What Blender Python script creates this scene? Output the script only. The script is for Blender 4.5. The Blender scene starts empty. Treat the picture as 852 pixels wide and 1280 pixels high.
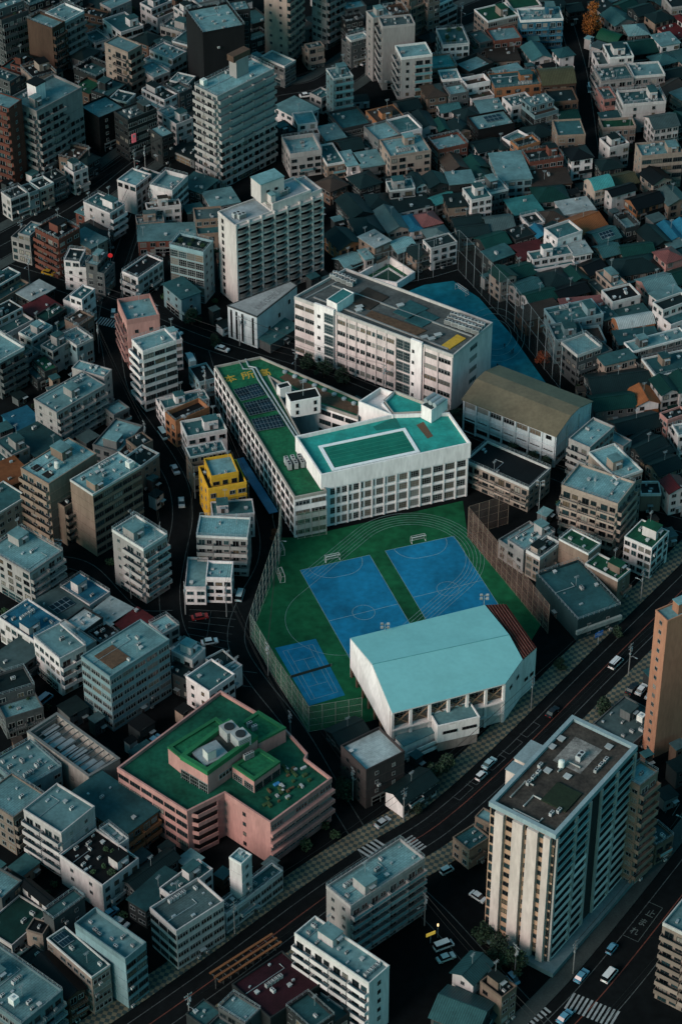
import bpy, math, random
from math import sin, cos, pi, radians, hypot, atan2
from mathutils import Vector

# ------------------------------------------------------------------ camera model
F_PX, PITCH, CAM_H = 3230.0, radians(38.7), 450.0
IMG_W, IMG_H = 852.0, 1280.0
sc = bpy.context.scene
COL = sc.collection

def gp(u, v, z=0.0):
    """point of the world at height z that the photo shows at (u, v)"""
    x = (u - IMG_W / 2) / F_PX; y = -(v - IMG_H / 2) / F_PX
    dx = x; dy = cos(PITCH) + y * sin(PITCH); dz = -sin(PITCH) + y * cos(PITCH)
    t = (z - CAM_H) / dz
    return (dx * t, dy * t)

def rnd(seed): return random.Random(seed)

# ------------------------------------------------------------------ materials
MATS = {}
def nodes_of(name):
    m = bpy.data.materials.new(name); m.use_nodes = True
    nt = m.node_tree
    return m, nt, nt.nodes['Principled BSDF']

def surf(name, col, rough=.75, dirt=.25, scale=.35, var=.25, streak=True, metal=0.0, bump=0.0, spec=.3, fine=.12):
    if name in MATS: return MATS[name]
    m, nt, bs = nodes_of(name)
    N, L = nt.nodes, nt.links
    tc = N.new('ShaderNodeTexCoord'); mp = N.new('ShaderNodeMapping')
    mp.inputs['Scale'].default_value = (1, 1, .22) if streak else (1, 1, 1)
    L.new(tc.outputs['Object'], mp.inputs['Vector'])
    oi = N.new('ShaderNodeObjectInfo')
    add = N.new('ShaderNodeVectorMath'); add.operation = 'ADD'
    sc_ = N.new('ShaderNodeVectorMath'); sc_.operation = 'SCALE'; sc_.inputs[0].default_value = (91, 57, 33)
    L.new(oi.outputs['Random'], sc_.inputs['Scale'])
    L.new(mp.outputs['Vector'], add.inputs[0]); L.new(sc_.outputs['Vector'], add.inputs[1])
    n1 = N.new('ShaderNodeTexNoise'); n1.inputs['Scale'].default_value = scale; n1.inputs['Detail'].default_value = 5; n1.inputs['Roughness'].default_value = .65
    L.new(add.outputs['Vector'], n1.inputs['Vector'])
    n2 = N.new('ShaderNodeTexNoise'); n2.inputs['Scale'].default_value = scale * 7; n2.inputs['Detail'].default_value = 3
    L.new(add.outputs['Vector'], n2.inputs['Vector'])
    r1 = N.new('ShaderNodeMapRange'); r1.inputs['From Min'].default_value = .35; r1.inputs['From Max'].default_value = .7
    r1.inputs['To Min'].default_value = 1.0; r1.inputs['To Max'].default_value = 1.0 - dirt
    L.new(n1.outputs['Fac'], r1.inputs['Value'])
    r2 = N.new('ShaderNodeMapRange'); r2.inputs['From Min'].default_value = .3; r2.inputs['From Max'].default_value = .7
    r2.inputs['To Min'].default_value = 1 - fine; r2.inputs['To Max'].default_value = 1 + fine
    L.new(n2.outputs['Fac'], r2.inputs['Value'])
    r3 = N.new('ShaderNodeMapRange'); r3.inputs['To Min'].default_value = 1 - var; r3.inputs['To Max'].default_value = 1 + var * .6
    L.new(oi.outputs['Random'], r3.inputs['Value'])
    m1 = N.new('ShaderNodeMath'); m1.operation = 'MULTIPLY'; L.new(r1.outputs[0], m1.inputs[0]); L.new(r2.outputs[0], m1.inputs[1])
    m2 = N.new('ShaderNodeMath'); m2.operation = 'MULTIPLY'; L.new(m1.outputs[0], m2.inputs[0]); L.new(r3.outputs[0], m2.inputs[1])
    mul = N.new('ShaderNodeVectorMath'); mul.operation = 'SCALE'; mul.inputs[0].default_value = col[:3]
    L.new(m2.outputs[0], mul.inputs['Scale'])
    L.new(mul.outputs['Vector'], bs.inputs['Base Color'])
    bs.inputs['Roughness'].default_value = rough; bs.inputs['Metallic'].default_value = metal
    bs.inputs['Specular IOR Level'].default_value = spec
    if bump:
        b = N.new('ShaderNodeBump'); b.inputs['Strength'].default_value = bump; b.inputs['Distance'].default_value = .1
        L.new(n2.outputs['Fac'], b.inputs['Height']); L.new(b.outputs['Normal'], bs.inputs['Normal'])
    MATS[name] = m
    return m

def ribbed(name, col, pitch=.5, rough=.5, ang=0, var=.2, dirt=.3):
    """seamed metal or tiled roof: fine dark lines in object space along one direction"""
    if name in MATS: return MATS[name]
    m = surf(name, col, rough, dirt, .3, var, streak=False, spec=.15)
    nt = m.node_tree; N, L = nt.nodes, nt.links
    bs = N['Principled BSDF']; src = bs.inputs['Base Color'].links[0].from_socket
    tc = N.new('ShaderNodeTexCoord'); w = N.new('ShaderNodeTexWave'); w.inputs['Scale'].default_value = 1 / pitch / 3.2
    w.bands_direction = 'X'; w.inputs['Distortion'].default_value = .3
    mp = N.new('ShaderNodeMapping'); mp.inputs['Rotation'].default_value = (0, 0, ang)
    L.new(tc.outputs['UV'], mp.inputs['Vector']); L.new(mp.outputs['Vector'], w.inputs['Vector'])
    r = N.new('ShaderNodeMapRange'); r.inputs['To Min'].default_value = .62; r.inputs['To Max'].default_value = 1.1
    L.new(w.outputs['Fac'], r.inputs['Value'])
    s = N.new('ShaderNodeVectorMath'); s.operation = 'SCALE'; L.new(src, s.inputs[0]); L.new(r.outputs[0], s.inputs['Scale'])
    L.new(s.outputs['Vector'], bs.inputs['Base Color'])
    return m

def glassy(name, col, rough=.12, spec=.5):
    if name in MATS: return MATS[name]
    m, nt, bs = nodes_of(name); N, L = nt.nodes, nt.links
    oi = N.new('ShaderNodeObjectInfo'); r = N.new('ShaderNodeMapRange'); r.inputs['To Min'].default_value = .45; r.inputs['To Max'].default_value = 1.5
    L.new(oi.outputs['Random'], r.inputs['Value'])
    s = N.new('ShaderNodeVectorMath'); s.operation = 'SCALE'; s.inputs[0].default_value = col
    L.new(r.outputs[0], s.inputs['Scale']); L.new(s.outputs['Vector'], bs.inputs['Base Color'])
    bs.inputs['Roughness'].default_value = rough; bs.inputs['Specular IOR Level'].default_value = spec
    MATS[name] = m; return m

def glow(name, col, strength):
    if name in MATS: return MATS[name]
    m, nt, bs = nodes_of(name)
    bs.inputs['Base Color'].default_value = (*col, 1)
    bs.inputs['Emission Color'].default_value = (*col, 1); bs.inputs['Emission Strength'].default_value = strength
    MATS[name] = m; return m

def netting(name, col, alpha):
    if name in MATS: return MATS[name]
    m, nt, bs = nodes_of(name); N, L = nt.nodes, nt.links
    tc = N.new('ShaderNodeTexCoord'); n = N.new('ShaderNodeTexNoise'); n.inputs['Scale'].default_value = .25
    L.new(tc.outputs['Object'], n.inputs['Vector'])
    r = N.new('ShaderNodeMapRange'); r.inputs['From Min'].default_value = .3; r.inputs['From Max'].default_value = .7
    r.inputs['To Min'].default_value = alpha * .6; r.inputs['To Max'].default_value = alpha * 1.4
    L.new(n.outputs['Fac'], r.inputs['Value']); L.new(r.outputs[0], bs.inputs['Alpha'])
    bs.inputs['Base Color'].default_value = (*col, 1); bs.inputs['Roughness'].default_value = .9
    MATS[name] = m; return m

WALLC = {  # letter: (albedo, word)
 'V': ((.016, .042, .047), 'dark teal'), 'W': ((.60, .56, .545), 'white'), 'G': ((.30, .285, .275), 'pale grey'), 'M': ((.095, .104, .105), 'grey'), 'D': ((.026, .032, .033), 'dark grey'),
 'K': ((.010, .011, .012), 'black'), 'A': ((.31, .15, .095), 'terracotta'), 'H': ((.050, .042, .041), 'dark brick'), 'C': ((.30, .24, .20), 'cream'), 'B': ((.205, .152, .118), 'beige'), 'N': ((.095, .060, .043), 'brown'),
 'R': ((.15, .055, .040), 'red brick'), 'P': ((.40, .21, .185), 'pink'), 'O': ((.30, .135, .068), 'orange'), 'Y': ((.55, .31, .03), 'yellow'),
 'T': ((.17, .26, .28), 'blue-grey'), 'U': ((.035, .155, .23), 'blue')}
ROOFC = {
 't': ((.17, .335, .35), 'blue-grey'), 'q': ((.040, .125, .132), 'dull teal'), 'm': ((.03, .007, .012), 'maroon'), 'T': ((.026, .098, .108), 'deep teal'), 'd': ((.009, .023, .024), 'dark slate'), 'k': ((.006, .008, .009), 'black'),
 'g': ((.010, .090, .048), 'green'), 'n': ((.058, .043, .034), 'brown'), 'o': ((.27, .095, .035), 'orange'), 'u': ((.02, .15, .235), 'blue'),
 'p': ((.23, .088, .082), 'salmon pink'), 'w': ((.42, .50, .50), 'pale'), 'D': ((.075, .125, .128), 'grey'), 'r': ((.13, .022, .025), 'dark red'),
 'c': ((.06, .29, .29), 'turquoise'), 'y': ((.085, .085, .048), 'olive'), 'e': ((.008, .050, .042), 'dark green')}
FALLOFF_TONES = (1.0, .86, .68)  # corner falloff painted into colours: suffixed copies darken toward the view's edge
def wallmat(k, t=0): return surf('wall_' + WALLC[k][1].replace(' ', '_') + ('', '_edge_falloff', '_corner_falloff')[t], tuple(x * FALLOFF_TONES[t] for x in WALLC[k][0]), .85, .24, .22, .26, spec=.12)
def flatroof(k, t=0):
    nm = 'flat_roof_' + ROOFC[k][1] + ('', '_edge_falloff', '_corner_falloff')[t]
    if nm in MATS: return MATS[nm]
    m = surf(nm, tuple(x * FALLOFF_TONES[t] for x in ROOFC[k][0]), .75, .48, .16, .28, streak=False, fine=.13, spec=.15)
    nt = m.node_tree; N, L = nt.nodes, nt.links; bs = N['Principled BSDF']; src = bs.inputs['Base Color'].links[0].from_socket
    tc = N.new('ShaderNodeTexCoord'); br = N.new('ShaderNodeTexBrick'); br.inputs['Scale'].default_value = .42; br.inputs['Mortar Size'].default_value = .022; br.inputs['Mortar Smooth'].default_value = .3
    br.inputs['Color1'].default_value = (1, 1, 1, 1); br.inputs['Color2'].default_value = (.84, .86, .86, 1); br.inputs['Mortar'].default_value = (.55, .57, .57, 1); L.new(tc.outputs['UV'], br.inputs['Vector'])
    oi = N.new('ShaderNodeObjectInfo'); r = N.new('ShaderNodeMapRange'); r.inputs['From Min'].default_value = .35; r.inputs['From Max'].default_value = .6; L.new(oi.outputs['Random'], r.inputs['Value'])
    mx = N.new('ShaderNodeMixRGB'); mx.blend_type = 'MULTIPLY'; L.new(r.outputs[0], mx.inputs['Fac']); L.new(src, mx.inputs[1]); L.new(br.outputs['Color'], mx.inputs[2]); L.new(mx.outputs[0], bs.inputs['Base Color'])
    return m
def pitchroof(k, t=0): return ribbed('pitched_roof_' + ROOFC[k][1] + ('', '_edge_falloff', '_corner_falloff')[t], tuple(x * FALLOFF_TONES[t] for x in ROOFC[k][0]), .55)

TRIM = surf('pale_trim', (.50, .50, .48), .7, .2)
DARKTRIM = surf('dark_trim', (.05, .055, .055), .6, .2)
METAL = surf('galvanised_metal', (.32, .37, .38), .45, .25, 1.0, .2, metal=.3)
ACM = surf('machine_casing', (.36, .38, .375), .55, .2, .8, .3)
FANM = surf('dark_grille', (.02, .022, .024), .6, .1)
FRAME = surf('window_frame', (.20, .215, .21), .5, .1)
FRAMED = surf('dark_window_frame', (.035, .04, .04), .5, .1)
GL = [glassy('glass_dark', (.006, .010, .012)), glassy('glass_teal', (.012, .03, .034)), glassy('glass_curtain', (.16, .15, .13), .3, .4),
      glassy('glass_warm', (.10, .075, .05), .3, .4), glassy('glass_black', (.003, .004, .005))]
CONC = surf('concrete', (.24, .245, .235), .85, .4, .3, .1, streak=False)

# ------------------------------------------------------------------ mesh building
class MB:
    def __init__(s): s.v = []; s.f = []; s.m = []; s.uv = []
    def quad(s, pts, mi=0):
        i = len(s.v); s.v += [tuple(p) for p in pts]; s.f.append(tuple(range(i, i + len(pts)))); s.m.append(mi)
    def box(s, c, d, ang=0, mi=0, top=None):
        cx, cy, cz = c; hx, hy, hz = d[0] / 2, d[1] / 2, d[2] / 2; ca, sa = cos(ang), sin(ang); i = len(s.v)
        for z in (-hz, hz):
            k = top if (top is not None and z > 0) else 1
            for x, y in ((-hx, -hy), (hx, -hy), (hx, hy), (-hx, hy)):
                x *= k; y *= k
                s.v.append((cx + x * ca - y * sa, cy + x * sa + y * ca, cz + z))
        for f in ((3, 2, 1, 0), (4, 5, 6, 7), (0, 1, 5, 4), (1, 2, 6, 5), (2, 3, 7, 6), (3, 0, 4, 7)):
            s.f.append(tuple(i + j for j in f)); s.m.append(mi)
    def prism(s, poly, z0, z1, mi=0, top=True, topmi=None, bottom=False):
        n = len(poly); i = len(s.v)
        if sum(poly[k][0] * poly[(k + 1) % n][1] - poly[(k + 1) % n][0] * poly[k][1] for k in range(n)) < 0: poly = poly[::-1]
        s.v += [(x, y, z0) for x, y in poly] + [(x, y, z1) for x, y in poly]
        for k in range(n):
            s.f.append((i + k, i + (k + 1) % n, i + n + (k + 1) % n, i + n + k)); s.m.append(mi)
        if top: s.f.append(tuple(range(i + n, i + 2 * n))); s.m.append(mi if topmi is None else topmi)
        if bottom: s.f.append(tuple(range(i + n - 1, i - 1, -1))); s.m.append(mi)
    def ring(s, poly, z0, z1, w, out=.05, mi=0):
        """a parapet: the polygon's outline as a wall of width w"""
        n = len(poly)
        if sum(poly[k][0] * poly[(k + 1) % n][1] - poly[(k + 1) % n][0] * poly[k][1] for k in range(n)) < 0: poly = poly[::-1]
        def off(d):
            r = []
            for k in range(n):
                p0, p1, p2 = Vector(poly[k - 1]), Vector(poly[k]), Vector(poly[(k + 1) % n])
                a = (p1 - p0).normalized(); b = (p2 - p1).normalized()
                na = Vector((a.y, -a.x)); nb = Vector((b.y, -b.x)); bis = na + nb
                if bis.length < .2: bis = na
                bis.normalize(); q = p1 + bis * (d / max(.35, bis.dot(na))); r.append((q.x, q.y))
            return r
        o, q = off(out), off(out - w); i = len(s.v)
        s.v += [(x, y, z0) for x, y in o] + [(x, y, z1) for x, y in o] + [(x, y, z1) for x, y in q] + [(x, y, z0) for x, y in q]
        for k in range(n):
            j = (k + 1) % n
            for a, b in ((0, 1), (1, 2), (2, 3), (3, 0)):
                s.f.append((i + a * n + k, i + a * n + j, i + b * n + j, i + b * n + k)); s.m.append(mi)
    def tube(s, pts, r, n=6, mi=0, r2=None):
        pts = [Vector(p) for p in pts]; base = len(s.v)
        for k, p in enumerate(pts):
            d = (pts[min(k + 1, len(pts) - 1)] - pts[max(k - 1, 0)]).normalized()
            a = d.orthogonal().normalized(); b = d.cross(a)
            rr = r if r2 is None else r + (r2 - r) * k / (len(pts) - 1)
            for q in range(n):
                t = 2 * pi * q / n; s.v.append(tuple(p + (a * cos(t) + b * sin(t)) * rr))
        for k in range(len(pts) - 1):
            for q in range(n):
                i0 = base + k * n + q; i1 = base + k * n + (q + 1) % n
                s.f.append((i0, i1, i1 + n, i0 + n)); s.m.append(mi)
        s.f.append(tuple(base + q for q in range(n - 1, -1, -1))); s.m.append(mi)
        s.f.append(tuple(base + (len(pts) - 1) * n + q for q in range(n))); s.m.append(mi)
    def mesh(s, name, mats):
        me = bpy.data.meshes.new(name); me.from_pydata(s.v, [], s.f)
        if not isinstance(mats, (list, tuple)): mats = [mats]
        for m in mats: me.materials.append(m)
        if len(mats) > 1: me.polygons.foreach_set('material_index', s.m)
        me.update(); return me
    def obj(s, name, mats, parent=None, loc=(0, 0, 0), rot=0, scale=None):
        return put(name, s.mesh(name, mats), parent, loc, rot, scale)

def put(name, me, parent=None, loc=(0, 0, 0), rot=0, scale=None):
    o = bpy.data.objects.new(name, me); COL.objects.link(o)
    o.location = loc
    if rot: o.rotation_euler = (0, 0, rot)
    if scale: o.scale = scale
    if parent is not None: o.parent = parent
    return o

def thing(name, loc, label, cat, group=None, rot=0):
    o = bpy.data.objects.new(name, None); COL.objects.link(o)
    o.location = (loc[0], loc[1], loc[2] if len(loc) > 2 else 0); o.rotation_euler = (0, 0, rot)
    o.empty_display_size = .1
    o['label'] = label; o['category'] = cat
    if group: o['group'] = group
    return o

def structure(name, mb, mats):
    o = mb.obj(name, mats); o['kind'] = 'structure'; return o

# ------------------------------------------------------------------ shared small meshes
CACHE = {}
def cached(key, fn):
    if key not in CACHE: CACHE[key] = fn()
    return CACHE[key]

def win_mesh(kind, g, fr):
    """unit window in the XZ plane facing -Y: outer frame, mullions, glass set back"""
    def make():
        mb = MB(); t = .05 if kind != 'ribbon' else .03; tz = .06
        mb.box((0, -.04, .5 - tz / 2), (1, .12, tz)); mb.box((0, -.055, -.5 + tz / 2), (1.04, .15, tz))
        mb.box((-.5 + t / 2, -.04, 0), (t, .12, 1 - 2 * tz)); mb.box((.5 - t / 2, -.04, 0), (t, .12, 1 - 2 * tz))
        if kind in ('slide', 'ribbon', 'door'): mb.box((0, -.035, 0), (.045, .09, 1 - 2 * tz))
        if kind == 'ribbon':
            for x in (-.25, .25): mb.box((x, -.035, 0), (.03, .08, 1 - 2 * tz))
            mb.box((0, -.03, .2), (1 - 2 * t, .05, .035))
        if kind == 'grid':
            for x in (-.25, 0, .25): mb.box((x, -.035, 0), (.025, .08, 1 - 2 * tz))
            for z in (-.2, .15): mb.box((0, -.03, z), (1 - 2 * t, .05, .03))
        mb.quad([(-.5 + t, -.012, -.5 + tz), (.5 - t, -.012, -.5 + tz), (.5 - t, -.012, .5 - tz), (-.5 + t, -.012, .5 - tz)], 1)
        return mb.mesh('window_' + kind, [FRAMED if fr else FRAME, GL[g]])
    return cached(('win', kind, g, fr), make)

def balcony_mesh(kind, wk, tone=0):
    """unit-wide balcony facing -Y, floor level at z=0, 1.25 m deep"""
    def make():
        mb = MB(); d = 1.25
        mb.box((0, -d / 2, -.08), (1, d, .16))
        if kind == 'solid':
            mb.box((0, -d + .05, .52), (1, .1, 1.04)); 
            for x in (-.49, .49): mb.box((x, -d / 2 + .05, .52), (.02, d - .1, 1.04))
        elif kind == 'half':
            mb.box((0, -d + .05, .2), (1, .1, .4)); mb.box((0, -d + .05, 1.0), (1, .06, .08))
            for k in range(9): mb.box((-.48 + k * .12, -d + .05, .68), (.008, .04, .56), mi=1)
            for x in (-.49, .49): mb.box((x, -d / 2 + .05, .5), (.02, d - .1, 1.0))
        else:
            mb.box((0, -d + .04, .55), (.98, .03, .85), mi=2); mb.box((0, -d + .05, 1.05), (1, .07, .07), mi=1)
            for x in (-.49, .49): mb.box((x, -d / 2 + .05, .52), (.02, d - .1, 1.04))
        return mb.mesh('balcony_' + kind, [wallmat(wk, tone), METAL, surf('balcony_panel', (.12, .25, .27), .3, .1)])
    return cached(('balc', kind, wk, tone), make)

def ac_mesh():
    def make():
        mb = MB(); mb.box((0, 0, .55), (1.7, .9, 1.1)); mb.box((0, 0, -.03), (1.8, 1.0, .06), mi=1)
        for x in (-.42, .42):
            n = 10
            mb.quad([(x + .32 * cos(2 * pi * k / n), .32 * sin(2 * pi * k / n), 1.112) for k in range(n)], 1)
        for k in range(4): mb.box((0, -.46, .2 + k * .22), (1.5, .02, .1), mi=1)
        return mb.mesh('air_conditioner', [ACM, FANM])
    return cached('ac', make)

def tank_mesh():
    def make():
        mb = MB()
        for x in (-.7, .7):
            for y in (-.7, .7): mb.box((x, y, .4), (.12, .12, .8), mi=1)
        mb.box((0, 0, .85), (1.9, 1.9, .1), mi=1)
        mb.box((0, 0, 1.75), (1.75, 1.75, 1.7)); mb.box((0, 0, 2.66), (.6, .6, .12), mi=1)
        for z in (1.3, 1.75, 2.2): mb.box((0, 0, z), (1.8, 1.8, .05), mi=1)
        return mb.mesh('water_tank', [surf('tank_shell', (.6, .62, .58), .5, .2), METAL])
    return cached('tank', make)

def drum_mesh():
    def make():
        mb = MB(); n = 12
        mb.tube([(0, 0, .3), (0, 0, 1.9)], .75, n); mb.tube([(0, 0, 1.9), (0, 0, 2.2)], .75, n, r2=.25)
        mb.box((0, 0, .15), (1.2, 1.2, .3), mi=1)
        return mb.mesh('water_tank', [surf('tank_shell', (.6, .62, .58), .5, .2), METAL])
    return cached('drum', make)

def vent_mesh():
    def make():
        mb = MB(); mb.box((0, 0, .3), (.7, .7, .6)); mb.box((0, 0, .68), (1.0, 1.0, .1), mi=1)
        return mb.mesh('roof_vent', [METAL, ACM])
    return cached('vent', make)

def antenna_mesh():
    def make():
        mb = MB(); mb.tube([(0, 0, 0), (0, 0, 3.4)], .05, 5)
        for z, l in ((3.3, 1.3), (2.9, 1.0)):
            mb.box((0, 0, z), (l, .06, .06))
            for k in range(5): mb.box((-l / 2 + k * l / 4, 0, z), (.04, .6, .04))
        return mb.mesh('antenna', METAL)
    return cached('antenna', make)

def door_mesh():
    def make():
        mb = MB(); mb.box((0, -.03, 1.05), (1.0, .1, 2.1)); mb.box((0, -.095, 1.05), (.86, .03, 1.96), mi=1); mb.box((.33, -.13, 1.0), (.06, .06, .2), mi=0)
        mb.box((0, -.5, 2.35), (1.6, .95, .1), mi=0)
        return mb.mesh('door', [METAL, surf('door_paint', (.06, .05, .045), .5)])
    return cached('door', make)

def shop_mesh(g):
    def make():
        mb = MB(); mb.box((0, -.05, 1.3), (1, .12, .12)); mb.box((0, -.06, 2.75), (1, .3, .55), mi=2)
        for x in (-.49, -.17, .17, .49): mb.box((x, -.05, 1.25), (.02, .12, 2.4))
        mb.quad([(-.48, -.012, .1), (.48, -.012, .1), (.48, -.012, 2.4), (-.48, -.012, 2.4)], 1)
        return mb.mesh('shopfront', [FRAME, GL[g], surf('fascia', (.2, .21, .2), .6)])
    return cached(('shop', g), make)

def solar_mesh():
    def make():
        mb = MB()
        for i in range(4):
            for j in range(2):
                mb.box((-.375 + i * .25, -.25 + j * .5, 0), (.212, .43, .05))
        mb.box((0, 0, -.05), (1, 1, .03), mi=1)
        return mb.mesh('solar_panel', [glassy('solar_cell', (.004, .014, .022), .35, .2), surf('solar_frame', (.16, .22, .24), .6)])
    return cached('solar', make)
# ------------------------------------------------------------------ facades
CAPS = {}
def facade(T, o, p0, p1, z0, n, fh, code, wk, rng, solid=None, gl=None, door=False):
    """windows, balconies and doors along the wall p0 -> p1 (world xy, outside on its right), one object each, children of T at o"""
    (x0, y0), (x1, y1) = p0, p1
    ln = hypot(x1 - x0, y1 - y0); ang = atan2(y1 - y0, x1 - x0); ux, uy = (x1 - x0) / ln, (y1 - y0) / ln
    def at(s, off=0): return (x0 + ux * s + uy * off - o[0], y0 + uy * s - ux * off - o[1])
    cap = CAPS.setdefault(T.name, {'window': 0, 'balcony': 0})
    fr = rng.random() < .35
    def glass():
        if gl is not None and gl != 's': return gl
        r = rng.random(); return 0 if r < .42 else 1 if r < .62 else 4 if r < .82 else 2 if r < .94 else 3
    def win(kind, s, z, w, h, g=None):
        if cap['window'] >= 100: return
        cap['window'] += 1
        x, y = at(s)
        put('window', win_mesh(kind, glass() if g is None else g, fr), T, (x, y, z), ang, (w, 1, h))
    def balc(kind, s, z, w):
        if cap['balcony'] >= 100: return
        cap['balcony'] += 1
        x, y = at(s)
        put('balcony', balcony_mesh(kind, wk, TONE[0]), T, (x, y, z), ang, (w, 1, 1))
    ni = max(1, int(round(n)))
    spans = [(code, 0.0, ln)]
    if code == 'm': spans = [('w', 0, ln * .45), ('b', ln * .45, ln)]
    if code == 'q': spans = [('b', 0, ln * .6), ('w', ln * .6, ln)]
    if code == 'M': spans = [('n', 0, ln * .4), ('b', ln * .4, ln)]
    for cd, a, b in spans:
        w = b - a
        if w < 1.6 or cd == 'k': continue
        if cd == 'w':
            bays = max(1, int(round(w / rng.uniform(2.3, 3.3)))); bw = w / bays
            sizes = [(rng.uniform(1.3, 2.2), rng.uniform(1.15, 1.65)) for _ in range(bays)]
            for k in range(ni):
                for i in range(bays):
                    if bays > 1 and rng.random() < .08: continue
                    if k == 0 and door and i == bays // 2: continue
                    ww, hh = sizes[i]; ww = min(ww, bw * .8)
                    win('slide', a + bw * (i + .5), z0 + k * fh + 1.55, ww, hh)
        elif cd == 'n':
            cols = [.5] if w < 7 else [.28, .72]
            for k in range(ni):
                for c in cols:
                    if k == 0 and door: continue
                    win('slide', a + w * c, z0 + k * fh + 1.6, min(1.0, w * .4), 1.15)
        elif cd == 's':
            bays = max(1, int(round(w / 3.8))); bw = w / bays
            for k in range(ni):
                for i in range(bays): win('ribbon', a + bw * (i + .5), z0 + k * fh + 1.75, bw * .9, 1.55, rng.choice([2, 2, 3, 1, 0, 4]) if gl == 's' else None)
        elif cd == 'r':
            bays = max(1, int(round(w / 3.4))); bw = w / bays
            for k in range(ni):
                for i in range(bays): win('grid', a + bw * (i + .5), z0 + k * fh + 1.85, bw * .86, 2.1, rng.choice([3, 3, 2, 0, 4]) if gl == 's' else None)
        elif cd == 'g':
            bays = max(1, int(round(w / 2.6))); bw = w / bays
            for k in range(ni):
                for i in range(bays): win('grid', a + bw * (i + .5), z0 + k * fh + fh * .5, bw * .97, fh * .86)
        elif cd in 'bB':
            bays = max(1, int(round(w / 5.2))); bw = w / bays
            kind = solid or rng.choice(['glass', 'half'] if wk in 'TU' else ['solid', 'solid', 'half', 'solid', 'glass'] if wk in 'GW' else ['solid', 'half'])
            for k in range(ni):
                for i in range(bays):
                    s = a + bw * (i + .5)
                    if k or cd == 'B': balc(kind, s, z0 + k * fh + .12, bw * .96)
                    if bw > 4.2:
                        win('door', s - bw * .2, z0 + k * fh + 1.25, min(2.4, bw * .36), 2.05)
                        win('slide', s + bw * .24, z0 + k * fh + 1.45, min(1.7, bw * .3), 1.5)
                    else: win('door', s, z0 + k * fh + 1.25, min(2.4, bw * .6), 2.05)
    if door:
        x, y = at(ln * .5)
        if ln > 6 and rng.random() < .45: put('shopfront', shop_mesh(rng.choice([0, 1, 4, 3])), T, (x, y, z0), ang, (min(ln * .7, 8), 1, 1))
        else: put('door', door_mesh(), T, (x, y, z0), ang)

# ------------------------------------------------------------------ one building
REG = []   # every building, for the labels
def building(u, rec, floor_h=None):
    """u: tile origin; rec: one line of the survey"""
    head, _, short = rec.partition('|')
    tk = head.split()
    pts = [tuple(float(q) / 4 for q in t.split(',')) for t in tk[:3]]
    pts = [(x + u[0], y + u[1]) for x, y in pts]
    n = float(tk[3]); wk = tk[4]; rt, rk = tk[5][0], tk[5][1]; fc = tk[6] if len(tk) > 6 else 'ww'; opt = tk[7] if len(tk) > 7 else ''
    fh = 2.95 if n >= 4 else 2.85
    if 2 <= n <= 5 and 'L' not in opt and pts[1][1] < 800: fh = 2.5
    sd_ = int(pts[1][0] * 37 + pts[1][1] * 91)
    if rk == 't' and n <= 4 and rnd(sd_ + 5).random() < .5: rk = 'q'
    h = n * fh + .5
    Lp, Bp, Rp = [Vector(gp(*p, z=h)) for p in pts]
    e1, e2 = Lp - Bp, Rp - Bp
    a, b = e1.length, e2.length
    if 'L' not in opt:
        lo = 5.6 if n < 4 else 7.0
        a = max(a, lo, b / 1.9 if n < 5 else 0); b = max(b, lo, a / 1.9 if n < 5 else 0)
    a, b = max(a, 3.6), max(b, 3.6)
    t2 = atan2(e2.y, e2.x); t1 = atan2(e1.y, e1.x) - pi / 2
    dlt = (t1 - t2 + pi) % (2 * pi) - pi
    w2 = b * b / (a * a + b * b)
    th = t2 + dlt * (1 - w2)
    ex = Vector((cos(th), sin(th))); ey = Vector((-sin(th), cos(th)))
    REG.append(dict(pts=pts, n=n, wk=wk, rt=rt, rk=rk, fc=fc, opt=opt, h=h, B=Bp, a=a, b=b, th=th, ex=ex, ey=ey, dlt=dlt, short=short.strip(), fh=fh, seed=int(pts[1][0] * 37 + pts[1][1] * 91)))

def shrink_overlaps():
    """neighbours never share ground: the lower of two that would run into each other gives way"""
    def corners(r):
        B, ex, ey, a, b = r['B'], r['ex'], r['ey'], r['a'], r['b']
        return [B, B + ex * b, B + ex * b + ey * a, B + ey * a]
    def sep(r, s):
        best = 1e9; ax = None
        cr, cs = corners(r), corners(s)
        for v in (r['ex'], r['ey'], s['ex'], s['ey']):
            p = [c.dot(v) for c in cr]; q = [c.dot(v) for c in cs]
            o = min(max(p), max(q)) - max(min(p), min(q))
            if o <= 0: return 0, None
            if o < best: best = o; ax = v
        return best, ax
    for it in range(6):
        c = 0
        for i in range(len(REG)):
            for j in range(i + 1, len(REG)):
                r, s = REG[i], REG[j]
                if 'L' in r['opt'] and 'L' in s['opt']: continue
                if (r['B'] - s['B']).length > r['a'] + r['b'] + s['a'] + s['b']: continue
                o, ax = sep(r, s)
                if o < .02: continue
                c += 1
                lo, hi = (r, s) if (r['a'] * r['b'], r['h']) < (s['a'] * s['b'], s['h']) else (s, r)
                if 'L' in lo['opt']: lo, hi = hi, lo
                cl = sum(corners(lo), Vector((0, 0))) / 4; ch = sum(corners(hi), Vector((0, 0))) / 4
                d = (cl - ch)
                # shrink lo from the side that faces hi, along lo's own axes
                ex, ey = lo['ex'], lo['ey']
                px, py = abs(ax.dot(ex)), abs(ax.dot(ey))
                o += .05
                if px > py:
                    k = min(o / max(px, .5), lo['b'] * .45)
                    if d.dot(ex) > 0: lo['B'] = lo['B'] + ex * k
                    lo['b'] -= k
                else:
                    k = min(o / max(py, .5), lo['a'] * .45)
                    if d.dot(ey) > 0: lo['B'] = lo['B'] + ey * k
                    lo['a'] -= k
        if not c: break
    return c

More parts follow.
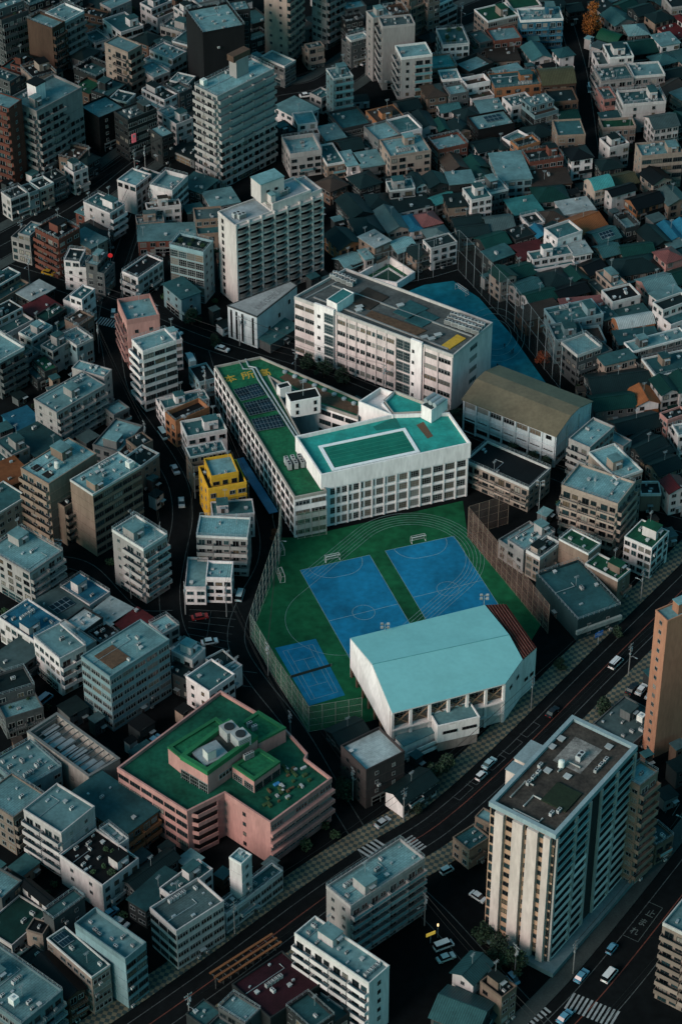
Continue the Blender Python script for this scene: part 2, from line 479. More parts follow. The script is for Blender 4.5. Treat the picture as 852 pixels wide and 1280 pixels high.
def grow(blocked, lines):
    def corners(r): B, ex, ey, a, b = r['B'], r['ex'], r['ey'], r['a'], r['b']; return [B, B + ex * b, B + ex * b + ey * a, B + ey * a]
    def hit(r, s):
        cr, cs = corners(r), corners(s)
        for v in (r['ex'], r['ey'], s['ex'], s['ey']):
            p = [q.dot(v) for q in cr]; q = [q.dot(v) for q in cs]
            if min(max(p), max(q)) - max(min(p), min(q)) <= .04: return False
        return True
    rad = lambda r: hypot(r['a'], r['b']) / 2
    cen = lambda r: r['B'] + r['ex'] * (r['b'] / 2) + r['ey'] * (r['a'] / 2)
    near = {}
    for r in REG: near[id(r)] = [s for s in REG if s is not r and (cen(r) - cen(s)).length < rad(r) + rad(s) + 5]
    for step in range(5):
        for r in REG:
            if 'L' in r['opt'] or r['n'] > 5 or (step > 1 and r['rt'] in 'ghbs'): continue
            for side in ('x0', 'x1', 'y0', 'y1'):
                sv = (r['B'], r['a'], r['b'])
                if side == 'x0': r['B'] = r['B'] - r['ex'] * .4; r['b'] += .4
                elif side == 'x1': r['b'] += .4
                elif side == 'y0': r['B'] = r['B'] - r['ey'] * .4; r['a'] += .4
                else: r['a'] += .4
                cs = corners(r); pts = cs + [(cs[k] + cs[(k + 1) % 4]) / 2 for k in range(4)]
                bad = any(hit(r, s) for s in near[id(r)]) or any(inside(p, f) for p in pts for f in blocked) or any(hypot(p[0] - q[0], p[1] - q[1]) < w for p in pts for q, w in lines)
                if bad: r['B'], r['a'], r['b'] = sv

def roof_clutter(T, P, a, b, z, rng, big, opt):
    """P(x, y) -> root-relative xy; the machines and huts of a flat roof"""
    used = []
    def spot(w, d):
        for _ in range(12):
            if b - w < 1.2 or a - d < 1.2: return None
            x = rng.uniform(.5 + w / 2, b - .5 - w / 2); y = rng.uniform(.5 + d / 2, a - .5 - d / 2)
            if all(abs(x - X) > (w + W) / 2 + .2 or abs(y - Y) > (d + D) / 2 + .2 for X, Y, W, D in used):
                used.append((x, y, w, d)); return x, y
        return None
    th = P.th
    if 'h' in opt or (big and rng.random() < .5 and 'x' not in opt):
        w, d = rng.uniform(2.6, 4.2), rng.uniform(2.6, 4.6); w = min(w, b * .5); d = min(d, a * .5)
        s = spot(w, d)
        if s:
            hh = rng.uniform(2.3, 3.2); x, y = P(*s)
            mb = MB(); mb.box((0, 0, hh / 2), (w, d, hh), 0)
            o = mb.obj('roof_hut', P.wm, T, (x, y, z), th)
            mb = MB(); mb.box((0, 0, .08), (w + .25, d + .25, .16)); mb.obj('hut_roof', P.rm, o, (0, 0, hh))
            put('hut_door', door_mesh(), o, (0, -d / 2 - .01, 0))
            if rng.random() < .6: put('antenna', antenna_mesh(), o, (w * .3, d * .3, hh + .16))
    if 'c' in opt: k = 7
    elif big: k = rng.randint(1, 5)
    else: k = rng.choice([0, 1, 1, 2])
    if 'x' in opt: k = min(k, 1)
    if big and rng.random() < .55:
        m_ = rng.randint(3, 6); s = spot(m_ * 1.0 + .4, 1.2)
        if s:
            for j in range(m_): x, y = P(s[0] + (j - (m_ - 1) / 2) * 1.0, s[1]); put('air_conditioner', ac_mesh(), T, (x, y, z + .06), th + pi / 2, (.5, .8, .9))
    for _ in range(rng.randint(2, 4) if big else rng.randint(0, 2)):
        s = spot(.9, .9)
        if s: x, y = P(*s); put('roof_box', cached('rbox', lambda: (lambda m: (m.box((0, 0, .25), (.8, .6, .5)), m.mesh('roof_box', METAL))[1])(MB())), T, (x, y, z), th + rng.uniform(-.2, .2), (rng.uniform(.5, 1.4), rng.uniform(.5, 1.2), rng.uniform(.5, 1.3)))
    for _ in range(k):
        s = spot(1.9, 1.2)
        if s: x, y = P(*s); put('air_conditioner', ac_mesh(), T, (x, y, z + .06), th + rng.choice([0, pi / 2]), (rng.uniform(.45, .8),) * 3)
    if 't' in opt or (big and rng.random() < .25):
        s = spot(2.2, 2.2)
        if s: x, y = P(*s); put('water_tank', tank_mesh() if rng.random() < .6 else drum_mesh(), T, (x, y, z + .01), th)
    for _ in range(rng.randint(0, 2) if big else rng.choice([0, 0, 1])):
        s = spot(1.0, 1.0)
        if s: x, y = P(*s); put('roof_vent', vent_mesh(), T, (x, y, z), th)
    if 's' in opt:
        w, d = min(b * .6, 6), min(a * .5, 4); s = spot(w, d)
        if s: x, y = P(*s); put('solar_panel', solar_mesh(), T, (x, y, z + .35), th, (w, d, 1))
    if 'g' in opt:
        for _ in range(5):
            s = spot(1.8, 1.8)
            if s:
                x, y = P(*s); put('roof_shrub', shrub_mesh(rng.randint(0, 2)), T, (x, y, z), rng.uniform(0, 6), (rng.uniform(.7, 1.2),) * 3)
    if big and rng.random() < .7:
        mb = MB(); y0 = rng.uniform(.8, a - .8); x1 = b * rng.uniform(.5, .9)
        pts = [P(.6, y0), P(x1, y0), P(x1, min(a - .6, y0 + rng.uniform(1, 3)))]
        mb.tube([(p[0], p[1], z + .18) for p in pts], .09, 5); mb.obj('roof_pipe', METAL, T)
    if rng.random() < .35:
        s = spot(.6, .6)
        if s: x, y = P(*s); put('antenna', antenna_mesh(), T, (x, y, z), th)

def mix_(p, q, t): return (p[0] + (q[0] - p[0]) * t, p[1] + (q[1] - p[1]) * t)
class Frame:
    def __init__(s, B, ex, ey, o, th): s.B, s.ex, s.ey, s.o, s.th = B, ex, ey, o, th
    def __call__(s, x, y):
        p = s.B + s.ex * x + s.ey * y; return (p.x - s.o[0], p.y - s.o[1])
    def w(s, x, y):
        p = s.B + s.ex * x + s.ey * y; return (p.x, p.y)

def leafball(mb, c, r, n, rng, size, mi=0):
    for _ in range(n):
        d = Vector((rng.gauss(0, 1), rng.gauss(0, 1), rng.gauss(0, .8))).normalized() * r * rng.uniform(.55, 1.05)
        p = Vector(c) + d; a = Vector((rng.gauss(0, 1), rng.gauss(0, 1), rng.gauss(0, 1))).normalized() * size * rng.uniform(.6, 1.3)
        b = a.orthogonal().normalized() * size * rng.uniform(.5, 1.0)
        mb.quad([p - a, p + b, p + a, p - b], mi if rng.random() < .6 else mi + 1)

def shrub_mesh(k):
    def make():
        mb = MB(); r = rnd(900 + k)
        for _ in range(4): leafball(mb, (r.uniform(-.5, .5), r.uniform(-.5, .5), r.uniform(.4, .9)), .6, 60, r, .16)
        return mb.mesh('roof_shrub', [surf('leaf_dark', (.016, .045, .020), .8, .3), surf('leaf_mid', (.03, .075, .03), .8, .3)])
    return cached(('shrub', k), make)

TONE = [0]
NAMES = {}
def build_all():
    for r in REG: build_one(r)

def opt_(r): return r['opt'] if r['n'] > 5.5 else r['opt'].replace('L', '')
def build_one(r):
    rng = rnd(r['seed']); B, ex, ey, a, b, th, h, n, fh = (r[k] for k in ('B', 'ex', 'ey', 'a', 'b', 'th', 'h', 'n', 'fh'))
    ctr = B + ex * (b / 2) + ey * (a / 2); o = (ctr.x, ctr.y)
    T = thing(r['name'], (o[0], o[1], 0), r['label'], r['cat'], r.get('group'))
    r['T'] = T
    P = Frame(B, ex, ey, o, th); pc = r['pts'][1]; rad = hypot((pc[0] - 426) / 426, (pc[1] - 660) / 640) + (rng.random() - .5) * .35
    tn = 0 if rad < .74 or 'L' in opt_(r) else 1 if rad < 1.0 else 2; TONE[0] = tn  # outer buildings take the darker copies, a painted vignette
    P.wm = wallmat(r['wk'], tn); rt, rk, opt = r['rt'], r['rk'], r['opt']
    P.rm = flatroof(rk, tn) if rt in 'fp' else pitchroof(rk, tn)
    foot = [P(0, 0), P(b, 0), P(b, a), P(0, a)]
    big = a * b > 130
    # some flat-roofed blocks step back at the top storey and leave a terrace
    step = None
    if rt == 'f' and 'L' not in opt and 'v' not in opt and not r['short'] and n >= 2 and min(a, b) > 6 and rng.random() < .55:
        step = rng.choice(['x0', 'x1', 'y0', 'y0', 'y1']); sz = rng.uniform(.28, .48); hl = h - fh
        x0, x1, y0, y1 = 0, b, 0, a
        lx0, lx1, ly0, ly1 = 0, b, 0, a
        if step == 'x0': x0 = b * sz; lx1 = x0
        elif step == 'x1': x1 = b * (1 - sz); lx0 = x1
        elif step == 'y0': y0 = a * sz; ly1 = y0
        else: y1 = a * (1 - sz); ly0 = y1
        low = [P(lx0, ly0), P(lx1, ly0), P(lx1, ly1), P(lx0, ly1)]; foot_l = foot
        foot = [P(x0, y0), P(x1, y0), P(x1, y1), P(x0, y1)]
        mb = MB(); mb.prism(low, 0, hl); mb.obj('wall', P.wm, T)
        mb = MB(); mb.quad([(x, y, hl + .03) for x, y in low]); ro = mb.obj('terrace', flatroof(rng.choice(['t', 'q', 'D', 'D', 'T', 'n', 'q']), tn), T); uvl = ro.data.uv_layers.new(name='UVMap')
        for li, q in enumerate(((lx0, ly0), (lx1, ly0), (lx1, ly1), (lx0, ly1))): uvl.data[li].uv = q
        mb = MB(); mb.ring(low, hl - .12, hl + rng.uniform(.5, 1.0), .2, .04); mb.obj('parapet', P.wm, T)
        for _ in range(rng.randint(1, 3)):
            qx, qy = P(rng.uniform(lx0 + .7, lx1 - .7), rng.uniform(ly0 + .7, ly1 - .7)); put(*rng.choice([('air_conditioner', ac_mesh()), ('roof_vent', vent_mesh()), ('roof_shrub', shrub_mesh(rng.randint(0, 2)))]), T, (qx, qy, hl + .06), th, (.55,) * 3)
    # walls, with thin ledges at the floors of the larger blocks
    mb = MB(); mb.prism(foot, 0, h, top=(rt in 'fp'))
    if n >= 4 and 'v' not in opt and rng.random() < .6:
        for k in range(1, int(n)): mb.ring(foot, k * fh - .06, k * fh + .08, .2, .1)
    along = b >= a          # ridge along x
    if 'R' in opt: along = not along
    rise = min(a, b) * (.22 if rt != 'b' else .3)
    if rt in 'g':
        if along: mb.quad([(*P(0, a), h), (*P(0, 0), h), (*P(0, a / 2), h + rise)]); mb.quad([(*P(b, 0), h), (*P(b, a), h), (*P(b, a / 2), h + rise)])
        else: mb.quad([(*P(0, 0), h), (*P(b, 0), h), (*P(b / 2, 0), h + rise)]); mb.quad([(*P(b, a), h), (*P(0, a), h), (*P(b / 2, a), h + rise)])
    if rt == 'b':
        N_ = 8
        for yy in ((0, a) if not along else ()):
            mb.quad([(*P(b * k / N_, yy), h + rise * sin(pi * k / N_)) for k in range(N_ + 1)])
        for xx in ((0, b) if along else ()):
            mb.quad([(*P(xx, a * k / N_), h + rise * sin(pi * k / N_)) for k in range(N_ + 1)])
    mb.obj('wall', P.wm, T)
    # roof
    if rt == 'f':
        z = h
        mb = MB(); mb.quad([(x, y, z + .03) for x, y in foot])
        ro = mb.obj('roof', P.rm, T); uvl = ro.data.uv_layers.new(name='UVMap')
        for li, q in enumerate(((0, 0), (b, 0), (b, a), (0, a))): uvl.data[li].uv = q
        ph = .35 + rng.random() * .6 if not 'P' in opt else 1.5
        mb = MB(); mb.ring(foot, h - .14, h + ph, .26, .05); mb.obj('parapet', P.wm if rng.random() < .7 or r['wk'] in 'DKNHROV' else TRIM, T)
        if step:
            P2 = Frame(B + ex * x0 + ey * y0, ex, ey, o, th); P2.wm, P2.rm = P.wm, P.rm; roof_clutter(T, P2, y1 - y0, x1 - x0, z + .04, rng, False, opt)
        else: roof_clutter(T, P, a, b, z + .04, rng, big, opt)
        if rng.random() < .35:
            mb = MB()
            for k in range(4):
                p, q = foot[k], foot[(k + 1) % 4]; m_ = max(2, int(hypot(q[0] - p[0], q[1] - p[1]) / 1.5))
                for j in range(m_):
                    s_ = mix_(p, q, j / m_); mb.box((s_[0], s_[1], h + ph + .45), (.06, .06, .9), th)
                for zz in (.5, .92): mb.tube([(*p, h + ph + zz), (*q, h + ph + zz)], .035, 4)
            mb.obj('railing', METAL, T)
    elif rt == 'p':
        mb = MB(); w = .35
        mb.prism([P(-w, -w), P(b + w, -w), P(b + w, a + w), P(-w, a + w)], h + .004, h + .26, bottom=True); mb.obj('roof', P.rm, T)
        roof_clutter(T, P, a, b, h + .27, rng, False, opt + 'x')
    else:
        w = .55; t = .16; mb = MB(); uvs = None
        def slab(pts):
            """one roof slope with thickness"""
            q = [(p[0], p[1], p[2] + t) for p in pts]; mb.quad(q)
            mb.quad(pts[::-1])
            for k in range(len(pts)):
                j = (k + 1) % len(pts); mb.quad([pts[k], pts[j], q[j], q[k]])
        k0 = rise / ((a if along else b) / 2) * w
        if rt == 'g':
            if along:
                m = a / 2; slab([(*P(-w, -w), h - k0), (*P(b + w, -w), h - k0), (*P(b + w, m), h + rise), (*P(-w, m), h + rise)])
                slab([(*P(b + w, a + w), h - k0), (*P(-w, a + w), h - k0), (*P(-w, m), h + rise), (*P(b + w, m), h + rise)])
                mb.box((*P(b / 2, m), h + rise + t), (b + 2 * w, .35, .16), th)
            else:
                m = b / 2; slab([(*P(-w, a + w), h - k0), (*P(-w, -w), h - k0), (*P(m, -w), h + rise), (*P(m, a + w), h + rise)])
                slab([(*P(b + w, -w), h - k0), (*P(b + w, a + w), h - k0), (*P(m, a + w), h + rise), (*P(m, -w), h + rise)])
                mb.box((*P(m, a / 2), h + rise + t), (.35, a + 2 * w, .16), th)
        elif rt == 'h':
            s = min(a, b) / 2 * .92
            if along: r0, r1 = P(s, a / 2), P(b - s, a / 2)
            else: r0, r1 = P(b / 2, s), P(b / 2, a - s)
            z1 = h + rise * 1.05
            A0, A1, A2, A3 = (*P(-w, -w), h - k0), (*P(b + w, -w), h - k0), (*P(b + w, a + w), h - k0), (*P(-w, a + w), h - k0)
            R0, R1 = (*r0, z1), (*r1, z1)
            if along: fs = [[A0, A1, R1, R0], [A2, A3, R0, R1], [A1, A2, R1], [A3, A0, R0]]
            else: fs = [[A0, A1, R0], [A2, A3, R1], [A1, A2, R1, R0], [A3, A0, R0, R1]]
            for f in fs: slab(f)
            mb.box(((r0[0] + r1[0]) / 2, (r0[1] + r1[1]) / 2, z1 + t), (abs(b - 2 * s) if along else .35, .35 if along else abs(a - 2 * s), .14), th)
        elif rt == 'b':
            N_ = 10
            for k in range(N_):
                y0, y1 = (k / N_, (k + 1) / N_); z0_, z1_ = h + rise * sin(pi * y0), h + rise * sin(pi * y1)
                if along: slab([(*P(-.2, a * y0), z0_), (*P(b + .2, a * y0), z0_), (*P(b + .2, a * y1), z1_), (*P(-.2, a * y1), z1_)])
                else: slab([(*P(b * y0, a + .2), z0_), (*P(b * y0, -.2), z0_), (*P(b * y1, -.2), z1_), (*P(b * y1, a + .2), z1_)])
        elif rt == 's':
            slab([(*P(-w, -w), h), (*P(b + w, -w), h), (*P(b + w, a + w), h + rise), (*P(-w, a + w), h + rise)])
            mb.prism(foot, h - .01, h + .01)
        ob = mb.obj('roof', P.rm, T)
        # a UV per corner so that seams run down the slope
        me = ob.data; uvl = me.uv_layers.new(name='UVMap'); 
        for pl in me.polygons:
            nn = pl.normal; dd = Vector((-nn.y, nn.x, 0))
            if dd.length < 1e-3: dd = Vector((ex.x, ex.y, 0))
            dd.normalize(); ee = nn.cross(dd)
            for li in pl.loop_indices:
                co = me.vertices[me.loops[li].vertex_index].co; uvl.data[li].uv = (co.dot(dd), co.dot(ee))
        if 's' in opt:
            if along: put('solar_panel', solar_mesh(), T, (*P(b / 2, a * .25), h + rise * .5 + t + .12), th, (b * .6, a * .36, 1)).rotation_euler = (atan2(rise, a / 2), 0, th)
            else: put('solar_panel', solar_mesh(), T, (*P(b * .25, a / 2), h + rise * .5 + t + .12), th, (b * .3, a * .6, 1)).rotation_euler = (0, -atan2(rise, b / 2), th)
        elif rng.random() < .3: put('antenna', antenna_mesh(), T, (*P(b * .5, a * .5), h + rise), th)
    # the two sides one sees
    fl, fr_ = r['fc'][0], r['fc'][1]
    solid = 'solid' if n >= 7 and r['wk'] != 'T' else None
    nl = n - 1 if step else n
    facade(T, o, P.w(0, a), P.w(0, 0), 0, nl, fh, fl, r['wk'], rng, solid, door=(a > b * 1.2))
    facade(T, o, P.w(0, 0), P.w(b, 0), 0, nl, fh, fr_, r['wk'], rng, solid, door=(a <= b * 1.2))
    if step:
        facade(T, o, P.w(x0, y1), P.w(x0, y0), hl, 1, fh, 'w', r['wk'], rng); facade(T, o, P.w(x0, y0), P.w(x1, y0), hl, 1, fh, 'w', r['wk'], rng)
    if rt in 'ghs' and n <= 3.2 and rng.random() < .6:      # a lean-to roof over the ground floor
        d_ = rng.uniform(.8, 1.5); u0, u1 = b * rng.choice([0, .35]), b; z_ = fh + .15; mb = MB()
        q = [P(u0, -d_), P(u1, -d_), P(u1, 0), P(u0, 0)]; top = [(*q[0], z_), (*q[1], z_), (*q[2], z_ + .5), (*q[3], z_ + .5)]; mb.quad([(x, y, z + .12) for x, y, z in top]); mb.quad(top[::-1])
        mb.quad([top[0], top[1], (top[1][0], top[1][1], z_ + .12), (top[0][0], top[0][1], z_ + .12)]); mb.obj('porch_roof', P.rm, T)
    if n <= 3.2 and rng.random() < .5:      # a house's own balcony
        w = min(b * .7, 4.5)
        x, y = P(b * rng.choice([.35, .5, .65]), 0)
        if w > 2: put('balcony', balcony_mesh(rng.choice(['solid', 'half', 'glass']), r['wk'], TONE[0]), T, (x, y, fh + .12), th, (w, .8, .9))
    for k in range(rng.choice([0, 1, 1, 2])):
        x, y = P(b * rng.uniform(.1, .9), -.5); put('air_conditioner', ac_mesh(), T, (x, y, fh * rng.randint(0, max(0, int(n) - 1)) + .3 if n > 3.5 else .06), th, (.5, .5, .6))
# ------------------------------------------------------------------ survey of the buildings
# per tile of the photograph (quarter pixels from the tile's corner): far-left, front and far-right roof corner, storeys,
# wall, roof, what the two visible sides carry, options | what one would call it
SURVEY = {
(0, 0): """
70,490 185,568 395,440 8 G ft bq hx | the rounded white balcony tower
-120,500 45,548 105,515 9.5 R ft Bn x | the brick-red stair tower
130,108 262,152 328,125 6 N ft kb | the brown striped apartment block
225,75 325,115 425,65 6 G ft kb
-60,50 5,72 150,28 7 M ft wb
518,222 640,268 705,240 6 C ft Mb | the beige stepped apartment block
530,110 620,165 725,140 3 W ft ws h
550,575 640,610 795,560 5 D fD ws hcL | the black block with a pink sign
450,548 505,578 590,545 5 K ft kn x
555,490 690,515 738,490 3 C fT nw
500,450 580,480 630,440 3 D ft ww h
35,310 110,330 140,310 3 R fd ww h
130,310 175,325 210,290 2 M hd ww
115,345 170,385 250,370 3 C fk nn h
-30,370 60,400 108,375 3 M fT ww
355,280 420,295 490,255 2 M hd ww
440,85 490,110 500,75 3 N fd nn
455,190 485,205 560,185 2 W ft ww
400,365 470,390 530,360 2 D ft ww xP
405,440 450,465 500,430 2 N fg ww x
715,310 760,330 830,310 2 G pt ww
720,360 745,385 790,360 3 G ft wb
710,470 790,520 850,480 3 W fd ww h
770,265 830,300 880,260 3 W ft ww c
725,35 790,50 845,40 3 W ft wn h
520,10 560,30 610,10 3 G ft ww
660,190 740,215 800,190 2 N hd ww
800,200 830,240 870,210 2 D pT ww
450,20 500,50 545,30 2 D gd ww
330,5 400,25 450,5 3 D fd ww
790,650 810,690 850,660 4 D ft ww
810,560 840,590 870,570 3 W ft ww
350,780 400,800 410,780 2 B fn ww
410,800 440,820 470,795 2 D hd ww
150,10 190,40 250,15 3 D fT ww
""",
(213, 0): """
118,437 235,492 520,352 11.5 G ft bb tcxvL | the tall grid-balconied tower
150,50 162,172 325,98 9 K ft kk cvL | the black office slab
282,20 300,62 395,48 9 D ft kb
465,-160 580,-130 655,-190 12 C ft nb | the cream tower with a dark band
700,-150 780,-130 880,-170 10 G ft wb
450,290 570,340 610,320 3 M ft ws
665,210 690,250 765,230 3 C ft wb
780,350 815,402 905,385 5.5 T ft nb ch | the blue-grey apartment block
555,535 640,575 690,555 2 W pt ww
618,585 640,638 733,625 3 W ft kn
570,720 620,770 740,765 3 G ft ww P
740,750 780,815 860,800 2 B ft ww
755,650 775,690 850,670 2 B pt ww
540,650 570,680 640,650 2 D ft ww h
735,485 755,500 780,480 2 G ft ww
45,50 100,80 155,65 4 W fd wb h
110,0 130,20 160,10 4 G ft ww
0,150 45,160 70,145 3 G ft wn h
50,205 85,215 110,195 3 C ft ww
-40,270 0,300 50,268 3 M ft ww
0,420 50,430 85,400 3 M ft wb
0,440 45,480 90,445 3 M ft ww
0,590 30,630 100,590 3 W ft ww h
20,740 120,800 140,760 1 M pd ww
395,90 420,115 465,100 4 D ft ww
420,180 440,215 470,195 3 D ft ww
""",
(426, 0): """
190,110 208,142 370,128 8 G fD bk cv | the pale slab behind the flat-topped tower
258,238 302,298 458,285 6 G ft bM v | the flat-topped pale tower
150,60 190,130 230,110 8 G ft nw h
225,40 240,85 300,70 6 N fn nw
455,20 490,50 565,0 4 W ft ws
510,160 530,215 628,205 4 W ft ww g
455,310 465,335 535,325 3 B fc ww
590,330 640,370 725,330 2 D ft ww P
730,80 750,100 870,70 4 C fg ws h | the corner shop with a green roof
765,180 780,200 870,190 3 R ft ww
410,435 440,480 525,470 3 B hn nw | the brown hip-roofed house
510,420 535,470 610,450 3 M ft ww
515,375 530,400 660,390 3 M ft ww c
615,420 650,455 735,440 3 W fn wb P
500,530 520,570 585,555 2 W gt ww
580,550 610,600 680,570 2 W hd ww
365,550 400,570 500,545 3 W fd ww h
350,580 400,640 460,635 2 W gd ww
135,580 170,610 285,585 3 O fn ww h | the orange block with a brown roof
290,520 310,550 375,530 2 M gd ww
150,640 200,690 270,670 3 M ft ww
245,610 290,660 340,645 3 W ft wn
210,720 265,770 415,755 4 C ft ww h | the cream four-storey block
470,720 510,750 608,735 3 R ft ww
540,640 560,660 615,650 2 C gd ww
660,610 690,640 830,615 3 K ft wk s | the black shop with lit lanterns
665,730 695,755 790,735 2 W gd ww
775,720 790,740 860,730 2 W hd ww
510,790 550,850 630,830 2 D gn ww
610,810 640,850 720,830 2 D ge ww
465,620 480,650 545,640 2 D ge ww
690,520 710,560 790,550 2 D pt ww
805,420 830,450 880,435 2 O po ww
810,350 830,390 880,370 2 M pt ww
765,270 770,295 860,285 2 C pn ww
0,780 10,820 70,800 2 W pt ww
75,790 95,825 180,810 2 M pt ww
0,720 20,750 80,735 2 D gd ww
25,120 40,140 125,120 4 D fd wb
30,180 50,210 75,200 4 M ft ww
80,170 100,200 140,180 3 D fd ww
0,20 30,50 90,40 5 M ft wb
300,-20 340,0 390,-20 6 B ft wb
395,-30 420,-10 450,-20 6 C ft ww
410,195 450,210 490,185 2 D hd ww
640,190 655,215 680,205 3 M ft ww
-20,580 0,640 130,600 2 D fT ss
""",
(639, 0): """
30,60 45,98 225,90 4 U ft kB | the blue office block
0,30 30,55 130,50 4 W fg ww
30,240 70,290 100,280 2 W gT ww
80,235 110,295 150,280 2 W gt ww
150,270 165,310 205,300 2 N gn ww
210,250 240,285 305,270 3 W hT wn
135,360 150,425 310,405 3 N by ww | the brick block with an olive barrel roof
-85,400 -70,430 140,410 3 O ft ww h | the orange-brick block
195,480 205,510 310,500 3 N fd ww
95,490 130,540 195,510 4 T ft gg c
0,500 30,545 100,520 3 W ft ww c
65,580 80,610 140,600 2 W ft ww h
80,640 110,690 190,660 2 D hd ww g
210,610 230,670 320,665 4 B ft nw
230,570 250,605 315,590 2 D ge ww
245,745 300,800 410,790 3 W hk ww
70,800 90,815 230,800 3 R fd ww h | the brick-red house with a white hut
40,740 60,760 105,745 3 O fd ww
-20,710 10,730 35,715 2 W ft ww
420,260 435,285 575,275 4 W fT ww h
435,350 455,405 598,385 3 G ft Bb c | the long grey balcony block
600,345 605,380 735,365 3 G ft wb
440,480 450,495 525,485 2 P ft ww
520,490 555,530 742,520 4 W ft sn hc | the white clinic block
440,620 455,650 620,640 2 C fg ww x
450,700 490,750 580,720 3 W fd nw h
690,585 720,635 815,615 3 W gD ww
590,730 650,790 860,780 4 C ft ns hcL | the large cream complex
455,70 520,120 610,100 2 G gt ww
580,130 595,170 665,160 2 M ht ww
430,195 520,220 570,190 1 K bg ww | the green barrel-roofed hall
520,220 540,275 720,245 2 D ge ww
700,200 730,220 795,215 3 W pt ww
675,75 720,105 800,85 3 B hd ww
605,50 640,75 690,60 3 D gd ww
795,105 820,130 870,110 3 W hr ww | the red hip-roofed house
780,140 815,180 840,165 2 P pr ww
790,20 800,40 850,30 4 G fd ww
700,290 740,320 820,300 2 D ht ww
820,280 840,310 890,290 2 C pt ww
760,360 790,395 850,380 2 D gd ww
725,435 780,470 850,420 2 B gn ww
790,470 835,490 880,480 2 C pt ww
800,590 830,630 880,610 2 D ge ww
170,20 205,40 240,30 3 C gd ww
255,30 285,60 350,50 2 D gd ww
440,30 460,50 490,40 2 C pd ww
510,40 550,60 620,30 2 D ge ww
610,5 640,25 680,10 2 B gd ww
700,0 740,25 790,10 2 D pt ww
440,575 460,610 620,590 2 D pT ww
420,800 450,850 555,830 2 D hd ww
""",
(0, 213): """
-20,100 0,150 40,130 3 M ft ww
40,130 55,150 130,110 3 W fd ws
130,100 140,125 190,90 3 T fd ww
190,90 200,100 250,70 3 C fd ww
250,50 260,60 325,25 3 M fd wb
325,0 370,20 430,5 3 W ft ww h
610,65 680,85 808,-10 4 W ft kw x
730,140 745,185 870,170 3 W fn sw h | the white house with stacked terraces
680,265 690,285 825,275 2 C fD ww h
690,330 692,355 978,345 2 R pt ww x | the long red-brick shed
420,160 550,220 610,180 4 W ft nb h
370,215 480,250 530,230 2 R pt ww
55,320 150,335 230,280 4 G ft ww c
195,315 285,350 380,305 5 R fk Bw h | the red-brick and beige block
375,340 460,380 490,365 3 C pt wn | the rounded cream house
390,290 490,345 540,320 2 D hd ww
290,470 350,490 370,470 3 C fd wn
355,455 430,465 440,440 4 W fd nk
430,460 520,490 540,460 4 M ft ww h
605,515 690,545 820,460 3 W fk bw x | the white apartments with a black roof
583,665 635,770 800,745 5.4 P ft bn Px | the pink terrace block
-60,590 0,610 115,550 3 B ft nw h
345,655 410,655 460,640 4 W ft kw
330,755 390,780 450,745 3 B fn kw x
0,745 30,770 105,720 4 W fd nn h
280,810 370,870 450,835 3 T ft nw c
150,630 180,640 230,620 2 D pw ww
220,735 290,775 345,735 3 D fe ww
180,700 190,715 225,680 2 R pr ww
0,840 50,850 100,830 2 T ft ww
160,820 210,850 250,820 3 G ft ww h
700,835 720,870 870,840 4 W ft sw h
290,660 330,690 370,650 3 D ft ww
""",
(213, 213): """
100,215 110,280 238,268 3 B fD ww x
215,150 225,165 280,155 2 G pt ww
-30,110 10,120 75,60 4 W ft ws P
-10,390 165,420 240,370 6 T fd gn gL | the glass block with a rooftop garden
-10,560 65,620 185,575 3 T pT nn x | the pale blue block with a deep teal roof
790,350 800,390 800,380 1 D pd ww
770,60 800,95 850,60 2 N hn ww
110,75 150,95 180,60 2 D pt ww
490,850 500,870 620,770 1 M pt kk
""",
(426, 213): """
40,40 100,80 190,60 2 D hd ww
235,85 260,115 370,110 3 G ft wb hs
275,170 300,190 440,165 2 W pd nw s
370,30 385,70 430,50 3 W gd nw
420,40 440,80 520,60 3 D gd ww
560,20 570,60 640,50 3 D pt ww
640,10 670,60 750,40 2 D ge ww
665,80 710,110 800,100 3 M ft wb hc
620,110 650,150 700,140 4 W ft nw h
470,140 500,180 560,150 2 M gc ww
520,150 530,170 640,160 3 B pd ww
170,210 245,300 315,295 2 C gD ww
110,130 130,190 240,180 2 D hd ww
285,240 320,300 395,280 2 W hu ww | the blue hip-roofed house
370,240 400,275 485,255 2 N hp ww
425,300 460,350 540,330 2 D hD ww
560,250 590,285 700,270 2 D gd ww
585,290 600,325 730,310 2 M gd ww
710,240 735,295 850,280 2 D gD ww
125,365 165,385 240,360 3 B pw nw
245,370 290,410 360,380 2 M gt ww
335,400 380,430 455,410 2 B gd ww
415,360 450,395 580,360 3 W fd ww x | the white house under the net poles
-75,330 0,385 95,365 2 O gd ww | the orange house with a dark gable
50,250 100,320 200,310 2 D hd ww
0,150 60,230 150,200 2 D gd ww
690,340 740,390 830,360 2 D ge ww
730,400 780,440 860,410 2 D pt ww s
770,510 810,550 880,520 3 C ge ww
0,450 30,480 90,450 1 D gt ww
90,430 110,450 165,440 2 G pt ww
790,10 800,40 852,30 2 M gt ww
""",
